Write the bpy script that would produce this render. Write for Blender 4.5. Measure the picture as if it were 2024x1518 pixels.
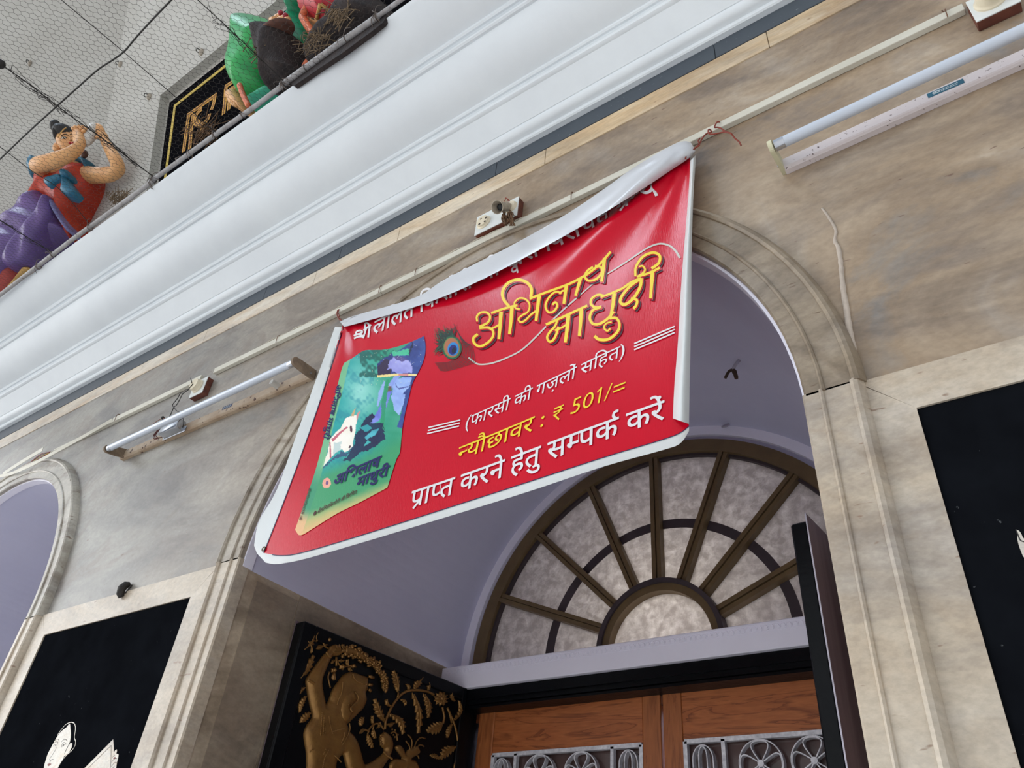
import bpy, bmesh, math, random
import numpy as np
from mathutils import Vector, Matrix

for o in list(bpy.data.objects):
    bpy.data.objects.remove(o)
SC = bpy.context.scene
COL = SC.collection
random.seed(7)
RNG = np.random.default_rng(7)

# ------------------------------------------------------------------ camera
# A phone held up 1.2 m in front of the wall, tilted back and rolled.
D = 1.2            # distance of the lens from the marble wall (wall face is y = 0)
CAM = np.array([0.0, -D, 1.6])
FPX = 1529.0       # focal length for a 2024 px wide frame
RX = np.array([[0.81610652, -0.2953188, -0.49674637],
               [0.57186747, 0.53658161, 0.62052217],
               [0.0832931, -0.79048528, 0.60679097]])
cam_data = bpy.data.cameras.new('camera')
cam_data.sensor_width = 36.0
cam_data.lens = 36.0 * FPX / 2024.0
cam_data.clip_start = 0.02
cam_obj = bpy.data.objects.new('camera', cam_data)
COL.objects.link(cam_obj)
M = Matrix.Identity(4)
for r in range(3):
    M[r][0] = RX[r][0]; M[r][1] = -RX[r][1]; M[r][2] = -RX[r][2]; M[r][3] = CAM[r]
cam_obj.matrix_world = M
SC.camera = cam_obj

# ------------------------------------------------------------------ light
world = bpy.data.worlds.new('world'); SC.world = world
world.use_nodes = True
wn = world.node_tree; wn.nodes.clear()
w_out = wn.nodes.new('ShaderNodeOutputWorld'); w_bg = wn.nodes.new('ShaderNodeBackground')
w_tc = wn.nodes.new('ShaderNodeTexCoord'); w_sep = wn.nodes.new('ShaderNodeSeparateXYZ')
w_ramp = wn.nodes.new('ShaderNodeValToRGB')
w_ramp.color_ramp.elements[0].position = 0.02; w_ramp.color_ramp.elements[0].color = (1.0, 0.99, 0.97, 1)
w_ramp.color_ramp.elements[1].position = 0.75; w_ramp.color_ramp.elements[1].color = (0.60, 0.70, 0.82, 1)
wn.links.new(w_tc.outputs['Generated'], w_sep.inputs[0])
wn.links.new(w_sep.outputs['Z'], w_ramp.inputs['Fac'])
wn.links.new(w_ramp.outputs['Color'], w_bg.inputs['Color'])
# two sky patches added for light: banner glare high in front, key low left
def sky_glow(direction, r_out, r_in, amount):
    d = wn.nodes.new('ShaderNodeVectorMath'); d.operation = 'DOT_PRODUCT'; d.inputs[1].default_value = tuple(Vector(direction).normalized())
    m = wn.nodes.new('ShaderNodeMapRange'); m.interpolation_type = 'SMOOTHSTEP'
    m.inputs[1].default_value = math.cos(math.radians(r_out)); m.inputs[2].default_value = math.cos(math.radians(r_in))
    m.inputs[3].default_value = 0.0; m.inputs[4].default_value = amount
    wn.links.new(w_tc.outputs['Generated'], d.inputs[0]); wn.links.new(d.outputs['Value'], m.inputs[0]); return m.outputs[0]
w_a1 = wn.nodes.new('ShaderNodeMath'); w_a2 = wn.nodes.new('ShaderNodeMath'); w_a2.inputs[1].default_value = 0.92
wn.links.new(sky_glow((-0.38, -0.46, 0.80), 8.5, 4, 17.0), w_a1.inputs[0]); wn.links.new(sky_glow((-0.88, -0.46, 0.12), 26, 10, 5.0), w_a1.inputs[1])
wn.links.new(w_a1.outputs[0], w_a2.inputs[0]); wn.links.new(w_a2.outputs[0], w_bg.inputs['Strength'])
wn.links.new(w_bg.outputs[0], w_out.inputs[0])
# high midday sun, nearly in the plane of the wall: it lights the yard floor, the shaded wall lives on the bounce and the sky
sun_d = bpy.data.lights.new('sun', 'SUN'); sun_d.energy = 2.6; sun_d.angle = math.radians(3)
sun_d.color = (1.0, 0.98, 0.96)
sun_o = bpy.data.objects.new('sun', sun_d); COL.objects.link(sun_o)
sun_o.rotation_euler = Vector((0.30, 0.10, -0.95)).to_track_quat('-Z', 'Y').to_euler()
SC.view_settings.view_transform = 'Standard'
SC.view_settings.look = 'None'
SC.view_settings.gamma = 1.0
SC.view_settings.use_curve_mapping = False
SC.view_settings.exposure = 0.0

# ------------------------------------------------------------------ geometry helpers
def ray(px, py):
    return RX @ np.array([px - 1012.0, py - 759.0, FPX])
def at(px, py, y=0.0):
    """point of the vertical plane y = const seen at a photograph pixel"""
    d = ray(px, py); t = (y - CAM[1]) / d[1]
    return CAM + d * t
def onp(px, py, P, n):
    d = ray(px, py); P = np.asarray(P, float); n = np.asarray(n, float)
    return CAM + d * (((P - CAM) @ n) / (d @ n))
def W(a, b, c=0.0):
    """wall units (multiples of D) -> metres: a along wall, b up from lens height, c depth"""
    return np.array([a * D, c * D, 1.6 + b * D])

def lin(c):
    return tuple((v / 255 / 12.92) if v / 255 <= 0.04045 else ((v / 255 + 0.055) / 1.055) ** 2.4 for v in c) + (1.0,)

def setp(o, label=None, cat=None, group=None, kind=None):
    if label: o['label'] = label
    if cat: o['category'] = cat
    if group: o['group'] = group
    if kind: o['kind'] = kind
    return o
def root(name, loc, label, cat, group=None, kind=None):
    o = bpy.data.objects.new(name, None); o.empty_display_size = 0.05
    o.location = Vector([float(v) for v in loc]); COL.objects.link(o)
    return setp(o, label, cat, group, kind)
def world_loc(o):
    v = Vector((0, 0, 0))
    while o is not None:
        v += o.location; o = o.parent
    return v
def obj(name, vf, mats, parent=None, smooth=False, mi=None, label=None):
    """one mesh object from world-space (verts, faces)"""
    V, F = vf
    V = np.asarray(V, float).reshape(-1, 3)
    off = np.array(world_loc(parent)) if parent is not None else np.array(
        [(V[:, 0].min() + V[:, 0].max()) / 2, (V[:, 1].min() + V[:, 1].max()) / 2, V[:, 2].min()])
    me = bpy.data.meshes.new(name)
    me.from_pydata((V - off).tolist(), [], [tuple(int(i) for i in f) for f in F])
    if not isinstance(mats, (list, tuple)): mats = [mats]
    for m in mats: me.materials.append(m)
    if mi is not None: me.polygons.foreach_set('material_index', np.asarray(mi, dtype=np.int32))
    if smooth is True: me.polygons.foreach_set('use_smooth', [True] * len(me.polygons))
    me.update()
    if isinstance(smooth, (int, float)) and smooth is not True and smooth:
        me.polygons.foreach_set('use_smooth', [True] * len(me.polygons))
        me.set_sharp_from_angle(angle=math.radians(smooth))
    o = bpy.data.objects.new(name, me); COL.objects.link(o)
    if parent is not None: o.parent = parent
    else: o.location = Vector(off.tolist())
    if label: o['label'] = label
    return o
def join(*parts):
    V = []; F = []; n = 0
    for v, f in parts:
        V.extend([tuple(p) for p in v]); F.extend([tuple(i + n for i in q) for q in f]); n += len(v)
    return V, F
def boxpts(c):
    return [c[i] for i in range(8)], [(0, 3, 2, 1), (4, 5, 6, 7), (0, 1, 5, 4), (1, 2, 6, 5), (2, 3, 7, 6), (3, 0, 4, 7)]
def box(x0, x1, y0, y1, z0, z1):
    return boxpts([(x0, y0, z0), (x1, y0, z0), (x1, y1, z0), (x0, y1, z0), (x0, y0, z1), (x1, y0, z1), (x1, y1, z1), (x0, y1, z1)])
def bevbox(x0, x1, y0, y1, z0, z1, b=0.003, seg=2):
    bm = bmesh.new(); v, f = box(x0, x1, y0, y1, z0, z1)
    vs = [bm.verts.new(p) for p in v]
    for q in f: bm.faces.new([vs[i] for i in q])
    bmesh.ops.recalc_face_normals(bm, faces=bm.faces)
    bmesh.ops.bevel(bm, geom=list(bm.edges), offset=b, segments=seg, profile=0.5, affect='EDGES')
    return bm_out(bm)
def bm_out(bm):
    bm.verts.index_update()
    V = [tuple(v.co) for v in bm.verts]; F = [tuple(v.index for v in f.verts) for f in bm.faces]
    bm.free(); return V, F
def rotz(vf, c, ang):
    ca, sa = math.cos(ang), math.sin(ang)
    return [(c[0] + (x - c[0]) * ca - (y - c[1]) * sa, c[1] + (x - c[0]) * sa + (y - c[1]) * ca, z) for x, y, z in vf[0]], vf[1]
def frame_of(t, up=(0, 0, 1)):
    t = t / (np.linalg.norm(t) + 1e-12); u = np.asarray(up, float)
    if abs(t @ u) > 0.95: u = np.array([1.0, 0, 0])
    a = np.cross(t, u); a /= np.linalg.norm(a); b = np.cross(a, t)
    return t, a, b
def smooth_path(P, n=6, closed=False):
    P = [np.asarray(p, float) for p in P]
    if len(P) < 3: return P
    out = []; m = len(P)
    for i in range(m if closed else m - 1):
        p0 = P[(i - 1) % m] if closed or i > 0 else 2 * P[0] - P[1]
        p1 = P[i]; p2 = P[(i + 1) % m]
        p3 = P[(i + 2) % m] if closed or i + 2 < m else 2 * P[-1] - P[-2]
        for k in range(n):
            t = k / n
            out.append(0.5 * ((2 * p1) + (-p0 + p2) * t + (2 * p0 - 5 * p1 + 4 * p2 - p3) * t * t + (-p0 + 3 * p1 - 3 * p2 + p3) * t ** 3))
    if not closed: out.append(P[-1])
    return out
def tube(P, r, n=8, closed=False, cap=True):
    """round tube along a polyline; r number or list"""
    P = [np.asarray(p, float) for p in P]; m = len(P)
    rr = r if isinstance(r, (list, tuple, np.ndarray)) else [r] * m
    V = []; F = []; a = None
    for i in range(m):
        t = P[(i + 1) % m] - P[i - 1] if closed else P[min(i + 1, m - 1)] - P[max(i - 1, 0)]
        if a is None: t, a, b = frame_of(t)
        else:
            t = t / (np.linalg.norm(t) + 1e-12); a = a - t * (a @ t)
            a /= (np.linalg.norm(a) + 1e-12); b = np.cross(a, t)
        for k in range(n):
            an = 2 * math.pi * k / n
            V.append(P[i] + (a * math.cos(an) + b * math.sin(an)) * rr[i])
    for i in range(m if closed else m - 1):
        j = (i + 1) % m
        for k in range(n):
            F.append((i * n + k, i * n + (k + 1) % n, j * n + (k + 1) % n, j * n + k))
    if cap and not closed:
        F.append(tuple(range(n))[::-1]); F.append(tuple((m - 1) * n + k for k in range(n)))
    return V, F
def cyl(p, q, r, n=20, r2=None):
    return tube([p, q], [r, r if r2 is None else r2], n)
def lathe(p, axis, prof, n=28):
    """prof: list of (r, h) along axis from p"""
    p = np.asarray(p, float); t, a, b = frame_of(np.asarray(axis, float))
    V = []; F = []
    for r, h in prof:
        for k in range(n):
            an = 2 * math.pi * k / n
            V.append(p + t * h + (a * math.cos(an) + b * math.sin(an)) * r)
    for i in range(len(prof) - 1):
        for k in range(n):
            F.append((i * n + k, i * n + (k + 1) % n, (i + 1) * n + (k + 1) % n, (i + 1) * n + k))
    F.append(tuple(range(n))[::-1]); F.append(tuple((len(prof) - 1) * n + k for k in range(n)))
    return V, F
def ellipsoid(c, ax, n=16, m=10):
    """ax: three axis vectors"""
    c = np.asarray(c, float); A = np.asarray(ax, float); V = []; F = []
    for i in range(m + 1):
        th = math.pi * i / m
        for k in range(n):
            ph = 2 * math.pi * k / n
            V.append(c + A[0] * math.sin(th) * math.cos(ph) + A[1] * math.sin(th) * math.sin(ph) + A[2] * math.cos(th))
    for i in range(m):
        for k in range(n):
            F.append((i * n + k, i * n + (k + 1) % n, (i + 1) * n + (k + 1) % n, (i + 1) * n + k))
    return V, F
def sweep_profile(prof, path_frames, closed_prof=True):
    """prof [(u,v)], path_frames [(origin,U,Vv)] -> skin"""
    V = []; F = []; n = len(prof)
    for o, U, Vv in path_frames:
        for u, v in prof: V.append(np.asarray(o) + np.asarray(U) * u + np.asarray(Vv) * v)
    for i in range(len(path_frames) - 1):
        for k in range(n if closed_prof else n - 1):
            F.append((i * n + k, i * n + (k + 1) % n, (i + 1) * n + (k + 1) % n, (i + 1) * n + k))
    if closed_prof:
        F.append(tuple(range(n))[::-1]); F.append(tuple((len(path_frames) - 1) * n + k for k in range(n)))
    return V, F
def xsweep(prof, x0, x1, n=1):
    """prof [(y,z)] metres swept along x"""
    fr = [((x0 + (x1 - x0) * i / n, 0, 0), (0, 1, 0), (0, 0, 1)) for i in range(n + 1)]
    return sweep_profile(prof, fr)
def strip_prof_open(prof, x0, x1):
    V = []; F = []
    for y, z in prof: V += [(x0, y, z), (x1, y, z)]
    for i in range(len(prof) - 1): F.append((2 * i, 2 * i + 1, 2 * i + 3, 2 * i + 2))
    return V, F
def fix(vf):
    bm = bmesh.new(); vs = [bm.verts.new([float(c) for c in p]) for p in vf[0]]
    for f in vf[1]:
        try: bm.faces.new([vs[i] for i in f])
        except ValueError: pass
    bmesh.ops.remove_doubles(bm, verts=bm.verts, dist=1e-6)
    bmesh.ops.recalc_face_normals(bm, faces=bm.faces)
    return bm_out(bm)
def fill2d(loops, offset=0.0):
    """planar polygons with holes -> (2-D verts, faces) through a filled curve"""
    cu = bpy.data.curves.new('tmp', 'CURVE'); cu.dimensions = '2D'; cu.fill_mode = 'BOTH'; cu.offset = offset
    for lp in loops:
        sp = cu.splines.new('POLY'); sp.points.add(len(lp) - 1)
        for p, q in zip(sp.points, lp): p.co = (q[0], q[1], 0, 1)
        sp.use_cyclic_u = True
    ob = bpy.data.objects.new('tmp', cu); COL.objects.link(ob)
    me = bpy.data.meshes.new_from_object(ob.evaluated_get(bpy.context.evaluated_depsgraph_get()))
    V = [tuple(v.co[:2]) for v in me.vertices]; F = [tuple(p.vertices) for p in me.polygons]
    bpy.data.objects.remove(ob); bpy.data.curves.remove(cu); bpy.data.meshes.remove(me)
    return V, F
def poly2d(loop):
    """simple polygon triangulated"""
    from mathutils.geometry import tessellate_polygon
    F = tessellate_polygon([[Vector((p[0], p[1], 0)) for p in loop]])
    return [tuple(p) for p in loop], [tuple(f) for f in F]
def ribbon2d(P, w):
    """flat stroke of width w (number or list) along a 2-D polyline"""
    P = [np.asarray(p, float)[:2] for p in P]; m = len(P); V = []; F = []
    ww = w if isinstance(w, (list, tuple, np.ndarray)) else [w] * m
    for i in range(m):
        t = P[min(i + 1, m - 1)] - P[max(i - 1, 0)]; t = t / (np.linalg.norm(t) + 1e-9)
        nrm = np.array([-t[1], t[0]]) * ww[i] * 0.5
        V += [tuple(P[i] + nrm), tuple(P[i] - nrm)]
    for i in range(m - 1): F.append((2 * i, 2 * i + 1, 2 * i + 3, 2 * i + 2))
    return V, F
def ellipse2d(cx, cy, rx, ry, rot=0, n=32):
    c, s = math.cos(rot), math.sin(rot)
    return [(cx + rx * math.cos(a) * c - ry * math.sin(a) * s, cy + rx * math.cos(a) * s + ry * math.sin(a) * c)
            for a in [2 * math.pi * k / n for k in range(n)]]
def solid(V2, F2, place, front, back):
    """thin solid: 2-D mesh placed by place(u, v, depth) between two depths, closed at its rim"""
    n = len(V2); V = [place(u, v, front) for u, v in V2] + [place(u, v, back) for u, v in V2]
    F = list(F2) + [tuple(i + n for i in f)[::-1] for f in F2]
    ed = {}
    for f in F2:
        for a, b in zip(f, f[1:] + f[:1]):
            k = (min(a, b), max(a, b)); ed.setdefault(k, []).append((a, b))
    for k, l in ed.items():
        if len(l) == 1:
            a, b = l[0]; F.append((b, a, a + n, b + n))
    return V, F

# ------------------------------------------------------------------ materials
def nodes_of(m):
    m.use_nodes = True; nt = m.node_tree
    return nt, nt.nodes['Principled BSDF']
def mat(name, c, rough=0.6, metal=0.0, spec=0.4, c2=None, scale=8.0, amt=0.5, bump=0.0, bscale=40.0, stretch=(1, 1, 1), specks=None, coat=0.0):
    m = bpy.data.materials.new(name); nt, p = nodes_of(m)
    p.inputs['Base Color'].default_value = lin(c); p.inputs['Roughness'].default_value = rough
    p.inputs['Metallic'].default_value = metal; p.inputs['Specular IOR Level'].default_value = spec
    p.inputs['Coat Weight'].default_value = coat
    geo = nt.nodes.new('ShaderNodeNewGeometry'); mp = nt.nodes.new('ShaderNodeMapping')
    mp.inputs['Scale'].default_value = stretch
    nt.links.new(geo.outputs['Position'], mp.inputs['Vector'])
    last = None
    nz = nt.nodes.new('ShaderNodeTexNoise'); nz.inputs['Scale'].default_value = scale
    nz.inputs['Detail'].default_value = 6; nz.inputs['Roughness'].default_value = 0.62
    nt.links.new(mp.outputs[0], nz.inputs['Vector'])
    if c2 is None: c2 = tuple(v * 0.86 for v in c)
    rp = nt.nodes.new('ShaderNodeValToRGB'); h = 0.5 - 0.5 * (1 - amt) * 0.6
    rp.color_ramp.elements[0].position = 0.5 - 0.28 * (1.15 - amt); rp.color_ramp.elements[0].color = lin(c2)
    rp.color_ramp.elements[1].position = 0.5 + 0.28 * (1.15 - amt); rp.color_ramp.elements[1].color = lin(c)
    nt.links.new(nz.outputs['Fac'], rp.inputs['Fac']); last = rp.outputs['Color']
    if specks:
        sc, thr, col = specks
        n2 = nt.nodes.new('ShaderNodeTexNoise'); n2.inputs['Scale'].default_value = sc; n2.inputs['Detail'].default_value = 3
        nt.links.new(mp.outputs[0], n2.inputs['Vector'])
        r2 = nt.nodes.new('ShaderNodeValToRGB'); r2.color_ramp.elements[0].position = thr; r2.color_ramp.elements[0].color = (0, 0, 0, 1)
        r2.color_ramp.elements[1].position = min(1, thr + 0.04); r2.color_ramp.elements[1].color = (1, 1, 1, 1)
        nt.links.new(n2.outputs['Fac'], r2.inputs['Fac'])
        mx = nt.nodes.new('ShaderNodeMixRGB'); mx.inputs['Color2'].default_value = lin(col)
        nt.links.new(r2.outputs['Color'], mx.inputs['Fac']); nt.links.new(last, mx.inputs['Color1']); last = mx.outputs[0]
    nt.links.new(last, p.inputs['Base Color'])
    if bump:
        nb = nt.nodes.new('ShaderNodeTexNoise'); nb.inputs['Scale'].default_value = bscale; nb.inputs['Detail'].default_value = 4
        nt.links.new(mp.outputs[0], nb.inputs['Vector'])
        bp = nt.nodes.new('ShaderNodeBump'); bp.inputs['Strength'].default_value = bump; bp.inputs['Distance'].default_value = 0.004
        nt.links.new(nb.outputs['Fac'], bp.inputs['Height']); nt.links.new(bp.outputs[0], p.inputs['Normal'])
    return m
def marble(name, tones, vein, vein_w=0.03, vein_amt=0.6, rot=(0, 0.7, 0), stretch=(1, 1, 1.6), scale=1.6, fleck=None, rough=0.38, left=None, split=(0, 1), streak=((0, 0.35, 0), (1.8, 1.8, 4.8), 0.42)):
    """cloudy veined marble; 'left' tones take over where x runs from split[1] down to split[0]"""
    m = bpy.data.materials.new(name); nt, p = nodes_of(m); L = nt.links; N = nt.nodes.new
    geo = N('ShaderNodeNewGeometry'); mp = N('ShaderNodeMapping')
    mp.inputs['Rotation'].default_value = rot; mp.inputs['Scale'].default_value = stretch
    L.new(geo.outputs['Position'], mp.inputs['Vector'])
    def noise(sc, det=6, dist=0.0, ro=0.6):
        n = N('ShaderNodeTexNoise'); n.inputs['Scale'].default_value = sc; n.inputs['Detail'].default_value = det
        n.inputs['Distortion'].default_value = dist; n.inputs['Roughness'].default_value = ro
        L.new(mp.outputs[0], n.inputs['Vector']); return n.outputs['Fac']
    def ramp(fac, stops):
        r = N('ShaderNodeValToRGB'); cr = r.color_ramp
        while len(cr.elements) < len(stops): cr.elements.new(0.5)
        for e, (pos, col) in zip(cr.elements, stops): e.position = pos; e.color = col
        L.new(fac, r.inputs['Fac']); return r.outputs['Color']
    def mix(f, a, b, mode='MIX'):
        x = N('ShaderNodeMixRGB'); x.blend_type = mode
        for s, v in zip(('Fac', 'Color1', 'Color2'), (f, a, b)):
            if hasattr(v, 'is_linked'): L.new(v, x.inputs[s])
            else: x.inputs[s].default_value = v
        return x.outputs[0]
    cloud = noise(scale * 1.4, 8, 0.8, 0.62)
    base = ramp(cloud, [(0.30, lin(tones[0])), (0.46, lin(tones[1])), (0.58, lin(tones[2])), (0.72, lin(tones[3]))])
    if left:
        b2 = ramp(cloud, [(0.30, lin(left[0])), (0.46, lin(left[1])), (0.58, lin(left[2])), (0.72, lin(left[3]))])
        sx = N('ShaderNodeSeparateXYZ'); L.new(geo.outputs['Position'], sx.inputs[0])
        mr = N('ShaderNodeMapRange'); mr.inputs[1].default_value = split[0]; mr.inputs[2].default_value = split[1]
        L.new(sx.outputs['X'], mr.inputs[0]); base = mix(mr.outputs[0], b2, base)
    v1 = noise(scale * 0.9, 7, 1.6, 0.55)
    g = (0, 0, 0, 1); w = (1, 1, 1, 1); a = (vein_amt,) * 3 + (1,)
    vm = ramp(v1, [(0.5 - vein_w * 2.5, g), (0.5 - vein_w * 0.3, a), (0.5 + vein_w * 0.3, a), (0.5 + vein_w * 2.5, g)])
    br = ramp(noise(scale * 2.3, 3), [(0.35, g), (0.6, w)])
    vm = mix(1.0, vm, br, 'MULTIPLY')
    base = mix(vm, base, lin(vein))
    fine = ramp(noise(scale * 28, 4), [(0.35, (0.88, 0.88, 0.88, 1)), (0.65, (1.06, 1.06, 1.06, 1))])
    base = mix(1.0, base, fine, 'MULTIPLY')
    ms = N('ShaderNodeMapping'); ms.inputs['Rotation'].default_value = streak[0]; ms.inputs['Scale'].default_value = streak[1]
    L.new(geo.outputs['Position'], ms.inputs['Vector'])
    ns = N('ShaderNodeTexNoise'); ns.inputs['Scale'].default_value = 1.0; ns.inputs['Detail'].default_value = 7; ns.inputs['Distortion'].default_value = 0.6; ns.inputs['Roughness'].default_value = 0.65
    L.new(ms.outputs[0], ns.inputs['Vector'])
    k = streak[2]
    base = mix(1.0, base, ramp(ns.outputs['Fac'], [(0.30, (1 - k, 1 - k, 1 - k * 0.9, 1)), (0.45, (1 - k * .35, 1 - k * .35, 1 - k * .3, 1)), (0.55, (1.02, 1.02, 1.02, 1)), (0.72, (1 + k * .25, 1 + k * .25, 1 + k * .25, 1))]), 'MULTIPLY')
    if fleck:
        m2 = N('ShaderNodeMapping'); m2.inputs['Rotation'].default_value = (0, -0.45, 0); m2.inputs['Scale'].default_value = (22, 22, 75)
        L.new(geo.outputs['Position'], m2.inputs['Vector'])
        nf = N('ShaderNodeTexNoise'); nf.inputs['Scale'].default_value = 1.0; nf.inputs['Detail'].default_value = 2
        L.new(m2.outputs[0], nf.inputs['Vector'])
        fm = ramp(nf.outputs['Fac'], [(0.70, g), (0.75, (0.75,) * 3 + (1,))])
        base = mix(fm, base, lin(fleck))
    L.new(base, p.inputs['Base Color'])
    p.inputs['Roughness'].default_value = rough; p.inputs['Specular IOR Level'].default_value = 0.35
    bp = N('ShaderNodeBump'); bp.inputs['Strength'].default_value = 0.12; bp.inputs['Distance'].default_value = 0.003
    L.new(noise(scale * 30, 3), bp.inputs['Height']); L.new(bp.outputs[0], p.inputs['Normal'])
    return m

M_MARBLE = marble('wall_marble', [(132, 130, 126), (150, 130, 107), (164, 146, 124), (176, 164, 149)], (124, 112, 102),
                  fleck=(104, 78, 66), left=[(118, 116, 112), (138, 134, 127), (146, 142, 134), (156, 152, 145)], split=(-2.6, -1.0))
M_MARBLE_ARCH = marble('arch_marble', [(124, 111, 93), (142, 127, 107), (154, 140, 121), (166, 153, 135)], (108, 92, 74), fleck=(96, 74, 58), scale=2.4,
                       left=[(150, 144, 132), (170, 164, 152), (180, 174, 162), (190, 184, 172)], split=(-2.6, -1.2))
M_MARBLE_TRIM = marble('trim_marble', [(164, 149, 130), (182, 168, 149), (190, 178, 161), (198, 188, 174)], (168, 148, 124), vein_amt=0.4, scale=2.6, fleck=(130, 104, 86))
M_MARBLE_JAMB = marble('jamb_marble', [(150, 134, 112), (170, 152, 130), (184, 168, 146), (196, 180, 158)], (116, 102, 84), scale=2.0)
M_MARBLE_JAMB2 = marble('jamb_border_marble', [(128, 114, 98), (146, 130, 112), (156, 142, 124), (166, 152, 134)], (112, 98, 84), scale=2.0)
M_CREAM = marble('cream_marble', [(196, 168, 128), (212, 190, 156), (218, 202, 176), (210, 200, 184)], (186, 150, 106), vein_amt=0.5, rot=(0, 0.1, 0), stretch=(0.5, 1, 2.4), scale=2.2, fleck=(140, 112, 84),
                 left=[(190, 180, 164), (206, 196, 180), (212, 204, 190), (216, 210, 198)], split=(-2.2, -0.9))
M_BLACKSTONE = None
M_SLATE = mat('slate', (70, 78, 86), 0.55, c2=(66, 74, 84), scale=6, specks=(90, 0.70, (120, 126, 130)))
M_WHITE = mat('white_paint', (222, 228, 232), 0.55, c2=(213, 219, 224), scale=3, bump=0.15, bscale=60)
M_UPWALL = mat('upper_wall_paint', (182, 180, 174), 0.8, c2=(170, 167, 160), scale=2.5, bump=0.2, bscale=80)
M_LAV = mat('lavender_plaster', (206, 206, 228), 0.6, c2=(198, 198, 222), scale=3, bump=0.25, bscale=30)
M_LINTEL = mat('lintel_paint', (240, 238, 252), 0.5, c2=(234, 232, 246), scale=4)
M_BLACKSTONE = mat('black_stone', (20, 22, 26), 0.4, spec=0.05, c2=(13, 14, 17), scale=7, specks=(70, 0.74, (74, 76, 78)))
M_BLACKSTONE.node_tree.nodes['Principled BSDF'].inputs['Specular IOR Level'].default_value = 0.0
M_BLACKPAINT = mat('black_paint', (13, 15, 19), 0.32, spec=0.14, c2=(8, 10, 13), scale=9, bump=0.2, bscale=60)
M_OLIVE = mat('olive_frame_paint', (112, 92, 62), 0.5, c2=(96, 78, 54), scale=12)
M_DARKBAR = mat('dark_bar', (70, 60, 64), 0.6)
M_WOOD = None
def wood(name, c1, c2, c3, axis='x', seed=0.0):
    m = bpy.data.materials.new(name); nt, p = nodes_of(m); L = nt.links; N = nt.nodes.new
    geo = N('ShaderNodeNewGeometry'); mp = N('ShaderNodeMapping')
    mp.inputs['Location'].default_value = (seed, seed * 0.7, seed * 1.3)
    mp.inputs['Scale'].default_value = (1.6, 6, 13) if axis == 'x' else (14, 6, 1.4)
    L.new(geo.outputs['Position'], mp.inputs['Vector'])
    n = N('ShaderNodeTexNoise'); n.inputs['Scale'].default_value = 1.7; n.inputs['Detail'].default_value = 5; n.inputs['Distortion'].default_value = 1.2
    L.new(mp.outputs[0], n.inputs['Vector'])
    w = N('ShaderNodeMath'); w.operation = 'MULTIPLY'; w.inputs[1].default_value = 5.0; L.new(n.outputs['Fac'], w.inputs[0])
    fr = N('ShaderNodeMath'); fr.operation = 'FRACT'; L.new(w.outputs[0], fr.inputs[0])
    r = N('ShaderNodeValToRGB'); cr = r.color_ramp; cr.elements.new(0.5)
    for e, (pos, c) in zip(cr.elements, [(0.0, c2), (0.35, c1), (1.0, c3)]): e.position = pos; e.color = lin(c)
    L.new(fr.outputs[0], r.inputs['Fac'])
    n2 = N('ShaderNodeTexNoise'); n2.inputs['Scale'].default_value = 14; n2.inputs['Detail'].default_value = 3; L.new(mp.outputs[0], n2.inputs['Vector'])
    mx = N('ShaderNodeMixRGB'); mx.blend_type = 'MULTIPLY'; mx.inputs['Fac'].default_value = 0.45
    L.new(r.outputs['Color'], mx.inputs['Color1']); L.new(n2.outputs['Fac'], mx.inputs['Color2'])
    L.new(mx.outputs[0], p.inputs['Base Color']); p.inputs['Roughness'].default_value = 0.42
    return m
M_WOOD = wood('teak_rail', (190, 110, 60), (140, 74, 40), (176, 100, 54), 'x')
M_WOODV = wood('teak_stile', (188, 112, 62), (150, 84, 46), (178, 104, 58), 'z', 3.1)
# ================================================================== THE SETTING
XC1, XC2, ZS, RA = -0.889 * D, -3.22 * D, 1.6 + 0.714 * D, 0.664 * D
ZTOP = 1.6 + 1.692 * D
DEPTH = 0.86 * D
setp(obj('floor', box(-14, 12, -16, 3.2, -0.2, 0), mat('floor_stone', (212, 210, 208), 0.6, c2=(196, 194, 192), scale=1.5)), kind='structure')

def wall_front():
    V = []; F = []; mi = []
    def quad(a, b, c, d, m):
        n = len(V); V.extend([a, b, c, d]); F.append((n, n + 1, n + 2, n + 3)); mi.append(m)
    xs = [-7.5, XC2 - RA, XC2 + RA, XC1 - RA, XC1 + RA, 3.0]
    for a, b in ((xs[0], xs[1]), (xs[2], xs[3]), (xs[4], xs[5])):      # piers
        quad((a, 0, 0), (b, 0, 0), (b, 0, ZTOP), (a, 0, ZTOP), 0)
        quad((b, 1.5, 0), (a, 1.5, 0), (a, 1.5, ZTOP), (b, 1.5, ZTOP), 0)
    for xc in (XC2, XC1):
        n = 72; pts = [(xc - RA * math.cos(math.pi * i / n), ZS + RA * math.sin(math.pi * i / n)) for i in range(n + 1)]
        for (x0, z0), (x1, z1) in zip(pts, pts[1:]):
            quad((x0, 0, z0), (x1, 0, z1), (x1, 0, ZTOP), (x0, 0, ZTOP), 0)
            quad((x1, 1.5, z1), (x0, 1.5, z0), (x0, 1.5, ZTOP), (x1, 1.5, ZTOP), 0)
            quad((x0, 0, z0), (x0, 1.5, z0), (x1, 1.5, z1), (x1, 0, z1), 1)
        quad((xc - RA, 0, 0), (xc - RA, 1.5, 0), (xc - RA, 1.5, ZS), (xc - RA, 0, ZS), 2)
        quad((xc + RA, 1.5, 0), (xc + RA, 0, 0), (xc + RA, 0, ZS), (xc + RA, 1.5, ZS), 2)
    quad((xs[0], 0, ZTOP), (xs[5], 0, ZTOP), (xs[5], 1.5, ZTOP), (xs[0], 1.5, ZTOP), 0)
    return V, F, mi
_v, _f, _m = wall_front()
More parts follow.
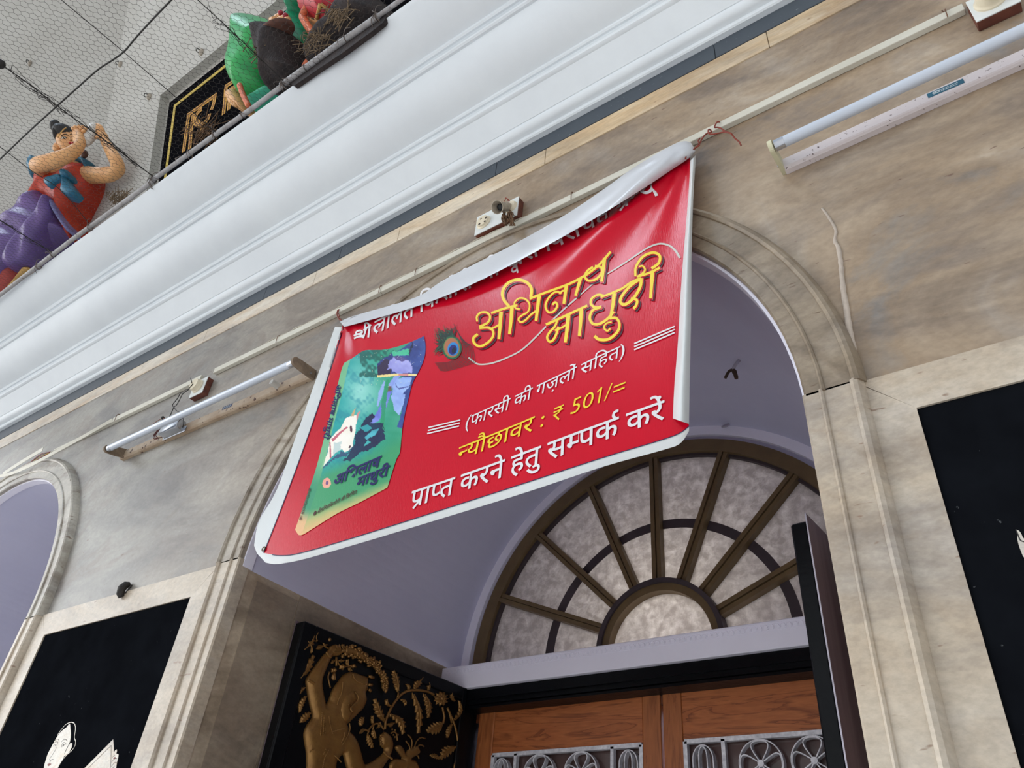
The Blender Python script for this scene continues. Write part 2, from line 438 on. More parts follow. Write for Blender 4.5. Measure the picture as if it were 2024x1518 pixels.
setp(obj('wall_front', (_v, _f), [M_MARBLE, M_LAV, M_MARBLE_JAMB], mi=_m), kind='structure')
setp(obj('wall_back', box(-7.5, 3.0, 1.5, 1.6, 0, 4.3), M_LAV), kind='structure')

_tn = [0]
def trim(vf, m, smooth=False, mi=None):
    _tn[0] += 1
    return setp(obj('trim_%d' % _tn[0], vf, m, smooth=smooth, mi=mi), kind='structure')

# cream marble course and dark slate course under the cornice
def course(z0, z1, y, joints, m):
    parts = []; xs = [-7.5] + joints + [3.0]
    for a, b in zip(xs, xs[1:]): parts.append(bevbox(a + 0.0008, b - 0.0008, y, 0.05, z0, z1, 0.0012, 1))
    return join(*parts)
trim(course(ZTOP, 1.6 + 1.757 * D, -0.004, [-2.66, -1.98, -1.545, -0.92, -0.2, 0.5], M_CREAM), M_CREAM)
trim(course(1.6 + 1.7575 * D, 1.6 + 1.818 * D, -0.007, [-2.3, -1.86, -1.12, -0.345, 0.6], M_SLATE), M_SLATE)
# plaster cornice: (y, z) in wall units
CORN = [(0.02, 1.818), (-0.008, 1.818), (-0.020, 1.8165), (-0.0245, 1.819), (-0.0255, 1.8245), (-0.026, 1.8285), (-0.031, 1.8285),
        (-0.039, 1.829), (-0.046, 1.8325), (-0.051, 1.838), (-0.0535, 1.8445), (-0.0535, 1.8475), (-0.056, 1.8475),
        (-0.080, 1.868), (-0.108, 1.893), (-0.114, 1.8935), (-0.119, 1.8965), (-0.121, 1.902), (-0.1205, 1.9065), (-0.118, 1.911), (-0.122, 1.914), (-0.128, 1.9135), (-0.132, 1.9165), (-0.1325, 1.921),
        (-0.133, 1.9235), (-0.150, 1.927), (-0.180, 1.938), (-0.208, 1.955), (-0.230, 1.976), (-0.246, 2.000), (-0.2505, 2.0115),
        (-0.258, 2.0105), (-0.2635, 2.0135), (-0.265, 2.019), (-0.2625, 2.025), (-0.2595, 2.030), (-0.266, 2.0325), (-0.272, 2.0315), (-0.277, 2.035), (-0.2775, 2.041),
        (-0.278, 2.044), (-0.300, 2.047), (-0.330, 2.056), (-0.358, 2.071), (-0.380, 2.088), (-0.394, 2.101), (-0.400, 2.1065), (-0.402, 2.111), (-0.400, 2.1155), (-0.394, 2.118),
        (0.30, 2.118), (0.30, 1.818)]
_prof = [(y * D, 1.6 + z * D) for y, z in CORN]
trim(xsweep(_prof, -7.5, 3.0), M_WHITE, smooth=28)
Y_LIP, Z_LEDGE = -0.402 * D, 1.6 + 2.118 * D

# upper wall: leans out over the yard, with a fold left of the sign board
LEAN = math.radians(16.0)
UP0 = np.array([0, -0.05 * D, Z_LEDGE]); UPD = np.array([0, -math.sin(LEAN), math.cos(LEAN)]); UPN = np.array([0, -math.cos(LEAN), -math.sin(LEAN)])
F0 = onp(190, 330, UP0, UPN); F1 = onp(260, 0, UP0, UPN)
XF = (F0[0] + F1[0]) / 2
FOLD = math.radians(26.0)  # fold angle widened so the left part comes out darker
LN = np.array([math.sin(FOLD), 0, 0]) + UPN * math.cos(FOLD)      # normal of the left part
LT = np.array([-math.cos(FOLD), 0, 0]) + UPN * math.sin(FOLD)     # runs left and outwards
def up(x, h, o=0.0):
    """point on the upper wall: x along, h up its slope, o out of it"""
    P = np.array([0, 0, 0]) + UP0 + UPD * h
    if x >= XF: return P + np.array([x, 0, 0]) + UPN * o
    return P + np.array([XF, 0, 0]) + LT * (XF - x) + LN * o
def upx(px, py, o=0.0):
    """photograph pixel -> point on the sloping upper wall, o metres in front of it"""
    P = onp(px, py, UP0 + UPN * o, UPN)
    if P[0] < XF: P = onp(px, py, np.array([XF, 0, 0]) + UP0 + LN * o, LN)
    return P
# recess of the sign board (corners on the wall face)
BTL = onp(317, 188, UP0, UPN); BX0 = BTL[0]; BH1 = (BTL - UP0) @ UPD
def wall_upper():
    V = []; F = []
    def quad(*q):
        n = len(V); V.extend(q); F.append(tuple(range(n, n + 4)))
    H = 4.2; xR = 3.0; bx1 = BX0 + 2.3; dp = -0.05
    quad(up(XF - 4, 0), up(XF - 1e-6, 0), up(XF - 1e-6, H), up(XF - 4, H))
    quad(up(XF, 0), up(BX0, 0), up(BX0, H), up(XF, H))
    quad(up(bx1, 0), up(xR, 0), up(xR, H), up(bx1, H))
    quad(up(BX0, BH1), up(bx1, BH1), up(bx1, H), up(BX0, H))
    quad(up(BX0, 0, dp), up(bx1, 0, dp), up(bx1, BH1, dp), up(BX0, BH1, dp))
    quad(up(BX0, 0), up(BX0, 0, dp), up(BX0, BH1, dp), up(BX0, BH1))
    quad(up(bx1, 0, dp), up(bx1, 0), up(bx1, BH1), up(bx1, BH1, dp))
    quad(up(BX0, BH1, dp), up(bx1, BH1, dp), up(bx1, BH1), up(BX0, BH1))
    return V, F
setp(obj('wall_upper', wall_upper(), M_UPWALL), kind='structure')

# arch architraves: pilaster slabs up to the springing, curved slabs above
APROF = [(0, 0.02), (0, -0.016), (0.004, -0.020), (0.030, -0.020), (0.031, -0.023), (0.0345, -0.0255), (0.038, -0.023), (0.039, -0.020),
         (0.084, -0.020), (0.085, -0.0245), (0.091, -0.0285), (0.098, -0.0255), (0.102, -0.018), (0.106, -0.012), (0.108, 0.02)]
def architrave(xc, a0, a1, n=48):
    fr = []
    for i in range(n + 1):
        a = a0 + (a1 - a0) * i / n; c, s = math.cos(a), math.sin(a)
        fr.append(((xc + RA * c, 0, ZS + RA * s), (c, 0, s), (0, 1, 0)))
    return sweep_profile(APROF, fr)
def pilaster(x, sgn, z1):
    return sweep_profile(APROF, [((x, 0, 0), (sgn, 0, 0), (0, 1, 0)), ((x, 0, z1), (sgn, 0, 0), (0, 1, 0))])
ZJ = 1.6 + 0.731 * D
for xc in (XC2, XC1):
    trim(fix(architrave(xc, 0.02, math.pi - 0.02)), M_MARBLE_ARCH, smooth=35)
    for s in (-1, 1):
        trim(fix(pilaster(xc + s * (RA - 0.004), s, ZJ)), M_MARBLE_TRIM, smooth=35)
    # white painted lip at the edge of the vault
    lip = [(-0.006, -0.003), (0.0, -0.003), (0.0, 0.03), (-0.006, 0.03)]
    fr = []
    for i in range(65):
        a = math.pi * i / 64; c, s = math.cos(a), math.sin(a); fr.append(((xc + RA * c, 0, ZS + RA * s), (c, 0, s), (0, 1, 0)))
    trim(fix(sweep_profile(lip, fr)), M_LINTEL)
# darker border course on the jamb just under the springing, and its upright border
for s, x in ((1, XC1 - RA),):
    trim(box(x - 0.02, x + 0.003, 0.22, 1.02, ZS - 0.095, ZS - 0.004), M_MARBLE_JAMB2)
    trim(box(x - 0.02, x + 0.003, 0.06, 0.215, 0, ZS - 0.02), M_MARBLE_JAMB2)
    trim(box(x - 0.02, x + 0.003, 0.22, 1.02, ZS - 0.53, ZS - 0.44), M_MARBLE_JAMB2)

# stone panels between the arches with their marble surrounds
def panel(a0, a1, label):
    x0, x1, z1 = a0 * D, a1 * D, 1.6 + 0.664 * D
    p = root('stone_panel', ((x0 + x1) / 2, -0.004, 0.9), label, 'panel')
    obj('slab', bevbox(x0, x1, -0.005, -0.0006, 0.9, z1, 0.001, 1), M_BLACKSTONE, p)
    return p
PANEL_L = panel(-2.402, -1.716, 'black stone wall panel inlaid with a white woman holding a book')
PANEL_R = panel(-0.084, 0.62, 'black stone wall panel with one pale leaf inlay, right of the arch')
def surround(a0, a1, o0, o1):
    """marble border: a0..a1 panel, o0..o1 outer edges (wall units)"""
    z1, z2 = 0.664, 0.732
    def P(l): return [(a * D, 1.6 + b * D) for a, b in l]
    top = poly2d(P([(o0, z2), (a0, z1), (a1, z1), (o1, z2)]))
    lf = poly2d(P([(o0, -0.5), (a0, -0.5), (a0, z1), (o0, z2 - 0.002)]))
    rt = poly2d(P([(a1, -0.5), (o1, -0.5), (o1, z2 - 0.002), (a1, z1)]))
    for k in (top, lf, rt):
        trim(fix(solid(k[0], k[1], lambda u, v, d: (u, d, v), -0.009, 0.02)), M_MARBLE_TRIM)
surround(-2.402, -1.716, -2.466, -1.640)
surround(-0.084, 0.62, -0.150, 0.70)

# broken slab edge patched with mortar, right of the arch
ck = [at(1625, 412), at(1638, 430), at(1652, 455), at(1650, 476), at(1657, 490), at(1662, 520), at(1664, 545), at(1668, 580), at(1674, 615), at(1677, 640), at(1681, 668), at(1686, 695), at(1690, 735), at(1700, 762)]
ck = smooth_path(ck, 4); rw = [0.002 + 0.006 * (i / len(ck)) + 0.0015 * random.random() for i in range(len(ck))]
trim(tube(ck, rw, 7), mat('mortar', (196, 182, 168), 0.9, bump=0.6, bscale=120), smooth=True)
ck2 = smooth_path([at(1697, 765), at(1720, 772), at(1745, 785), at(1775, 795), at(1810, 806)], 4)
trim(tube(ck2, [0.006 - 0.004 * i / len(ck2) for i in range(len(ck2))], 7), mat('mortar_joint', (186, 172, 156), 0.9, bump=0.6, bscale=120), smooth=True)

# ------------------------------------------------------------------ the doorway at the back of the vault
YB = 0.86 * D                 # plane of the fanlight glass
# rebate ring and tympanum rim around the fanlight
def ring(r0, r1, y0, y1, xc=XC1, zc=ZS, n=64, a0=0, a1=math.pi):
    fr = []
    for i in range(n + 1):
        a = a0 + (a1 - a0) * i / n; c, s = math.cos(a), math.sin(a); fr.append(((xc, 0, zc), (c, 0, s), (0, 1, 0)))
    return fix(sweep_profile([(r0, y0), (r1, y0), (r1, y1), (r0, y1)], fr))
trim(ring(0.634 * D, 0.668 * D, 0.835 * D, 0.90 * D), M_LINTEL, smooth=30)
trim(ring(0.616 * D, 0.645 * D, 0.848 * D, 0.90 * D), M_LAV, smooth=30)

fan = bpy.data.objects.new('window_1', None); fan.location = (XC1, YB, ZS); COL.objects.link(fan); fan['kind'] = 'structure'
fan['label'] = 'half-round fanlight with frosted panes above the door'
M_GLASS = bpy.data.materials.new('dusty_glass'); nt, p = nodes_of(M_GLASS)
def _glass():
    L = nt.links; N = nt.nodes.new
    geo = N('ShaderNodeNewGeometry'); n1 = N('ShaderNodeTexNoise'); n1.inputs['Scale'].default_value = 34; n1.inputs['Detail'].default_value = 8; n1.inputs['Distortion'].default_value = 0.3; n1.inputs['Roughness'].default_value = 0.7
    L.new(geo.outputs['Position'], n1.inputs['Vector'])
    r = N('ShaderNodeValToRGB'); r.color_ramp.elements[0].position = 0.42; r.color_ramp.elements[0].color = lin((170, 164, 158))
    r.color_ramp.elements[1].position = 0.72; r.color_ramp.elements[1].color = lin((212, 208, 202))
    L.new(n1.outputs['Fac'], r.inputs['Fac']); L.new(r.outputs['Color'], p.inputs['Base Color'])
    rr = N('ShaderNodeMapRange'); rr.inputs[3].default_value = 0.25; rr.inputs[4].default_value = 0.6; L.new(n1.outputs['Fac'], rr.inputs[0]); L.new(rr.outputs[0], p.inputs['Roughness'])
    bp = N('ShaderNodeBump'); bp.inputs['Strength'].default_value = 0.3; bp.inputs['Distance'].default_value = 0.003
    L.new(n1.outputs['Fac'], bp.inputs['Height']); L.new(bp.outputs[0], p.inputs['Normal'])
    tr = N('ShaderNodeBsdfTranslucent'); L.new(r.outputs['Color'], tr.inputs['Color'])
    mx = N('ShaderNodeMixShader'); mx.inputs['Fac'].default_value = 0.5
    out = nt.nodes['Material Output']; L.new(p.outputs[0], mx.inputs[1]); L.new(tr.outputs[0], mx.inputs[2]); L.new(mx.outputs[0], out.inputs['Surface'])
_glass()
def sector(r0, r1, a0, a1, y0, y1, n=10):
    fr = []
    for i in range(n + 1):
        a = a0 + (a1 - a0) * i / n; c, s = math.cos(a), math.sin(a); fr.append(((XC1, 0, ZS), (c, 0, s), (0, 1, 0)))
    return fix(sweep_profile([(r0, y0), (r1, y0), (r1, y1), (r0, y1)], fr))
obj('outer_frame', ring(0.578 * D, 0.617 * D, YB - 0.035, YB + 0.02), M_OLIVE, fan, smooth=30)
obj('outer_frame', ring(0.570 * D, 0.582 * D, YB - 0.018, YB + 0.02), M_DARKBAR, fan, smooth=30)
obj('hub_frame', ring(0.150 * D, 0.172 * D, YB - 0.035, YB + 0.02), M_OLIVE, fan, smooth=30)
obj('hub_bead', ring(0.170 * D, 0.183 * D, YB - 0.045, YB + 0.01), M_DARKBAR, fan, smooth=30)
for i in range(8):
    a0, a1 = math.pi * i / 8, math.pi * (i + 1) / 8
    obj('pane', sector(0.165 * D, 0.585 * D, a0 + 0.012, a1 - 0.012, YB - 0.001, YB + 0.003), M_GLASS, fan)
obj('pane', sector(0.002, 0.155 * D, 0, math.pi, YB - 0.001, YB + 0.003, 24), M_GLASS, fan)
obj('grille_ring', ring(0.345 * D, 0.372 * D, YB - 0.004, YB - 0.001), M_DARKBAR, fan, smooth=30)
for i in range(1, 8):
    a = math.pi * i / 8; c, s = math.cos(a), math.sin(a); w = 0.0165
    def bar(r0, r1, hw, y0, y1, off=0.0):
        P = []
        for y in (y0, y1):
            for r, k in ((r0, -hw + off), (r1, -hw + off), (r1, hw + off), (r0, hw + off)):
                P.append((XC1 + c * r - s * k, y, ZS + s * r + c * k))
        return boxpts(P)
    obj('glazing_bar', fix(join(bar(0.165 * D, 0.60 * D, 0.0072, YB - 0.034, YB + 0.01, 0.0088), bar(0.165 * D, 0.60 * D, 0.0072, YB - 0.030, YB + 0.01, -0.0088), bar(0.165 * D, 0.60 * D, 0.004, YB - 0.024, YB + 0.01))), M_OLIVE, fan)
# unseen lamp added behind the fanlight to brighten the dusty panes
rl = bpy.data.lights.new('pane_fill_lamp', 'POINT'); rl.energy = 30.0; rl.shadow_soft_size = 0.25; rl.color = (1.0, 1.0, 0.97)
rlo = bpy.data.objects.new('pane_fill_lamp', rl); rlo.location = (XC1, 1.32, 2.62); COL.objects.link(rlo)
# lintel with its embossed border
YL = 0.752 * D
lint = bpy.data.objects.new('trim_%d' % (_tn[0] + 1), None); _tn[0] += 1
lint.location = (XC1, YL, 1.6 + 0.64 * D); COL.objects.link(lint); lint['kind'] = 'structure'
zl0, zl1 = 1.6 + 0.640 * D, 1.6 + 0.7055 * D
obj('lintel', bevbox(XC1 - RA + 0.001, XC1 + RA - 0.001, YL, YB + 0.08, zl0, zl1, 0.002, 1), M_LINTEL, lint)
zz = zl1 - 0.017
emb = [box(XC1 - RA + 0.02, XC1 + RA - 0.02, YL - 0.0012, YL, zz - 0.0105, zz - 0.0095), box(XC1 - RA + 0.02, XC1 + RA - 0.02, YL - 0.0012, YL, zz + 0.0095, zz + 0.0105)]
k = XC1 - RA + 0.03
while k < XC1 + RA - 0.03:
    pts = [(k + 0.0075 * math.cos(a) * 0.9, YL, zz - 0.001 + 0.0065 * math.sin(a)) for a in np.linspace(-0.4, 3.6, 9)]
    pts += [(k - 0.0115, YL, zz - 0.007)]
    emb.append(tube(pts, 0.0017, 5)); k += 0.0165
obj('embossed_border', join(*emb), M_LINTEL, lint, smooth=40)
# black door frame
dfr = bpy.data.objects.new('trim_%d' % (_tn[0] + 1), None); _tn[0] += 1
dfr.location = (XC1, 0.78 * D, 0); COL.objects.link(dfr); dfr['kind'] = 'structure'
zd1 = 1.6 + 0.640 * D
obj('header', fix(join(box(XC1 - RA, XC1 + RA, 0.766 * D, 0.92 * D, zd1 - 0.034, zd1 - 0.001), box(XC1 - RA, XC1 + RA, 0.775 * D, 0.92 * D, zd1 - 0.048, zd1 - 0.033),
                   box(XC1 - RA, XC1 + RA, 0.782 * D, 0.92 * D, zd1 - 0.058, zd1 - 0.05))), M_BLACKPAINT, dfr)
for s in (-1, 1):
    a, b = sorted((XC1 + s * (RA - 0.001), XC1 + s * 0.585 * D))
    obj('post', box(a, b, 0.775 * D, 0.92 * D, 0, zd1 - 0.05), M_BLACKPAINT, dfr)
# wood rail coloured darker to paint in the header's shade
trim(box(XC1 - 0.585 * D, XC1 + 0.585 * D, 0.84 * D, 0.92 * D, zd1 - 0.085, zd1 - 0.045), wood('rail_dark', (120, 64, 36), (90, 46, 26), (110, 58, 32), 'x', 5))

# teak door leaves with wrought grilles
M_STEEL = mat('brushed_steel', (240, 240, 246), 0.34, metal=0.15, c2=(190, 190, 198), scale=60)
M_DGLASS = mat('door_glass', (96, 78, 76), 0.12, spec=0.5, c2=(80, 62, 60), scale=5)
YD = 0.835 * D
def strap(P, w=0.011, t=0.0016, y=0.0):
    """flat steel strap standing on edge along a 2-D path (x, z)"""
    P = [np.asarray(q, float) for q in P]; fr = []
    for i in range(len(P)):
        tt = P[min(i + 1, len(P) - 1)] - P[max(i - 1, 0)]; tt = tt / (np.linalg.norm(tt) + 1e-9)
        fr.append(((P[i][0], y, P[i][1]), (-tt[1], 0, tt[0]), (0, 1, 0)))
    return sweep_profile([(-t, -w), (t, -w), (t, w), (-t, w)], fr)
def loop_path(cx, cz, r, a, wid=0.40):
    """petal loop from the hub outwards at angle a"""
    out = []
    for k in range(17):
        t = k / 16; rr = r * math.sin(math.pi * t); w = (t - 0.5) * 2 * wid * (0.35 + 0.65 * math.sin(math.pi * t))
        ca, sa = math.cos(a), math.sin(a); u = r * (1 - abs(2 * t - 1) ** 2.2); v = r * wid * math.sin(2 * math.pi * (t)) * -1
        out.append((cx + ca * u - sa * v, cz + sa * u + ca * v))
    return out
def door_leaf(n, x0, x1, label, seed, cells):
    d = bpy.data.objects.new('door_%d' % n, None); d.location = ((x0 + x1) / 2, YD, 0); COL.objects.link(d); d['kind'] = 'structure'; d['label'] = label
    zt, zr, zb = 1.6 + 0.600 * D, 1.6 + 0.484 * D, 1.6 + 0.02 * D
    sl, sr = (0.068, 0.060) if n == 1 else (0.060, 0.068)
    wr = wood('teak_top_rail', (198, 116, 64), (140, 74, 38), (184, 104, 56), 'x', seed)
    obj('stile', bevbox(x0, x0 + sl, YD, YD + 0.035, 0, zt, 0.004), M_WOODV, d)
    obj('stile', bevbox(x1 - sr, x1, YD, YD + 0.035, 0, zt, 0.004), M_WOODV, d)
    obj('top_rail', bevbox(x0 + sl, x1 - sr, YD + 0.002, YD + 0.035, zr, zt, 0.003), wr, d)
    obj('bottom_panel', bevbox(x0 + sl, x1 - sr, YD + 0.006, YD + 0.035, 0, zb, 0.003), wr, d)
    a, b = x0 + sl, x1 - sr
    obj('pane', box(a, b, YD + 0.026, YD + 0.030, zb, zr), M_DGLASS, d)
    g = bpy.data.objects.new('grille', None); COL.objects.link(g); g.parent = d
    g_parts = []
    gt = zr - 0.006
    fw = 0.006
    rect = [strap([(a + 0.004, gt), (b - 0.004, gt)], 0.008, fw, YD + 0.008), strap([(a + 0.006, zb), (a + 0.006, gt)], 0.008, fw, YD + 0.008), strap([(b - 0.006, zb), (b - 0.006, gt)], 0.008, fw, YD + 0.008)]
    for fx in cells['bars']:
        rect.append(strap([(a + (b - a) * fx, zb), (a + (b - a) * fx, gt)], 0.008, 0.0055, YD + 0.008))
    bpy.data.objects.remove(g)
    g = obj('grille', fix(join(*rect)), M_STEEL, d)
    for fx in cells['flowers']:
        cx = a + (b - a) * fx
        for row in range(3):
            R = cells['R']; cz = gt - R - 0.008 - row * (2 * R + 0.01)
            ps = [strap([(cx + R * math.cos(t), cz + R * math.sin(t)) for t in np.linspace(0, 2 * math.pi, 33)], 0.010, 0.0016, YD + 0.008)]
            for q in range(4):
                ps.append(strap(loop_path(cx, cz, R * 0.95, math.pi / 2 * q + math.pi / 2, 0.42), 0.009, 0.0015, YD + 0.008))
            ps.append(cyl((cx, YD - 0.004, cz), (cx, YD + 0.016, cz), 0.009, 12))
            obj('grille_flower', join(*ps), M_STEEL, g, smooth=40)
    for fx in cells['arcs']:
        cx = a + (b - a) * fx; R = cells['r']; cz = gt - 0.05
        ps = [strap([(cx - R, cz - 0.35)] + [(cx + R * math.cos(t), cz + R * 1.25 * math.sin(t)) for t in np.linspace(math.pi, 0, 15)] + [(cx + R, cz - 0.35)], 0.010, 0.0016, YD + 0.008),
              strap([(cx - R * .42, cz - 0.35)] + [(cx + R * .42 * math.cos(t), cz + 0.004 + R * 1.0 * math.sin(t)) for t in np.linspace(math.pi, 0, 13)] + [(cx + R * .42, cz - 0.35)], 0.010, 0.0016, YD + 0.008)]
        obj('grille_arch', join(*ps), M_STEEL, g, smooth=40)
    return d
door_leaf(1, XC1 - 0.572 * D, XC1 - 0.004, 'left teak door leaf with a steel flower grille', 1.0, dict(bars=[0.175, 0.815], flowers=[0.345, 0.62], arcs=[0.08, 0.915], R=0.058, r=0.030))
door_leaf(2, XC1 + 0.004, XC1 + 0.572 * D, 'right teak door leaf with a steel flower grille', 2.3, dict(bars=[0.215, 0.79], flowers=[0.40, 0.655], arcs=[0.105, 0.90], R=0.060, r=0.030))
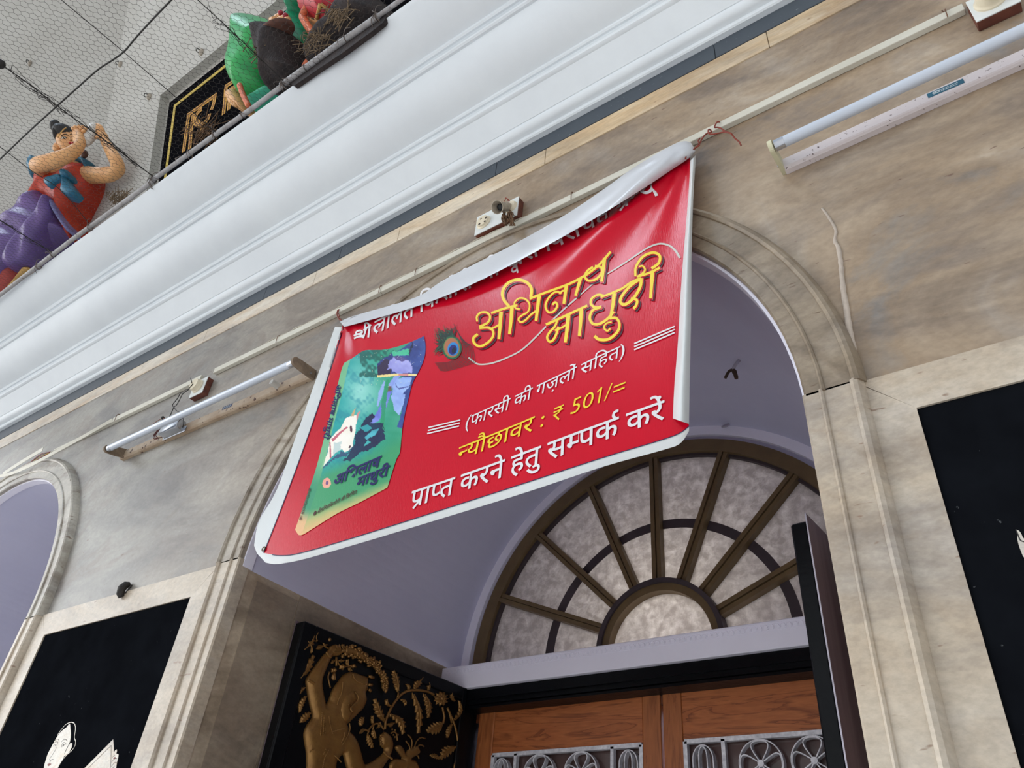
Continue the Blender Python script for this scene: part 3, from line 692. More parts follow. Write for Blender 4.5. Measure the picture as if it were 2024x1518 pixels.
GLYPHS = {
 'अ': (764, [[470,218,459,157,425,114,374,88,312,80,256,87,206,109,159,144,114,197,71,267,29,356,100,382,130,315,161,260,193,215,228,180,265,160,305,153,367,171,385,193,391,227,371,293,318,347,260,341,255,411,313,418,352,435,373,461,380,494,357,546,302,562,235,552,171,525,146,594,211,620,298,632,347,627,386,614,418,593,449,549,459,495,451,446,429,407,392,375,412,355,486,350,543,353,594,363,594,551,521,551,521,622,779,622,779,551,675,551,675,0,594,0,594,290,547,282,498,279,455,282]]),
 'आ': (1023, [[470,218,459,157,425,114,374,88,312,80,256,87,206,109,159,144,114,197,71,267,29,356,100,382,130,315,161,260,193,215,228,180,265,160,305,153,367,171,385,193,391,227,371,293,318,347,260,341,255,411,313,418,352,435,373,461,380,494,357,546,302,562,235,552,171,525,146,594,211,620,298,632,347,627,386,614,418,593,449,549,459,495,451,446,429,407,392,375,412,355,486,350,543,353,594,363,594,551,521,551,521,622,1038,622,1038,551,934,551,934,0,853,0,853,551,675,551,675,0,594,0,594,290,547,282,498,279,455,282]]),
 'भ': (703, [[174,632,240,622,291,586,321,533,332,437,332,321,533,321,533,551,402,551,402,622,717,622,717,551,614,551,614,0,533,0,533,250,332,250,332,213,318,166,283,151,243,164,204,196,175,237,164,278,178,309,224,321,253,321,253,426,248,498,232,538,207,560,169,568,128,555,114,521,138,478,218,460,210,389,163,396,123,408,91,426,57,464,46,520,56,571,84,606,125,625]]),
 'म': (598, [[509,551,509,0,428,0,428,250,207,250,207,213,193,166,159,151,119,164,80,196,51,237,39,278,53,309,100,321,126,321,126,551,0,551,0,622,612,622,612,551],[428,551,207,551,207,321,428,321]]),
 'ल': (678, [[0,551,0,622,693,622,693,551,589,551,589,0,508,0,508,355,494,356,445,344,397,301,356,208,279,232,311,313,263,342,209,353,174,347,148,330,126,271,148,199,210,127,309,40,255,-12,149,84,106,130,73,176,52,224,45,275,51,323,70,362,131,411,204,426,285,412,354,370,397,401,445,420,499,426,508,426,508,551]]),
 'ष': (578, [[593,622,593,551,489,551,489,0,408,0,408,191,341,160,254,146,182,160,128,194,91,258,79,358,79,551,0,551,0,622],[408,551,205,551,408,287],[189,240,219,223,262,217,313,225,360,245,159,507,159,369,162,304,172,266]]),
 'व': (556, [[571,551,467,551,467,0,387,0,387,165,324,133,233,118,182,123,137,139,100,164,71,198,52,239,46,286,53,340,72,383,104,418,147,444,197,459,255,464,288,463,326,459,354,454,349,381,306,388,259,391,204,384,162,364,136,331,127,287,135,243,159,212,193,194,235,188,284,194,325,211,387,260,387,551,0,551,0,622,571,622]]),
 'ध': (615, [[630,551,526,551,526,0,445,0,445,150,378,117,283,103,234,108,193,122,159,144,123,190,111,251,120,303,148,348,106,370,72,402,49,442,42,493,52,548,83,593,129,622,187,632,236,625,275,604,302,572,311,531,301,486,271,443,210,482,226,504,230,526,220,555,184,568,136,546,116,489,132,438,172,409,223,397,288,405,312,404,333,402,326,332,312,333,298,333,253,328,220,312,198,288,191,254,198,218,220,193,292,173,341,178,382,195,445,245,445,551,383,551,383,622,630,622]]),
 'र': (409, [[395,42,341,-12,230,87,138,181,75,256,47,305,40,340,55,376,104,393,148,382,181,349,238,399,256,468,251,514,239,551,0,551,0,622,424,622,424,551,320,551,332,511,336,458,331,407,314,365,254,301,167,254,272,147]]),
 'प': (568, [[479,551,479,0,398,0,398,191,335,159,254,146,182,160,128,194,91,258,79,358,79,551,0,551,0,622,583,622,583,551],[398,551,160,551,160,369,163,304,173,266,190,240,220,223,263,217,338,236,398,280]]),
 'क': (762, [[777,551,452,551,452,349,487,377,526,393,569,399,628,389,675,358,698,325,711,286,716,239,701,141,681,89,651,39,579,80,620,154,636,237,631,278,617,307,562,330,525,322,489,298,452,258,452,0,371,0,371,174,312,136,272,122,226,118,180,123,138,137,100,161,71,195,52,238,46,290,52,341,71,382,101,417,142,443,189,459,244,464,296,461,339,454,333,381,293,388,249,391,197,384,159,365,135,334,127,292,135,246,158,214,190,195,228,188,270,193,307,209,371,260,371,551,0,551,0,622,777,622]]),
 'ग': (563, [[208,551,208,234,196,193,160,178,107,199,60,250,41,308,55,345,102,359,127,359,127,551,0,551,0,622,578,622,578,551,474,551,474,0,393,0,393,551]]),
 'ज': (742, [[653,551,653,0,572,0,572,370,435,370,378,373,436,303,453,262,458,218,453,176,438,141,384,95,310,80,258,88,209,111,177,136,146,169,117,212,87,265,59,328,31,401,102,426,134,343,166,276,198,223,233,183,268,161,306,153,359,170,379,227,372,270,349,310,273,377,302,441,572,441,572,551,0,551,0,622,757,622,757,551]]),
 'त': (570, [[481,551,481,0,400,0,400,328,291,328,200,322,150,299,132,274,126,237,135,189,163,143,192,110,228,76,271,40,217,-12,132,68,69,151,51,195,45,242,59,305,93,351,163,388,272,399,400,399,400,551,0,551,0,622,584,622,584,551]]),
 'थ': (642, [[553,551,553,0,472,0,472,180,403,147,308,132,253,138,206,154,164,181,128,219,101,266,83,322,141,337,185,356,217,378,245,418,255,467,249,511,232,543,205,562,171,568,130,556,114,521,134,480,195,461,187,391,129,405,84,431,56,468,46,519,55,568,83,604,123,625,172,632,251,615,285,592,312,561,330,520,336,469,331,422,318,383,296,349,265,319,227,295,182,274,234,221,268,208,314,203,362,208,403,223,472,275,472,551,390,551,390,622,656,622,656,551]]),
 'न': (555, [[0,622,569,622,569,551,466,551,466,0,385,0,385,298,204,298,204,244,190,202,153,188,102,209,56,260,37,318,51,355,98,369,385,369,385,551,0,551]]),
 'य': (580, [[595,622,595,551,491,551,491,0,410,0,410,179,343,147,253,132,196,139,148,159,108,193,74,238,52,291,38,353,92,369,130,390,152,418,160,457,149,509,123,551,0,551,0,622],[129,301,152,258,180,228,215,209,259,203,306,208,346,224,410,274,410,551,211,551,233,498,240,445,227,380,190,333]]),
 'ह': (531, [[321,69,380,98,403,148,396,182,374,208,336,224,280,229,219,222,175,201,147,167,138,124,150,64,197,-1,302,-89,248,-142,191,-95,145,-51,108,-9,80,35,64,81,58,130,73,198,115,248,83,292,69,352,79,400,106,433,159,458,229,465,361,465,361,551,0,551,0,622,546,622,546,551,442,551,442,394,230,394,186,391,164,381,149,347,159,312,183,284,232,296,284,300,347,295,397,279,435,255,461,225,481,153,473,100,447,57,405,24,348,2]]),
 'स': (676, [[587,551,587,0,506,0,506,266,448,254,380,251,292,259,212,277,167,253,264,146,380,42,326,-12,221,87,133,181,73,256,46,305,40,340,55,376,104,393,148,382,181,350,210,399,217,458,213,512,201,551,0,551,0,622,691,622,691,551],[369,322,440,326,506,339,506,551,281,551,293,511,298,458,289,385,262,333]]),
 'फ': (771, [[460,551,460,349,514,386,578,399,637,389,684,358,707,325,720,286,725,239,710,141,690,89,660,39,588,80,629,154,645,237,640,278,625,307,570,330,534,322,497,297,460,257,460,0,379,0,379,193,323,160,248,146,176,161,125,197,90,262,79,354,79,551,0,551,0,622,786,622,786,551],[160,551,160,360,166,281,188,240,213,223,248,217,321,234,379,278,379,551]]),
 'छ': (701, [[296,70,347,74,393,85,436,102,476,126,509,154,537,187,558,225,570,266,574,310,568,353,551,388,524,411,487,419,439,401,424,358,451,301,485,278,535,261,502,198,452,216,413,237,384,263,356,306,347,356,354,400,375,438,409,466,455,481,455,551,0,551,0,622,715,622,715,551,535,551,535,477,582,457,620,422,645,372,653,308,647,251,628,195,608,159,585,126,557,96,523,68,486,45,444,26,397,11,349,3,296,0,236,5,188,19,150,42,113,89,101,147,109,191,132,231,95,254,67,284,49,318,43,359,54,412,88,451,122,469,161,479,206,483,249,481,288,473,282,404,251,412,212,415,146,399,124,350,146,305,202,281,266,290,289,289,308,287,302,217,289,218,276,218,205,201,182,148,190,113,213,89,249,75]]),
 'च': (634, [[649,551,545,551,545,0,465,0,465,165,403,133,317,118,268,123,227,137,191,161,163,194,147,231,141,275,154,330,185,371,38,369,38,441,331,441,367,441,389,440,382,370,350,370,298,364,257,346,230,315,221,274,228,236,250,210,317,188,363,193,403,210,465,260,465,551,0,551,0,622,649,622]]),
 'श': (680, [[122,189,64,207,40,255,58,299,104,314,142,307,191,276,236,299,273,335,297,384,305,443,298,493,275,533,242,558,199,566,153,553,138,516,148,484,186,454,270,440,253,370,195,378,149,394,113,418,78,463,66,517,75,563,102,600,145,624,204,632,250,627,292,611,329,584,359,547,378,499,384,440,380,394,369,352,350,312,323,275,292,245,254,221,341,135,414,43,350,-1,258,118,179,194],[591,551,591,0,510,0,510,551,421,551,421,622,695,622,695,551]]),
 'द': (520, [[413,-58,373,11,342,73,316,70,287,68,203,79,125,113,93,140,68,176,51,220,46,272,62,348,102,401,139,426,183,443,290,456,295,456,295,551,0,551,0,622,534,622,534,551,376,551,376,385,327,385,234,378,173,355,139,317,126,262,136,214,166,175,197,155,237,144,287,140,299,140,312,141,306,176,327,226,373,240,411,234,439,216,461,162,447,113,410,86,439,37,480,-24]]),
 'ा': (259, [[170,551,170,0,89,0,89,551,0,551,0,622,273,622,273,551]]),
 'ि': (259, [[89,551,0,551,0,622,80,622,61,669,53,724,60,774,79,815,111,849,155,875,206,891,266,896,358,887,440,862,516,820,587,762,649,694,704,615,620,615,512,733,401,801,283,824,221,817,174,795,144,760,134,714,144,662,165,622,273,622,273,551,170,551,170,0,89,0]]),
 'ी': (259, [[-185,615,-211,682,-220,748,-210,807,-178,855,-146,878,-107,891,-61,896,-6,889,39,868,76,831,108,779,127,733,146,681,163,622,273,622,273,551,170,551,170,0,89,0,89,551,0,551,0,622,87,622,68,686,49,737,29,776,-8,813,-57,825,-92,819,-118,801,-134,772,-139,733,-129,672,-105,615]]),
 'ु': (0, [[-248,-12,-193,5,-136,11,-89,6,-51,-7,-20,-28,12,-72,22,-129,10,-185,-25,-229,-61,-251,-105,-264,-157,-268,-220,-263,-276,-247,-325,-222,-372,-187,-414,-147,-455,-100,-394,-57,-320,-136,-246,-182,-157,-196,-97,-187,-62,-163,-51,-122,-76,-73,-131,-57,-180,-62,-222,-79]]),
 'े': (0, [[-169,615,-211,740,-256,804,-315,823,-354,819,-385,809,-409,882,-318,896,-268,890,-225,871,-187,836,-154,784,-133,737,-113,681,-94,615]]),
 'ो': (259, [[170,551,170,0,89,0,89,551,0,551,0,622,273,622,273,551],[90,615,49,740,3,804,-56,823,-95,819,-126,809,-150,882,-59,896,-9,890,35,871,72,836,106,784,127,737,146,681,165,615]]),
 'ौ': (259, [[170,551,170,0,89,0,89,551,0,551,0,622,273,622,273,551],[80,615,31,674,-14,698,-61,703,-102,697,-143,682,-169,751,-121,767,-67,773,-24,768,13,752,72,692,76,694,37,775,-4,815,-57,827,-97,823,-127,813,-150,882,-59,896,-9,890,35,871,72,836,106,784,127,737,146,681,165,615]]),
 'ं': (0, [[-185,772,-169,813,-130,830,-91,813,-75,772,-91,731,-130,714,-169,731]]),
 '्': (0, [[-179,-44,-131,-39,-87,-42,-48,-51,-13,-65,35,-94,78,-133,151,-227,94,-268,60,-219,27,-180,-7,-151,-43,-130,-82,-117,-125,-113,-148,-115,-167,-118]]),
 '़': (0, [[-338,-134,-322,-93,-283,-76,-244,-93,-228,-134,-244,-176,-283,-192,-322,-176]]),
 '₹': (538, [[512,555,487,471,26,471,51,555],[294,0,36,316,34,378,163,378,248,393,302,436,320,507,310,565,282,609,251,629,211,641,163,645,26,645,51,728,163,728,219,725,266,715,306,699,354,665,389,621,409,568,416,508,410,453,392,403,360,360,314,327,273,311,227,301,173,298,170,298,409,6,409,0],[512,728,487,643,124,646,148,728]]),
 '5': (500, [[404,682,101,682,101,327,232,331,312,284,340,207,320,144,269,101,199,84,148,90,99,107,50,134,50,33,107,8,160,-5,215,-9,332,21,409,97,438,209,407,324,322,400,190,423,190,594,404,594]]),
 '0': (500, [[470,341,441,528,365,648,250,691,132,645,57,524,30,341,59,154,135,34,250,-9,368,37,443,158],[372,341,357,201,315,114,250,84,184,116,142,204,128,341,143,481,185,568,250,598,316,566,358,478]]),
 '1': (500, [[300,682,202,682,202,0,300,0]]),
 '/': (281, [[8,-9,78,-9,274,691,204,691]]),
 '=': (584, [[56,503,56,421,528,421,528,503],[56,285,56,203,528,203,528,285]]),
 '(': (323, [[167,232,183,407,231,559,311,694,258,694,153,556,87,399,64,232,89,60,156,-97,258,-230,311,-230,229,-90,182,62]]),
 ')': (323, [[156,232,140,57,92,-95,12,-230,65,-230,170,-92,236,65,259,232,234,404,167,561,65,694,12,694,94,554,141,402]]),
 ':': (219, [[109,458,67,440,49,398,67,356,109,338,151,356,169,398,151,440],[109,111,67,93,49,51,67,9,109,-9,151,9,169,51,151,93]]),
 '●': (910, [[455,-11,403,-8,356,2,310,18,266,40,226,67,190,99,157,136,130,175,109,218,93,265,83,314,80,364,83,415,93,463,109,509,131,553,158,593,190,629,227,662,267,689,310,710,357,726,405,736,455,739,507,736,555,726,601,710,645,688,684,661,720,629,753,592,780,552,801,509,817,462,827,414,830,364,827,312,817,264,801,218,779,174,752,135,720,99,683,66,644,39,601,18,554,2,505,-8]]),
}
# ================================================================== THE BANNER
def halfclip(loop, xc):
    out = []; n = len(loop)
    for i in range(n):
        a, b = loop[i], loop[(i + 1) % n]
        if a[0] <= xc: out.append(a)
        if (a[0] <= xc) != (b[0] <= xc):
            t = (xc - a[0]) / (b[0] - a[0]); out.append((xc, a[1] + t * (b[1] - a[1])))
    return out
def stroke_loop(P, w, n=5):
    P = smooth_path([(x, y, 0) for x, y in P], n); V, _ = ribbon2d(P, w)
    return V[0::2] + V[1::2][::-1]
def glyph(c):
    adv, sp = GLYPHS[c]
    return adv / 1000, [[(s[i] / 1000, s[i + 1] / 1000) for i in range(0, len(s), 2)] for s in sp]
def shape_text(s):
    """Devanagari layout: list of outline groups (each filled on its own) and the total width in ems"""
    groups = []; x = 0.0; i = 0
    CONS = set('कखगघङचछजझञटठडढणतथदधनपफबभमयरलवशषसह')
    def put(loops, dx): groups.append([[(a + dx, b) for a, b in lp] for lp in loops])
    def stem(c):
        xs = [a for lp in glyph(c)[1] for a, b in lp if abs(b) < 0.004]
        return max(xs), (min(v for v in xs if v > max(xs) - 0.12))
    while i < len(s):
        c = s[i]
        if c == ' ': x += 0.26; i += 1; continue
        if s.startswith('श्री', i):
            for st in ([(0.02, 0.20), (0.16, 0.27), (0.20, 0.30)], [(0.03, 0.06), (0.20, 0.13), (0.36, 0.17)], [(0.19, 0.28), (0.15, 0.38), (0.22, 0.47), (0.33, 0.44), (0.32, 0.35), (0.20, 0.28), (0.40, 0.17)]):
                groups.append(('stroke', [(a + x, b) for a, b in st], 0.085))
            put([[(0.38, 0.0), (0.46, 0.0), (0.46, 0.62), (0.38, 0.62)]], x)
            put([[(0.30, 0.55), (0.56, 0.55), (0.56, 0.622), (0.30, 0.622)]], x)
            x += 0.54; a, lp = glyph('ी'); put(lp, x); x += a; i += 4; continue
        if c in CONS:
            cl = [c]; j = i + 1
            while j + 1 < len(s) and s[j] == '्' and s[j + 1] in CONS: cl.append(s[j + 1]); j += 2
            marks = ''
            while j < len(s) and s[j] in 'ािीुेोौं़': marks += s[j]; j += 1
            if 'ि' in marks: a, lp = glyph('ि'); put(lp, x); x += a
            reph = cl[0] == 'र' and len(cl) > 1
            if reph: cl = cl[1:]
            rak = len(cl) > 1 and cl[-1] == 'र'
            if rak: cl = cl[:-1]
            if cl == ['द', 'व']:
                a, lp = glyph('व'); put([[(0.20 + p * 0.62, q * 0.62 - 0.27) for p, q in l] for l in lp], x); cl = ['द']
            for h in cl[:-1]:
                R_, L_ = stem(h); lp = [halfclip(l, L_ - 0.002) for l in glyph(h)[1]]
                put([l for l in lp if len(l) > 2], x); x += L_ - 0.01
            a, lp = glyph(cl[-1])
            put(lp, x)
            if rak:
                R_, L_ = stem(cl[-1]); put([stroke_loop([(L_ + 0.03, 0.19), (L_ - 0.22, -0.06)], 0.075)], x)
            x += a
            if reph: put([stroke_loop([(-0.02, 0.60), (-0.10, 0.72), (-0.05, 0.84), (0.06, 0.85)], 0.075)], x - 0.06)
            for mk in marks:
                if mk == 'ि': continue
                a, lp = glyph(mk); put(lp, x); x += a
            i = j; continue
        if c == '₹':
            for st in ([(0.03, 0.60), (0.44, 0.60)], [(0.03, 0.44), (0.44, 0.44)], [(0.05, 0.60), (0.22, 0.60), (0.33, 0.53), (0.30, 0.38), (0.16, 0.31), (0.05, 0.31)], [(0.08, 0.31), (0.22, 0.16), (0.36, 0.0)]):
                groups.append(('stroke', [(a + x, b) for a, b in st], 0.075))
            x += 0.52; i += 1; continue
        if c == '1':
            groups.append([[(x + 0.18, 0.0), (x + 0.27, 0.0), (x + 0.27, 0.70), (x + 0.20, 0.70), (x + 0.06, 0.56), (x + 0.09, 0.50), (x + 0.18, 0.57)]]); x += 0.42; i += 1; continue
        a, lp = glyph(c); put(lp, x + (0.0)); x += a; i += 1
    return groups, x

# ---- cloth surface: hangs a little in front of the wall, pulled into folds by its tied corners
B_TL, B_TR = at(690, 640, -0.03), at(1366, 300, -0.03)
B_ZT = (B_TL[2] + B_TR[2]) / 2
def Yb(x, z):
    v = (B_ZT - z) / 0.86
    y = -0.034 - 0.030 * math.sin(min(max(v, 0), 1.05) * 1.6)
    dx, dz = x - B_TR[0], z - B_TR[2]; r = math.hypot(dx, dz) + 1e-6
    ph = math.atan2(-dz, -dx)               # 0 along the top edge, pi/2 straight down
    amp = 0.016 * math.exp(-((r - 0.30) / 0.24) ** 2)
    y -= amp * math.exp(-((ph - 0.62) / 0.13) ** 2) - 0.6 * amp * math.exp(-((ph - 0.36) / 0.12) ** 2)
    y -= 0.004 * math.exp(-r / 0.35) * math.cos(16 * ph) * min(1, r / 0.08)
    dx, dz = x - B_TL[0], z - B_TL[2]; r = math.hypot(dx, dz) + 1e-6; ph = math.atan2(-dz, dx)
    y -= 0.005 * math.exp(-((r - 0.12) / 0.12) ** 2) * math.cos(9 * ph)
    y -= 0.006 * math.sin((x - B_TL[0]) * 6.0 + 1.0) * min(max(v, 0), 1)
    return y
def pb(px, py, off=0.0):
    """photograph pixel -> point on the banner cloth, lifted off it by 'off'"""
    y = -0.05
    for _ in range(6):
        P = at(px, py, y); y = Yb(P[0], P[2]) - off
    return P
def pxz(px, py): return pb(px, py)[[0, 2]]
def cloth(x, z, off=0.0): return (x, Yb(x, z) - off, z)

def bmat(name, c, rough=0.34, c2=None):
    m = mat(name, c, rough, spec=0.18, c2=c2 or tuple(v * 0.95 for v in c), scale=3)
    nt, p = nodes_of(m); L = nt.links; N = nt.nodes.new
    geo = N('ShaderNodeNewGeometry'); mp = N('ShaderNodeMapping'); mp.inputs['Scale'].default_value = (420, 1, 60)
    L.new(geo.outputs['Position'], mp.inputs['Vector'])
    nz = N('ShaderNodeTexNoise'); nz.inputs['Scale'].default_value = 1.0; nz.inputs['Detail'].default_value = 2; L.new(mp.outputs[0], nz.inputs['Vector'])
    bp = N('ShaderNodeBump'); bp.inputs['Strength'].default_value = 0.18; bp.inputs['Distance'].default_value = 0.002
    L.new(nz.outputs['Fac'], bp.inputs['Height']); L.new(bp.outputs[0], p.inputs['Normal'])
    return m
M_RED = bmat('banner_red', (196, 8, 36), 0.22)
M_BWHITE = bmat('banner_white', (208, 212, 212), 0.36)
M_BBACK = mat('banner_reverse', (200, 202, 206), 0.28, spec=0.5, c2=(190, 192, 197), scale=5)
M_TXTW = bmat('print_white', (222, 220, 222), 0.34)
M_TXTY = bmat('print_yellow', (236, 208, 52), 0.34)
M_SHADOW = bmat('print_maroon', (62, 10, 22), 0.34)
M_NAVY = bmat('print_navy', (34, 30, 92), 0.34)
M_BROWN = bmat('print_brown', (74, 30, 30), 0.34)
M_SILVER = bmat('print_silver', (196, 192, 184), 0.34)
M_EDGE = bmat('print_edge', (40, 24, 66), 0.4)

banner = root('banner', (at(1000, 700)[0], -0.06, B_ZT - 0.86),
              'red vinyl banner with yellow and white Hindi lettering tied across the arch', 'banner')
def interp(P, t):
    P = np.asarray(P, float); d = np.r_[0, np.cumsum(np.hypot(*np.diff(P, axis=0).T))]; d /= d[-1]
    return np.array([np.interp(t, d, P[:, 0]), np.interp(t, d, P[:, 1])])
def sm(P, n=6): return [tuple(p[:2]) for p in smooth_path([(x, y, 0) for x, y in P], n)]
B_L = sm([(679, 647), (648, 745), (613, 850), (566, 978), (521, 1093)])
B_LO = sm([(662, 646), (641, 706), (621, 760), (584, 865), (547, 968), (512, 1030), (502, 1078)])
B_R = sm([(1364, 306), (1364, 380), (1360, 493), (1358, 630), (1354, 760), (1357, 820), (1362, 842)])
B_T = sm([(679, 647), (690, 632), (821, 592), (881, 556), (1011, 490), (1120, 428), (1200, 374), (1250, 338), (1330, 296), (1364, 306)], 3)
B_B = sm([(521, 1093), (556, 1098), (606, 1090), (756, 1045), (1012, 963), (1187, 906), (1312, 868), (1345, 855), (1362, 842)], 4)
B_BO = sm([(525, 1112), (556, 1114), (656, 1090), (1012, 982), (1187, 924), (1312, 889), (1345, 876), (1362, 852)], 4)
def coons(u, v):
    T, Bm, L_, R_ = interp(B_T, u), interp(B_B, u), interp(B_L, v), interp(B_R, v)
    c = (1 - u) * (1 - v) * np.array(B_L[0]) + u * (1 - v) * np.array(B_R[0]) + (1 - u) * v * np.array(B_L[-1]) + u * v * np.array(B_R[-1])
    return (1 - v) * T + v * Bm + (1 - u) * L_ + u * R_ - c
NU, NV = 110, 80
V = []; F = []; mi = []
NB = 3
def idx(i, j): return j * (NU + NB + 1) + i
for j in range(NV + NB + 1):
    for i in range(NU + NB + 1):
        u = (i - NB) / NU; v = j / NV
        if i >= NB and j <= NV: q = coons(u, v); o = 0.0
        elif i < NB and j <= NV:
            t = (NB - i) / NB; q = interp(B_L, v) * (1 - t) + interp(B_LO, v) * t; o = -0.010 * t * t
        elif i >= NB: t = (j - NV) / NB; q = interp(B_B, u) * (1 - t) + interp(B_BO, u) * t; o = -0.004 * t * t
        else:
            s = (NB - i) / NB; t = (j - NV) / NB
            q = (np.array(B_L[-1]) * (1 - s) + np.array(B_LO[-1]) * s) * (1 - t) + (np.array(B_BO[0]) * (1 - s) + np.array((508, 1094)) * s) * t; o = -0.008 * s
        V.append(pb(q[0], q[1], o))
for j in range(NV + NB):
    for i in range(NU + NB):
        F.append((idx(i, j), idx(i, j + 1), idx(i + 1, j + 1), idx(i + 1, j))); mi.append(0 if (i >= NB and j < NV) else 1)
obj('sheet', (V, F), [M_RED, M_BWHITE], banner, smooth=True, mi=mi)
# thin dark printed edge between red field and white border
def px_ribbon(P, w, off):
    V, F = ribbon2d(P, w); return [pb(x, y, off) for x, y in V], F
obj('border_line', join(px_ribbon(B_L, 1.6, 0.0012), px_ribbon(B_B[2:], 1.6, 0.0012)), M_EDGE, banner)
# top hem flopping over: its reverse side shows and hides the heads of the first line
FU = sm([(672, 636), (700, 624), (821, 588), (881, 551), (1011, 485), (1120, 423), (1200, 369), (1250, 333), (1330, 286), (1362, 280), (1374, 297)], 6)
FL = sm([(680, 646), (704, 640), (800, 613), (880, 585), (960, 549), (1060, 497), (1160, 441), (1260, 380), (1330, 334), (1360, 314), (1374, 300)], 6)
V = []; F = []; NS, NT = 90, 14
for i in range(NS + 1):
    s = i / NS; a = interp(FU, s); b = interp(FL, s); wd = np.linalg.norm(b - a) / 60.0; k_ = 1 - 0.85 * max(0.0, min(1.0, (s - 0.62) / 0.28))
    for k in range(NT + 1):
        t = k / NT; q = a * (1 - t) + b * t
        V.append(pb(q[0], q[1], 0.003 + 0.040 * wd * (1 - k_) * math.sin(math.pi * min(t * 0.92 + 0.04, 1)) ** 0.8 + 0.036 * wd * k_ * math.sin(math.pi / 2 * t) ** 1.1 + 0.004 * wd * math.sin(9 * s + 3 * t)))
for i in range(NS):
    for k in range(NT):
        n = i * (NT + 1) + k; F.append((n, n + 1, n + NT + 2, n + NT + 1))
obj('folded_hem', (V, F), M_BBACK, banner, smooth=True, label='silvery reverse of the banner folded over at the top')
# right margin curling into a roll
RI = sm([(1364, 318), (1361, 380), (1347, 555), (1340, 675), (1333, 762), (1330, 827)])
RO = sm([(1376, 306), (1371, 380), (1367, 493), (1366, 630), (1363, 760), (1362, 838)])
V = []; F = []; NS, NT = 40, 12
for i in range(NS + 1):
    s = i / NS; a = interp(RI, s); b = interp(RO, s); wd = np.linalg.norm(b - a) / 1000
    for k in range(NT + 1):
        t = k / NT; q = a * (1 - t) + b * t
        V.append(pb(q[0], q[1], 0.003 + 0.9 * wd * math.sin(math.pi * t)))
for i in range(NS):
    for k in range(NT):
        n = i * (NT + 1) + k; F.append((n, n + NT + 1, n + NT + 2, n + 1))
obj('rolled_margin', (V, F), M_BWHITE, banner, smooth=True, label='white right margin of the banner curling over')
for q in ((521, 1085), (684, 637)):
    P = pb(q[0], q[1], 0.003); obj('eyelet', tube([P + np.array([0.006 * math.cos(a), 0, 0.006 * math.sin(a)]) for a in np.linspace(0, 2 * math.pi, 14)[:-1]], 0.0016, 6, closed=True), mat('eyelet_metal', (96, 84, 60), 0.4, 0.8), banner, smooth=True)

def text_line(name, s, L, R, T, m, off=0.0022, bold=0.010, parent=None, slant=0.0):
    """Hindi line between baseline pixels L..R, T = pixel of the headline above L"""
    groups, w = shape_text(s)
    l, r, t = pxz(*L), pxz(*R), pxz(*T); ex = (r - l) / w; ey = (t - l) / 0.622
    parts = []
    for g in groups:
        if g[0] == 'stroke': V2, F2 = ribbon2d(sm(g[1], 5), g[2] + bold * 1.5)
        else: V2, F2 = fill2d(g, bold)
        parts.append(([cloth(*(l + ex * a + ey * b), off) for a, b in V2], F2))
    return obj(name, join(*parts), m, parent or banner)
text_line('white_lettering', 'ललित किशोरी जी द्वारा विरचित ग्रन्थ', (736, 663), (1306, 385), (742, 636), M_TXTW, bold=0.010)
def c7t(P): return [(640 + x / 13.8, 590 + y / 13.8) for x, y in P]
obj('white_lettering', join(*[px_ribbon(sm(c7t(q), 5), 3.5, 0.0022) for q in ([(818, 1022), (880, 985), (930, 972)], [(885, 985), (885, 920), (950, 880), (1035, 885), (1040, 930), (975, 965), (930, 972), (1000, 985), (1082, 1030)], [(822, 1092), (900, 1055), (1000, 1035), (1085, 1050)],
    [(1152, 830), (1115, 950), (1072, 1085)], [(1085, 868), (1190, 790), (1292, 716)], [(1252, 760), (1235, 900), (1212, 1062)], [(1122, 800), (1128, 690), (1172, 662), (1225, 710), (1246, 770)])]), M_TXTW, banner)
text_line('white_lettering', '(फारसी की गज़लों सहित)', (918, 849), (1237, 702), (923, 827), M_TXTW, bold=0.002)
_l, _r, _t = np.array([903, 913.]), np.array([1237, 777.]), np.array([909, 885.])
_w1, _w2 = shape_text('न्यौछावर :')[1], shape_text('न्यौछावर : ₹ 501/=')[1]; _ws = shape_text('न्यौछावर : ')[1]
text_line('yellow_lettering', 'न्यौछावर :', _l, _l + (_r - _l) * _w1 / _w2, _t, M_TXTY, bold=0.002)
text_line('price_lettering', '₹ 501/=', _l + (_r - _l) * _ws / _w2, _r, _t + (_r - _l) * _ws / _w2, M_TXTY, bold=-0.008)
text_line('white_lettering', 'प्राप्त करने हेतु सम्पर्क करें', (810, 1005), (1314, 829), (816, 972), M_TXTW, bold=0.008)
for dx, dy in ((0, 0), (-1.2, 6), (-2.5, 12)):
    obj('ruled_bar', px_ribbon([(847 + dx, 845 + dy), (910 + dx, 830 + dy)], 2.6, 0.002), M_TXTW, banner)
for dy in (0, 6.2, 12.4):
    obj('ruled_bar', px_ribbon([(1253.5, 679 + dy), (1333.5, 645 + dy)], 2.8, 0.002), M_TXTW, banner)

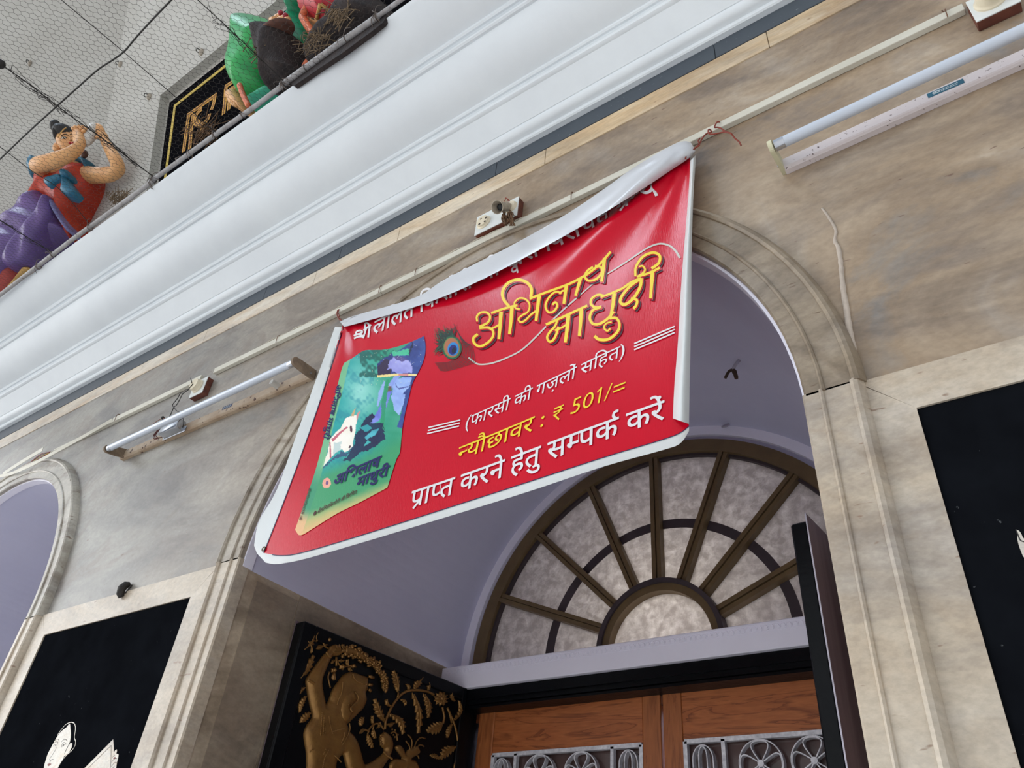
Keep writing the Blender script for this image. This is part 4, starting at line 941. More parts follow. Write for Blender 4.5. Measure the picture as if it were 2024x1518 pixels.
# ---- brush lettered title; strokes in pixels of a 3.748x enlargement
def c6(P): return [(830 + x / 3.748, 480 + y / 3.748) for x, y in P]
TITLE = [  # (points, start width, end width)
    ([(424, 582), (422, 545), (450, 517), (495, 516), (520, 548), (500, 592), (440, 622)], 17, 20),
    ([(440, 632), (505, 628), (542, 655), (536, 702), (490, 748), (440, 766), (402, 742), (396, 705), (428, 676)], 20, 22),
    ([(518, 640), (560, 622), (598, 598)], 14, 18),
    ([(528, 520), (640, 482), (722, 462)], 20, 20),
    ([(601, 512), (594, 610), (585, 712)], 32, 24),
    ([(682, 475), (674, 580), (663, 676)], 32, 24),
    ([(660, 470), (620, 420), (612, 360), (650, 300), (720, 273), (790, 292), (826, 340), (822, 402)], 24, 26),
    ([(740, 492), (706, 480), (702, 440), (738, 410), (784, 418), (812, 458), (800, 510), (758, 536), (730, 564), (748, 588), (782, 572), (820, 534), (866, 500)], 14, 16),
    ([(812, 414), (920, 372), (1110, 302), (1240, 232)], 20, 20),
    ([(884, 392), (872, 480), (860, 578)], 32, 24),
    ([(1085, 318), (1076, 380), (1066, 452)], 30, 24),
    ([(1082, 352), (1052, 358), (1040, 374), (1022, 362), (985, 374), (946, 420), (930, 470), (950, 512), (990, 508), (1018, 466), (1004, 440), (982, 458)], 16, 18),
    ([(1190, 262), (1172, 325), (1152, 392)], 28, 22),
    ([(1240, 232), (1330, 160), (1412, 66)], 20, 20),
    ([(1282, 178), (1240, 208), (1222, 250), (1250, 280), (1305, 268), (1346, 222), (1340, 180), (1296, 172)], 18, 20),
    ([(1368, 112), (1358, 200), (1346, 288)], 30, 24),
    # second word
    ([(934, 606), (1060, 548), (1240, 464)], 22, 20),
    ([(1020, 566), (1000, 618), (962, 660), (942, 700), (960, 732), (990, 716), (1012, 672), (1026, 622)], 18, 20),
    ([(1000, 648), (1050, 628), (1092, 600)], 16, 16),
    ([(1100, 536), (1090, 640), (1076, 738)], 34, 26),
    ([(1196, 488), (1190, 590), (1180, 690)], 32, 24),
    ([(1368, 392), (1320, 384), (1274, 412), (1266, 452), (1300, 478), (1344, 472)], 18, 22),
    ([(1338, 478), (1280, 500), (1258, 555), (1280, 598), (1330, 600), (1390, 562), (1436, 508)], 20, 24),
    ([(1340, 402), (1420, 372), (1500, 338)], 18, 20),
    ([(1440, 372), (1428, 470), (1408, 566)], 32, 24),
    ([(1406, 560), (1452, 556), (1478, 600), (1462, 660), (1400, 712), (1330, 716), (1292, 690)], 20, 26),
    ([(1420, 586), (1380, 598), (1364, 630), (1388, 652), (1410, 634)], 14, 16),
    ([(1500, 338), (1570, 290), (1640, 262)], 20, 22),
    ([(1632, 268), (1560, 318), (1500, 388), (1484, 438), (1520, 456), (1580, 412), (1630, 330), (1640, 262)], 22, 26),
    ([(1562, 412), (1606, 424), (1604, 458), (1582, 488)], 22, 22),
    ([(1610, 250), (1700, 222), (1776, 184)], 20, 20),
    ([(1722, 214), (1716, 310), (1708, 412)], 32, 24),
    ([(1596, 248), (1600, 180), (1650, 104), (1726, 72), (1776, 96), (1768, 150), (1716, 190)], 20, 24),
    ([(1622, 176), (1650, 172), (1668, 198), (1650, 226), (1610, 252)], 14, 18),
]
def title_mesh(extra, dx, dy, off):
    parts = []
    for P, w0, w1 in TITLE:
        P = np.array(sm(P, 6)); n = len(P); P = P + np.array([dx, dy])
        w = np.linspace(w0, w1, n) * 0.86 + extra
        if n > 2 and extra:
            for e, k in ((0, 1), (-1, -2)):
                d = P[e] - P[k]; P[e] = P[e] + d / (np.linalg.norm(d) + 1e-9) * extra * 0.5
        V2, F2 = ribbon2d(c6(P), w / 3.748); parts.append(([pb(x, y, off) for x, y in V2], F2))
    return join(*parts)
tt = obj('title_lettering', title_mesh(0, 0, 0, 0.0034), M_TXTY, banner, label='yellow brush lettered title')
obj('drop_shadow', title_mesh(4, 17, 16, 0.0018), M_SHADOW, tt)
obj('outline', title_mesh(13, 2, 2, 0.0026), M_RED, tt)

# ---- peacock feather print
QU = sm(c6([(360, 850), (400, 882), (440, 900), (520, 894), (620, 862), (750, 796), (850, 706), (920, 634), (1040, 516), (1180, 392), (1320, 272), (1400, 222), (1500, 160), (1620, 80), (1700, 30), (1780, 6), (1850, 22), (1895, 62), (1926, 112)]), 5)
fe = obj('feather_print', px_ribbon(QU, np.r_[np.linspace(3.2, 3.0, len(QU) // 2), np.linspace(2.2, 4.2, len(QU) - len(QU) // 2)], 0.0012), M_SILVER, banner, label='printed peacock feather with a long pale quill')
rs = random.Random(3)
M_BARB = bmat('print_barb', (34, 46, 40), 0.4); M_BARB2 = bmat('print_barb_green', (30, 92, 62), 0.4)
for m_, cnt, nm in ((M_BARB, 90, 'dark_barbs'), (M_BARB2, 60, 'green_barbs')):
    parts = []
    for i in range(cnt):
        a = math.radians(rs.uniform(150, 290)); a0 = (240 + 62 * math.cos(a), 775 + 75 * math.sin(a))
        tip = (rs.uniform(85, 130), rs.uniform(600, 860)) if rs.random() < .55 else (rs.uniform(120, 300), rs.uniform(585, 680))
        mid = ((a0[0] + tip[0]) / 2 + rs.uniform(-14, 14), (a0[1] + tip[1]) / 2 + rs.uniform(-14, 14))
        ln = rs.uniform(0.35, 1.0); tip = (a0[0] + (tip[0] - a0[0]) * ln, a0[1] + (tip[1] - a0[1]) * ln)
        parts.append(px_ribbon(sm(c6([a0, mid if ln > .8 else ((a0[0] + tip[0]) / 2, (a0[1] + tip[1]) / 2), tip]), 4), np.linspace(2.2, 0.4, 9), 0.0014 + 0.00001 * i))
    if m_ is M_BARB:
        for i in range(9):
            parts.append(px_ribbon(sm(c6([(300 + i * 14, 830 + i * 7), (220, 880 + i * 8), (110 + i * 5, 890 + i * 7)]), 4), 0.8, 0.0015))
            parts.append(px_ribbon(sm(c6([(300 + i * 14, 850 + i * 5), (320 + i * 8, 760), (250 + i * 10, 600 + i * 22)]), 4), 0.8, 0.0015))
    obj(nm, join(*parts), m_, fe)
for nm, e, m_, o in (('eye_rim', (236, 776, 74, 88, -0.1), bmat('print_green', (26, 84, 56), 0.4), .0022), ('eye_band', (236, 776, 62, 76, -0.1), bmat('print_lime', (96, 132, 70), 0.4), .0024),
                     ('eye_bronze', (236, 776, 56, 70, -0.1), bmat('print_bronze', (170, 104, 70), 0.4), .0027), ('eye_blue', (246, 786, 42, 50, 0.1), bmat('print_blue', (36, 128, 196), 0.4), .0030),
                     ('eye_navy', (244, 792, 29, 37, 0.3), bmat('print_dark_blue', (26, 30, 110), 0.4), .0033), ('eye_core', (250, 796, 14, 22, 0.3), bmat('print_ink', (14, 14, 40), 0.4), .0036)):
    V2, F2 = poly2d(c6(ellipse2d(*e))); obj(nm, ([pb(x, y, o) for x, y in V2], F2), m_, fe)

# ---- printed book cover
def c4(P): return [(580 + x / 7.229, 640 + y / 7.229) for x, y in P]
def c5(P): return [(580 + x / 6.9, 840 + y / 6.9) for x, y in P]
K_T = sm(c4([(725, 560), (850, 485), (1000, 385), (1150, 374), (1300, 368), (1500, 322), (1700, 250), (1866, 175)]), 4)
K_R = sm(c4([(1866, 175), (1888, 320), (1872, 480), (1800, 660), (1700, 850), (1640, 1080), (1600, 1250), (1555, 1500)]) + c5([(1452, 365), (1400, 480), (1280, 855)]), 4)
K_B = sm(c5([(22, 1430), (100, 1505), (300, 1390), (600, 1205), (900, 1058), (1280, 855)]), 4)
K_L = sm(c4([(725, 560), (680, 680), (600, 1010), (500, 1400)]) + c5([(300, 620), (150, 1060), (22, 1430)]), 4)
def kcoons(u, v):
    T, Bm, L_, R_ = interp(K_T, u), interp(K_B, u), interp(K_L, v), interp(K_R, v)
    c = (1 - u) * (1 - v) * np.array(K_T[0]) + u * (1 - v) * np.array(K_T[-1]) + (1 - u) * v * np.array(K_B[0]) + u * v * np.array(K_B[-1])
    return (1 - v) * T + v * Bm + (1 - u) * L_ + u * R_ - c
def inside(P, Q):
    Q = np.asarray(Q); r = np.zeros(len(P), bool); n = len(Q)
    for i in range(n):
        a, b = Q[i], Q[(i + 1) % n]
        c = (a[1] > P[:, 1]) != (b[1] > P[:, 1])
        xx = (b[0] - a[0]) * (P[:, 1] - a[1]) / (b[1] - a[1] + 1e-12) + a[0]
        r ^= c & (P[:, 0] < xx)
    return r
GU, GV = 190, 300
UU, VV = np.meshgrid(np.linspace(0, 1, GU + 1), np.linspace(0, 1, GV + 1))
KP = np.array([kcoons(u, v) for u, v in zip(UU.ravel(), VV.ravel())])
ku, kv = UU.ravel(), VV.ravel()
def fnoise(P, sc, seed):
    r = np.random.default_rng(seed); out = np.zeros(len(P))
    for k in range(14):
        f = r.normal(size=2) * sc * (1.6 ** (k % 4)); out += np.sin(P @ f + r.uniform(0, 6.28)) / (1.3 ** (k % 4))
    return out / 5.0
n1, n2, n3 = fnoise(KP, 0.06, 1), fnoise(KP, 0.16, 2), fnoise(KP, 0.35, 3)
def mixc(a, b, t): return a * (1 - t[:, None]) + b * t[:, None]
def C(*c): return np.array([c], float).repeat(len(KP), 0)
sstep = lambda a, b, x: np.clip((x - a) / (b - a), 0, 1) ** 2 * (3 - 2 * np.clip((x - a) / (b - a), 0, 1))
q4 = (KP - np.array([580, 640])) * 7.229
col = mixc(C(24, 140, 138), C(34, 132, 96), sstep(700, 1500, q4[:, 0]))
gl = np.exp(-(((q4[:, 0] - 1000) / 260) ** 2 + ((q4[:, 1] - 980) / 360) ** 2))
col = mixc(col, C(132, 206, 194), np.clip(gl * 0.9 + 0.15 * n1, 0, 1))
col = mixc(col, C(20, 108, 128), np.clip(0.5 * sstep(0.1, 0.9, n2 + 0.25) * (q4[:, 0] < 1150), 0, 1))
fol = sstep(0.0, 0.7, n2 + 0.8 * np.exp(-((q4[:, 1] - 470 - 0.1 * q4[:, 0]) / 150) ** 2) * (q4[:, 0] > 950)) * (q4[:, 1] < 760)
col = mixc(col, C(16, 70, 62), np.clip(0.85 * fol * (q4[:, 0] > 940), 0, 1))
low = KP[:, 1] + 0.40 * (KP[:, 0] - 600)          # runs down across the tilted cover
col = mixc(col, C(46, 134, 84), sstep(930, 970, low + 5 * n1)); col = mixc(col, C(168, 166, 96), sstep(1012, 1040, low + 4 * n1)); col = mixc(col, C(222, 162, 104), sstep(1030, 1062, low + 3 * n1))
jit = np.stack([n3 * 1.0 + n2 * .6, n2 * 1.2], 1)
def paint(poly, c, a=1.0, j=1.0, cv=None):
    global col
    m = inside(KP + jit * j, poly).astype(float) * a
    cc = C(*c)
    if cv is not None: cc = mixc(cc, C(*cv), np.clip(0.5 + 0.6 * n1 + 0.3 * n2, 0, 1))
    col = mixc(col, cc, m)
paint(c4([(1190, 560), (1340, 470), (1450, 400), (1730, 235), (1900, 150), (1900, 480), (1810, 660), (1720, 850), (1660, 1100), (1620, 1250), (1560, 1500), (1480, 1480), (1560, 1200), (1560, 980), (1660, 760), (1500, 740), (1200, 740)]), (26, 32, 84), 1, 1.5, (44, 62, 132))
paint(c4([(1200, 600), (1330, 500), (1420, 560), (1380, 730), (1200, 740)]), (36, 26, 52), 1, 1)
paint(c4([(1395, 410), (1640, 340), (1680, 380), (1640, 440), (1420, 475)]), (36, 150, 110), 1, 2, (60, 176, 132))
paint(c4([(1700, 250), (1720, 300), (1660, 450), (1640, 420), (1660, 330)]), (14, 16, 30), .8, 2)
paint(c4([(1330, 660), (1370, 540), (1450, 480), (1560, 490), (1640, 520), (1700, 600), (1690, 700), (1560, 690), (1420, 680), (1390, 640)]), (118, 118, 196), 1, 2, (150, 152, 222))
paint(c4([(1420, 470), (1560, 470), (1640, 520), (1560, 560), (1480, 530)]), (52, 40, 96), .8, 2)
paint(c4([(1295, 815), (1310, 830), (1280, 980), (1215, 1180), (1190, 1180), (1215, 980)]), (126, 156, 216), 1, .8)
paint(c4([(1480, 690), (1560, 690), (1480, 820), (1410, 920), (1340, 910), (1400, 800)]), (108, 128, 208), 1, .8, (140, 164, 232))
paint(c4([(1460, 800), (1560, 760), (1690, 760), (1650, 920), (1560, 1000), (1600, 1010), (1570, 1160), (1510, 1310), (1440, 1230), (1400, 1050), (1420, 900)]), (112, 138, 214), 1, 1, (150, 182, 236))
paint(c4([(1460, 850), (1500, 920), (1640, 890), (1645, 905), (1510, 940), (1470, 900)]), (44, 44, 120), .8, .5)
paint(c4([(1330, 970), (1410, 960), (1330, 1180), (1210, 1400), (1110, 1440), (1090, 1390), (1210, 1230)]), (78, 88, 188), 1, .8, (112, 126, 214))
paint(c4([(1310, 900), (1400, 890), (1400, 960), (1330, 980)]), (60, 50, 50), 1, .8, (150, 120, 90))
paint(c4([(1195, 735), (1480, 708), (1770, 718), (1770, 742), (1480, 742), (1200, 772)]), (226, 196, 112), 1, .3, (240, 220, 150))
paint(c4([(1500, 712), (1640, 708), (1640, 740), (1500, 742)]), (202, 122, 116), 1, .3)
paint(c4([(1330, 790), (1370, 800), (1310, 1250), (1300, 1520), (1240, 1520), (1260, 1100)]), (28, 130, 84), .9, 1)
paint(c4([(900, 1560), (1010, 1400), (1120, 1250), (1160, 1320), (1120, 1440), (1290, 1420), (1300, 1640), (1180, 1760), (980, 1840), (800, 1960), (700, 1960), (860, 1760)]), (22, 22, 52), 1, 2.5, (16, 40, 66))
paint(c4([(950, 1480), (1060, 1440), (1130, 1500), (1020, 1540)]), (34, 134, 142), 1, 1)
paint(c4([(1010, 1620), (1110, 1530), (1240, 1500), (1160, 1590), (1040, 1650)]), (70, 178, 192), 1, 1, (40, 120, 140))
paint(c4([(1000, 1760), (1060, 1660), (1110, 1690)]), (50, 160, 160), 1, 1)
COW = c4([(742, 1362), (830, 1318), (905, 1300), (905, 1420)]) + c5([(850, 0), (845, 100), (815, 220), (806, 300), (760, 350), (690, 366), (662, 322), (580, 372), (510, 445), (430, 540), (368, 606), (400, 500), (455, 400), (488, 260), (500, 190), (560, 120), (640, 40)])
paint(COW, (232, 222, 200), 1, .6, (242, 236, 224))
paint(c5([(560, 250), (660, 230), (640, 330), (540, 400)]), (142, 178, 180), .6, 2)
paint(c5([(520, 200), (600, 120), (720, 20), (740, 30), (640, 120), (540, 230)]), (178, 66, 86), .9, .6)
paint(c5([(488, 230), (508, 230), (518, 440), (496, 450)]), (170, 58, 80), .9, .4)
paint(c5(ellipse2d(786, 55, 17, 50, -0.1)), (66, 22, 40), 1, .3); paint(c5(ellipse2d(768, 300, 14, 22, 0.5)), (48, 24, 34), 1, .3)
paint(c4([(825, 1318), (850, 1250), (895, 1200), (870, 1270), (862, 1322)]), (190, 152, 104), 1, .4); paint(c4([(900, 1310), (915, 1270), (962, 1240), (930, 1310), (905, 1420)]), (196, 120, 120), 1, .4)
paint(c5([(368, 606), (520, 470), (660, 340), (700, 370), (820, 300), (700, 420), (560, 470), (460, 560)]), (38, 40, 84), .75, 3)
paint(c5(ellipse2d(452, 792, 56, 74, 0.25)), (238, 140, 124), .95, .8, (246, 176, 140)); paint(c5(ellipse2d(460, 788, 20, 28, 0.25)), (96, 60, 110), 1, .3)
sp = RNG.random(len(KP)); star = (sp > 0.985) & (q4[:, 1] < 900) & (q4[:, 0] > 900) & (n2 > 0.1)
col = mixc(col, C(216, 220, 180), star.astype(float) * 0.8)
spine = (ku < 0.085); col = mixc(col, mixc(mixc(C(104, 172, 118), C(40, 126, 88), sstep(0.55, 0.75, kv)), C(222, 164, 112), sstep(0.84, 0.93, kv)), spine * 0.9)
V = [pb(x, y, 0.0016) for x, y in KP]
F = []
for j in range(GV):
    for i in range(GU):
        n = j * (GU + 1) + i; F.append((n, n + GU + 1, n + GU + 2, n + 1))
M_BOOK = bmat('print_picture', (255, 255, 255), 0.32); nt, p = nodes_of(M_BOOK)
vc = nt.nodes.new('ShaderNodeVertexColor'); vc.layer_name = 'ink'; nt.links.new(vc.outputs['Color'], p.inputs['Base Color'])
bk = obj('book_picture', (V, F), M_BOOK, banner, smooth=True, label='printed picture of a green book cover with a white cow')
at_ = bk.data.color_attributes.new('ink', 'FLOAT_COLOR', 'POINT')
col = 255 * (np.clip(col, 0, 255) / 255) ** 0.80; cl = np.clip(col, 0, 255) / 255; cl = np.where(cl <= 0.04045, cl / 12.92, ((cl + 0.055) / 1.055) ** 2.4)
at_.data.foreach_set('color', np.c_[cl, np.ones(len(cl))].ravel().astype(np.float32))
def cl_text(name, s, L, R, T, m, bold, off=0.0034): text_line(name, s, L, R, T, m, off, bold, bk)
cl_text('navy_lettering', 'अभिलाष', *c5([(545, 846), (1175, 572), (585, 706)]), M_NAVY, 0.030)
cl_text('navy_lettering', 'माधुरी', *c5([(862, 862), (1290, 694), (897, 732)]), M_NAVY, 0.030)
cl_text('author_line', '● श्रीललितकिशोरी जी विरचित', *c5([(275, 1250), (872, 942), (285, 1202)]), M_BROWN, 0.012)
_sp = c4([(630, 870), (437, 1640), (693, 885)])
cl_text('spine_lettering', 'अभिलाष माधुरी', *_sp, M_NAVY, 0.02)
cl_text('spine_author', 'श्रीललितकिशोरी जी', *c5([(225, 860), (85, 1300), (248, 868)]), M_BROWN, 0.01)

# ---- red-brown tie wires at the two top corners
M_RUST = mat('rust_wire', (146, 64, 48), 0.7, c2=(110, 46, 36), scale=60, bump=0.4, bscale=200)
def c8(P, y): return [at(1320 + a / 12.65, 220 + b / 12.65, yy) for (a, b), yy in zip(P, y)]
tie = root('tie_wire', at(1375, 290, -0.03), 'rusty wire tying the top right corner of the banner to the conduit, loose end hanging', 'wire', 'rusty wires tying up the banner')
w1 = smooth_path(c8([(440, 1180), (480, 1090), (600, 990), (720, 890), (800, 790), (860, 680), (930, 590), (1010, 540), (1090, 520), (1060, 460), (1010, 470), (1030, 560), (1130, 570), (1280, 545), (1400, 520), (1560, 545), (1620, 600), (1680, 680), (1780, 760), (1830, 850)],
                    [-.055, -.05, -.045, -.04, -.035, -.03, -.03, -.03, -.03, -.032, -.034, -.034, -.032, -.03, -.03, -.035, -.03, -.025, -.02, -.02]), 5)
obj('strand', tube(w1, 0.0020, 7), M_RUST, tie, smooth=True)
w2 = smooth_path(c8([(640, 960), (700, 900), (790, 850), (760, 740), (800, 680)], [-.045, -.042, -.042, -.038, -.036]), 5)
obj('strand', tube(w2, 0.0018, 7), M_RUST, tie, smooth=True)
w3 = smooth_path(c8([(1300, 265), (1240, 265), (1195, 330), (1170, 400), (1240, 400), (1330, 430), (1420, 490), (1560, 545)], [-.017, -.02, -.024, -.03, -.03, -.03, -.03, -.033]), 5)
obj('strand', tube(w3, 0.0020, 7), M_RUST, tie, smooth=True)
tie2 = root('tie_wire', at(668, 625, -0.03), 'short rusty wire loop tying the top left corner of the banner to the conduit', 'wire', 'rusty wires tying up the banner')
def c7(P, y): return [at(640 + a / 13.8, 590 + b / 13.8, yy) for (a, b), yy in zip(P, y)]
w4 = smooth_path(c7([(420, 300), (380, 320), (358, 400), (380, 500), (440, 550), (470, 560), (430, 580), (400, 520), (420, 470), (390, 380), (405, 320)], [-.016, -.02, -.024, -.026, -.03, -.034, -.034, -.03, -.026, -.022, -.018]), 5)
obj('strand', tube(w4, 0.0018, 7), M_RUST, tie2, smooth=True)
w5 = smooth_path(c7([(440, 560), (490, 620), (540, 680)], [-.034, -.036, -.04]), 5)
obj('strand', tube(w5, 0.0016, 7), M_RUST, tie2, smooth=True)
# ================================================================== FITTINGS ON THE WALL
M_PVC = mat('pvc_cream', (206, 203, 190), 0.5, c2=(194, 190, 176), scale=10, specks=(130, 0.72, (150, 140, 122)))
M_CLIP = mat('clip_wire', (120, 88, 66), 0.7, c2=(90, 64, 50), scale=80)
M_DARKWIRE = mat('dark_wire', (44, 42, 40), 0.6)
zc0, zc1 = 1.6 + 1.475 * D, 1.6 + 1.495 * D
con = root('cable_trunking', (-1.8, -0.008, zc0), 'cream plastic cable trunking running along the wall above the banner', 'trunking')
xa, xb, xc_, xd = -4.6, at(100, 905)[0], at(230, 830)[0], 0.212
def cbox(x0, x1): return bevbox(x0, x1, -0.016, -0.0005, zc0, zc1 + 0.001, 0.0012, 1)
obj('channel', cbox(xc_, at(300 + 925 / 12.65, 700 + 1105 / 12.65, -0.027)[0] - 0.001), M_PVC, con)
obj('channel', cbox(at(300 + 1415 / 12.65, 700 + 555 / 12.65, -0.027)[0] + 0.001, -1.55), M_PVC, con)
obj('channel', cbox(-1.549, xd), M_PVC, con)
# old run at the left: empty base, sprung cover and bunched wires
obj('channel', fix(join(box(xb, xc_ - 0.004, -0.003, -0.0005, zc0, zc1), box(xb, xc_ - 0.004, -0.014, -0.003, zc0, zc0 + 0.002))), M_PVC, con)
cv = smooth_path([at(0, 941, -0.03), at(22, 936, -0.03), at(60, 920, -0.04), at(110, 893, -0.045), at(170, 860, -0.035), at(222, 830, -0.018)], 6)
fr = []
for i in range(len(cv)):
    t = cv[min(i + 1, len(cv) - 1)] - cv[max(i - 1, 0)]; t = t / np.linalg.norm(t); fr.append((cv[i], (0, -0.5, 0.866), np.cross(t, (0, -0.5, 0.866))))
obj('cover_strip', fix(sweep_profile([(-0.007, 0), (0.007, 0), (0.007, 0.0018), (-0.007, 0.0018)], fr)), M_PVC, con, label='sprung cover strip of the trunking')
obj('cover_strip', fix(sweep_profile([(-0.010, 0), (0.010, 0), (0.010, 0.0016), (-0.010, 0.0016)],
    [(p, (0, -0.25, 0.97), (0, -0.97, -0.25)) for p in smooth_path([at(6, 937, -0.012), at(40, 915, -0.02), at(85, 888, -0.022)], 5)])), M_PVC, con)
rs = random.Random(11)
for i, c in enumerate([(150, 40, 34), (60, 24, 30), (196, 160, 50), (150, 40, 34), (70, 90, 50)]):
    P = smooth_path([at(45 + i * 2, 921 + i, -0.006 - 0.003 * i), at(62, 912 + i * 1.4, -0.012), at(80 + i, 898 + i * 1.6, -0.012 - 0.002 * i), at(100, 893 + i, -0.006)], 5)
    obj('wire', tube(P, 0.0016, 6), mat('wire_insulation', c, 0.5), con, smooth=True)
# thin cable riding on top of the trunking, and the wire clips that hold it
cab = []
for i in range(60):
    x = -2.16 + (-0.90 + 2.16) * i / 59; cab.append((x, -0.011 - 0.003 * abs(math.sin(i * 0.9)), zc1 + 0.004 + 0.004 * math.sin(i * 0.55) ** 2))
tag_c = obj('cable', tube(smooth_path(cab, 2), 0.0022, 7), mat('cable_sheath', (196, 188, 170), 0.5), smooth=True)
setp(tag_c, 'thin pale cable lying on top of the cream trunking', 'cable')
for k, (px, py) in enumerate([(548, 678), (749, 588), (822, 548), (1131, 395), (229, 833), (1878, 45)]):
    P = at(px, py, -0.012); x = P[0]
    loop = [(x, -0.0185, zc0 - 0.003), (x + 0.001, -0.020, zc0 + 0.012), (x + 0.002, -0.019, zc1 + 0.004), (x + 0.001, -0.008, zc1 + 0.008), (x - 0.004, -0.014, zc1 + 0.013)]
    w = obj('wire_clip', tube(smooth_path(loop, 5), 0.0013, 6), M_CLIP, con, smooth=True)

# ---- fluorescent batten lights
M_TUBE = mat('lamp_tube_glass', (192, 200, 212), 0.08, spec=0.6, c2=(186, 194, 206), scale=2)
M_BATTEN_R = mat('batten_paint', (206, 196, 196), 0.45, c2=(196, 186, 186), scale=5, specks=(150, 0.66, (70, 52, 48)))
M_BATTEN_L = mat('rusty_batten_paint', (176, 158, 136), 0.6, c2=(150, 126, 102), scale=12, specks=(60, 0.62, (78, 52, 40)))
M_HOLDER = mat('holder_ivory', (214, 210, 178), 0.5)
M_HOLDER_D = mat('holder_grimy', (136, 118, 98), 0.7, c2=(104, 88, 74), scale=40)
M_ALU = mat('aluminium_cap', (200, 204, 212), 0.25, metal=0.9)
def tube_light(x0, x1, zb0, zb1, tz, ty, tx0, tx1, label, mb, mh, name='tube_light'):
    """batten from x0 (height zb0) to x1 (zb1), lamp tube between tx0, tx1 (tz heights)"""
    t = root(name, ((x0 + x1) / 2, -0.01, (zb0 + zb1) / 2), label, 'light', 'fluorescent tube lights on the wall')
    def bz(x): return zb0 + (zb1 - zb0) * (x - x0) / (x1 - x0)
    def sl(x, prof): return ((x, 0, bz(x)), (0, 1, 0), (0, 0, 1))
    pr = [(-0.0005, 0), (-0.014, 0.0), (-0.019, 0.003), (-0.021, 0.006), (-0.021, 0.030), (-0.019, 0.035), (-0.014, 0.037), (-0.0005, 0.037)]
    obj('batten', fix(sweep_profile(pr, [sl(x0, pr), sl(x1, pr)])), mb, t, smooth=25)
    A = np.array([tx0, ty, tz[0]]); B = np.array([tx1, ty, tz[1]]); u = (B - A) / np.linalg.norm(B - A)
    obj('lamp_tube', tube([A + u * 0.022, B - u * 0.022], 0.0128, 28), M_TUBE, t, smooth=40)
    for P, s in ((A, 1), (B, -1)):
        cap = obj('tube_cap', fix(lathe(P + u * s * 0.002, u * s, [(0.0, 0), (0.0132, 0), (0.0132, 0.0205), (0.0128, 0.0215), (0, 0.0215)], 28)), M_ALU, t, smooth=40)
        # lamp holder: rounded plate standing out from the batten end
        base = np.array([P[0], -0.021, bz(P[0]) + 0.018]); tip = P
        out = tip - base; L_ = np.linalg.norm(out); out = out / L_; side = np.cross(u, out)
        R = 0.0165; loop = [base - side * 0.0185 - out * 0.018, base + side * 0.0185 - out * 0.018, base + side * 0.0185 + out * (L_ * 0.5)]
        loop += [tip + side * R * math.cos(a) + out * R * math.sin(a) for a in np.linspace(0, math.pi, 12)] + [base - side * 0.0185 + out * (L_ * 0.5)]
        n = len(loop); hw = 0.011
        V = [q - u * s * hw for q in loop] + [q - u * s * 0.001 for q in loop]
        F = [tuple(range(n)), tuple(range(2 * n - 1, n - 1, -1))] + [(i, (i + 1) % n, n + (i + 1) % n, n + i) for i in range(n)]
        obj('lamp_holder', fix((V, F)), mh, t)
        obj('holder_screw', fix(cyl(base - u * s * hw * 1.02 + np.array([0, -0.002, -0.006]), base - u * s * (hw + 0.003) + np.array([0, -0.002, -0.006]), 0.004, 12)), M_ALU, t)
    return t
TLR = tube_light(-0.224, 1.02, 3.103, 3.128, (3.107, 3.128), -0.085, -0.222, 1.0,
                 'tube light with a clean glossy tube and a blue sticker, right of the banner', M_BATTEN_R, M_HOLDER)
TLL = tube_light(-2.905, -1.795, 3.108, 3.100, (3.110, 3.117), -0.085, -2.875, -1.800,
                 'tube light with a rusty batten and grimy holders, left of the banner', M_BATTEN_L, M_HOLDER_D)
def sticker(px0, px1, h, m, parent, y):
    a, b = at(*px0, y), at(*px1, y); up_ = np.array([0, 0, h])
    return obj('sticker', ([a, b, b + up_, a + up_, a + (0, .0004, 0), b + (0, .0004, 0), b + up_ + (0, .0004, 0), a + up_ + (0, .0004, 0)], [(0, 1, 2, 3), (7, 6, 5, 4)]), m, parent), a, b, up_
stk, a, b, u_ = sticker((1835, 194), (1907, 163), 0.015, mat('sticker_teal', (30, 92, 116), 0.4), TLR, -0.0216)
M_STW = mat('sticker_print', (206, 220, 226), 0.5)
parts = []
for r in range(2):
    x = 0.16
    while x < 0.82:
        w = 0.02 + 0.03 * rs.random(); p0 = a + (b - a) * x + u_ * (0.25 + 0.3 * r); p1 = a + (b - a) * (x + w) + u_ * (0.25 + 0.3 * r)
        parts.append(([p0 + (0, -.0004, 0), p1 + (0, -.0004, 0), p1 + (0, -.0004, 0.0022), p0 + (0, -.0004, 0.0022)], [(0, 1, 2, 3)])); x += w + 0.014
for cx in (0.20, 0.275):
    c = a + (b - a) * cx + u_ * 0.55 + np.array([0, -.0006, 0])
    parts.append(tube([c + np.array([0.0035 * math.cos(t), 0, 0.0035 * math.sin(t)]) for t in np.linspace(0, 2 * math.pi, 12)[:-1]], 0.0006, 4, closed=True))
obj('print', join(*parts), M_STW, stk)
st2, a, b, u_ = sticker((438, 811), (458, 803), 0.014, mat('sticker_navy', (60, 66, 96), 0.5), TLL, -0.0216)
parts = []
for q in range(4):
    p0 = a + (b - a) * (0.15 + 0.2 * q) + u_ * 0.2; parts.append(tube([p0 + (0, -.0005, 0), p0 + (b - a) * .1 + u_ * .6 + (0, -.0005, 0)], 0.0008, 4))
obj('print', join(*parts), M_STW, st2)
M_PLATE0 = mat('starter_white', (206, 202, 194), 0.45)
def c10(x, y): return 190 + x / 2.886, 700 + y / 2.886
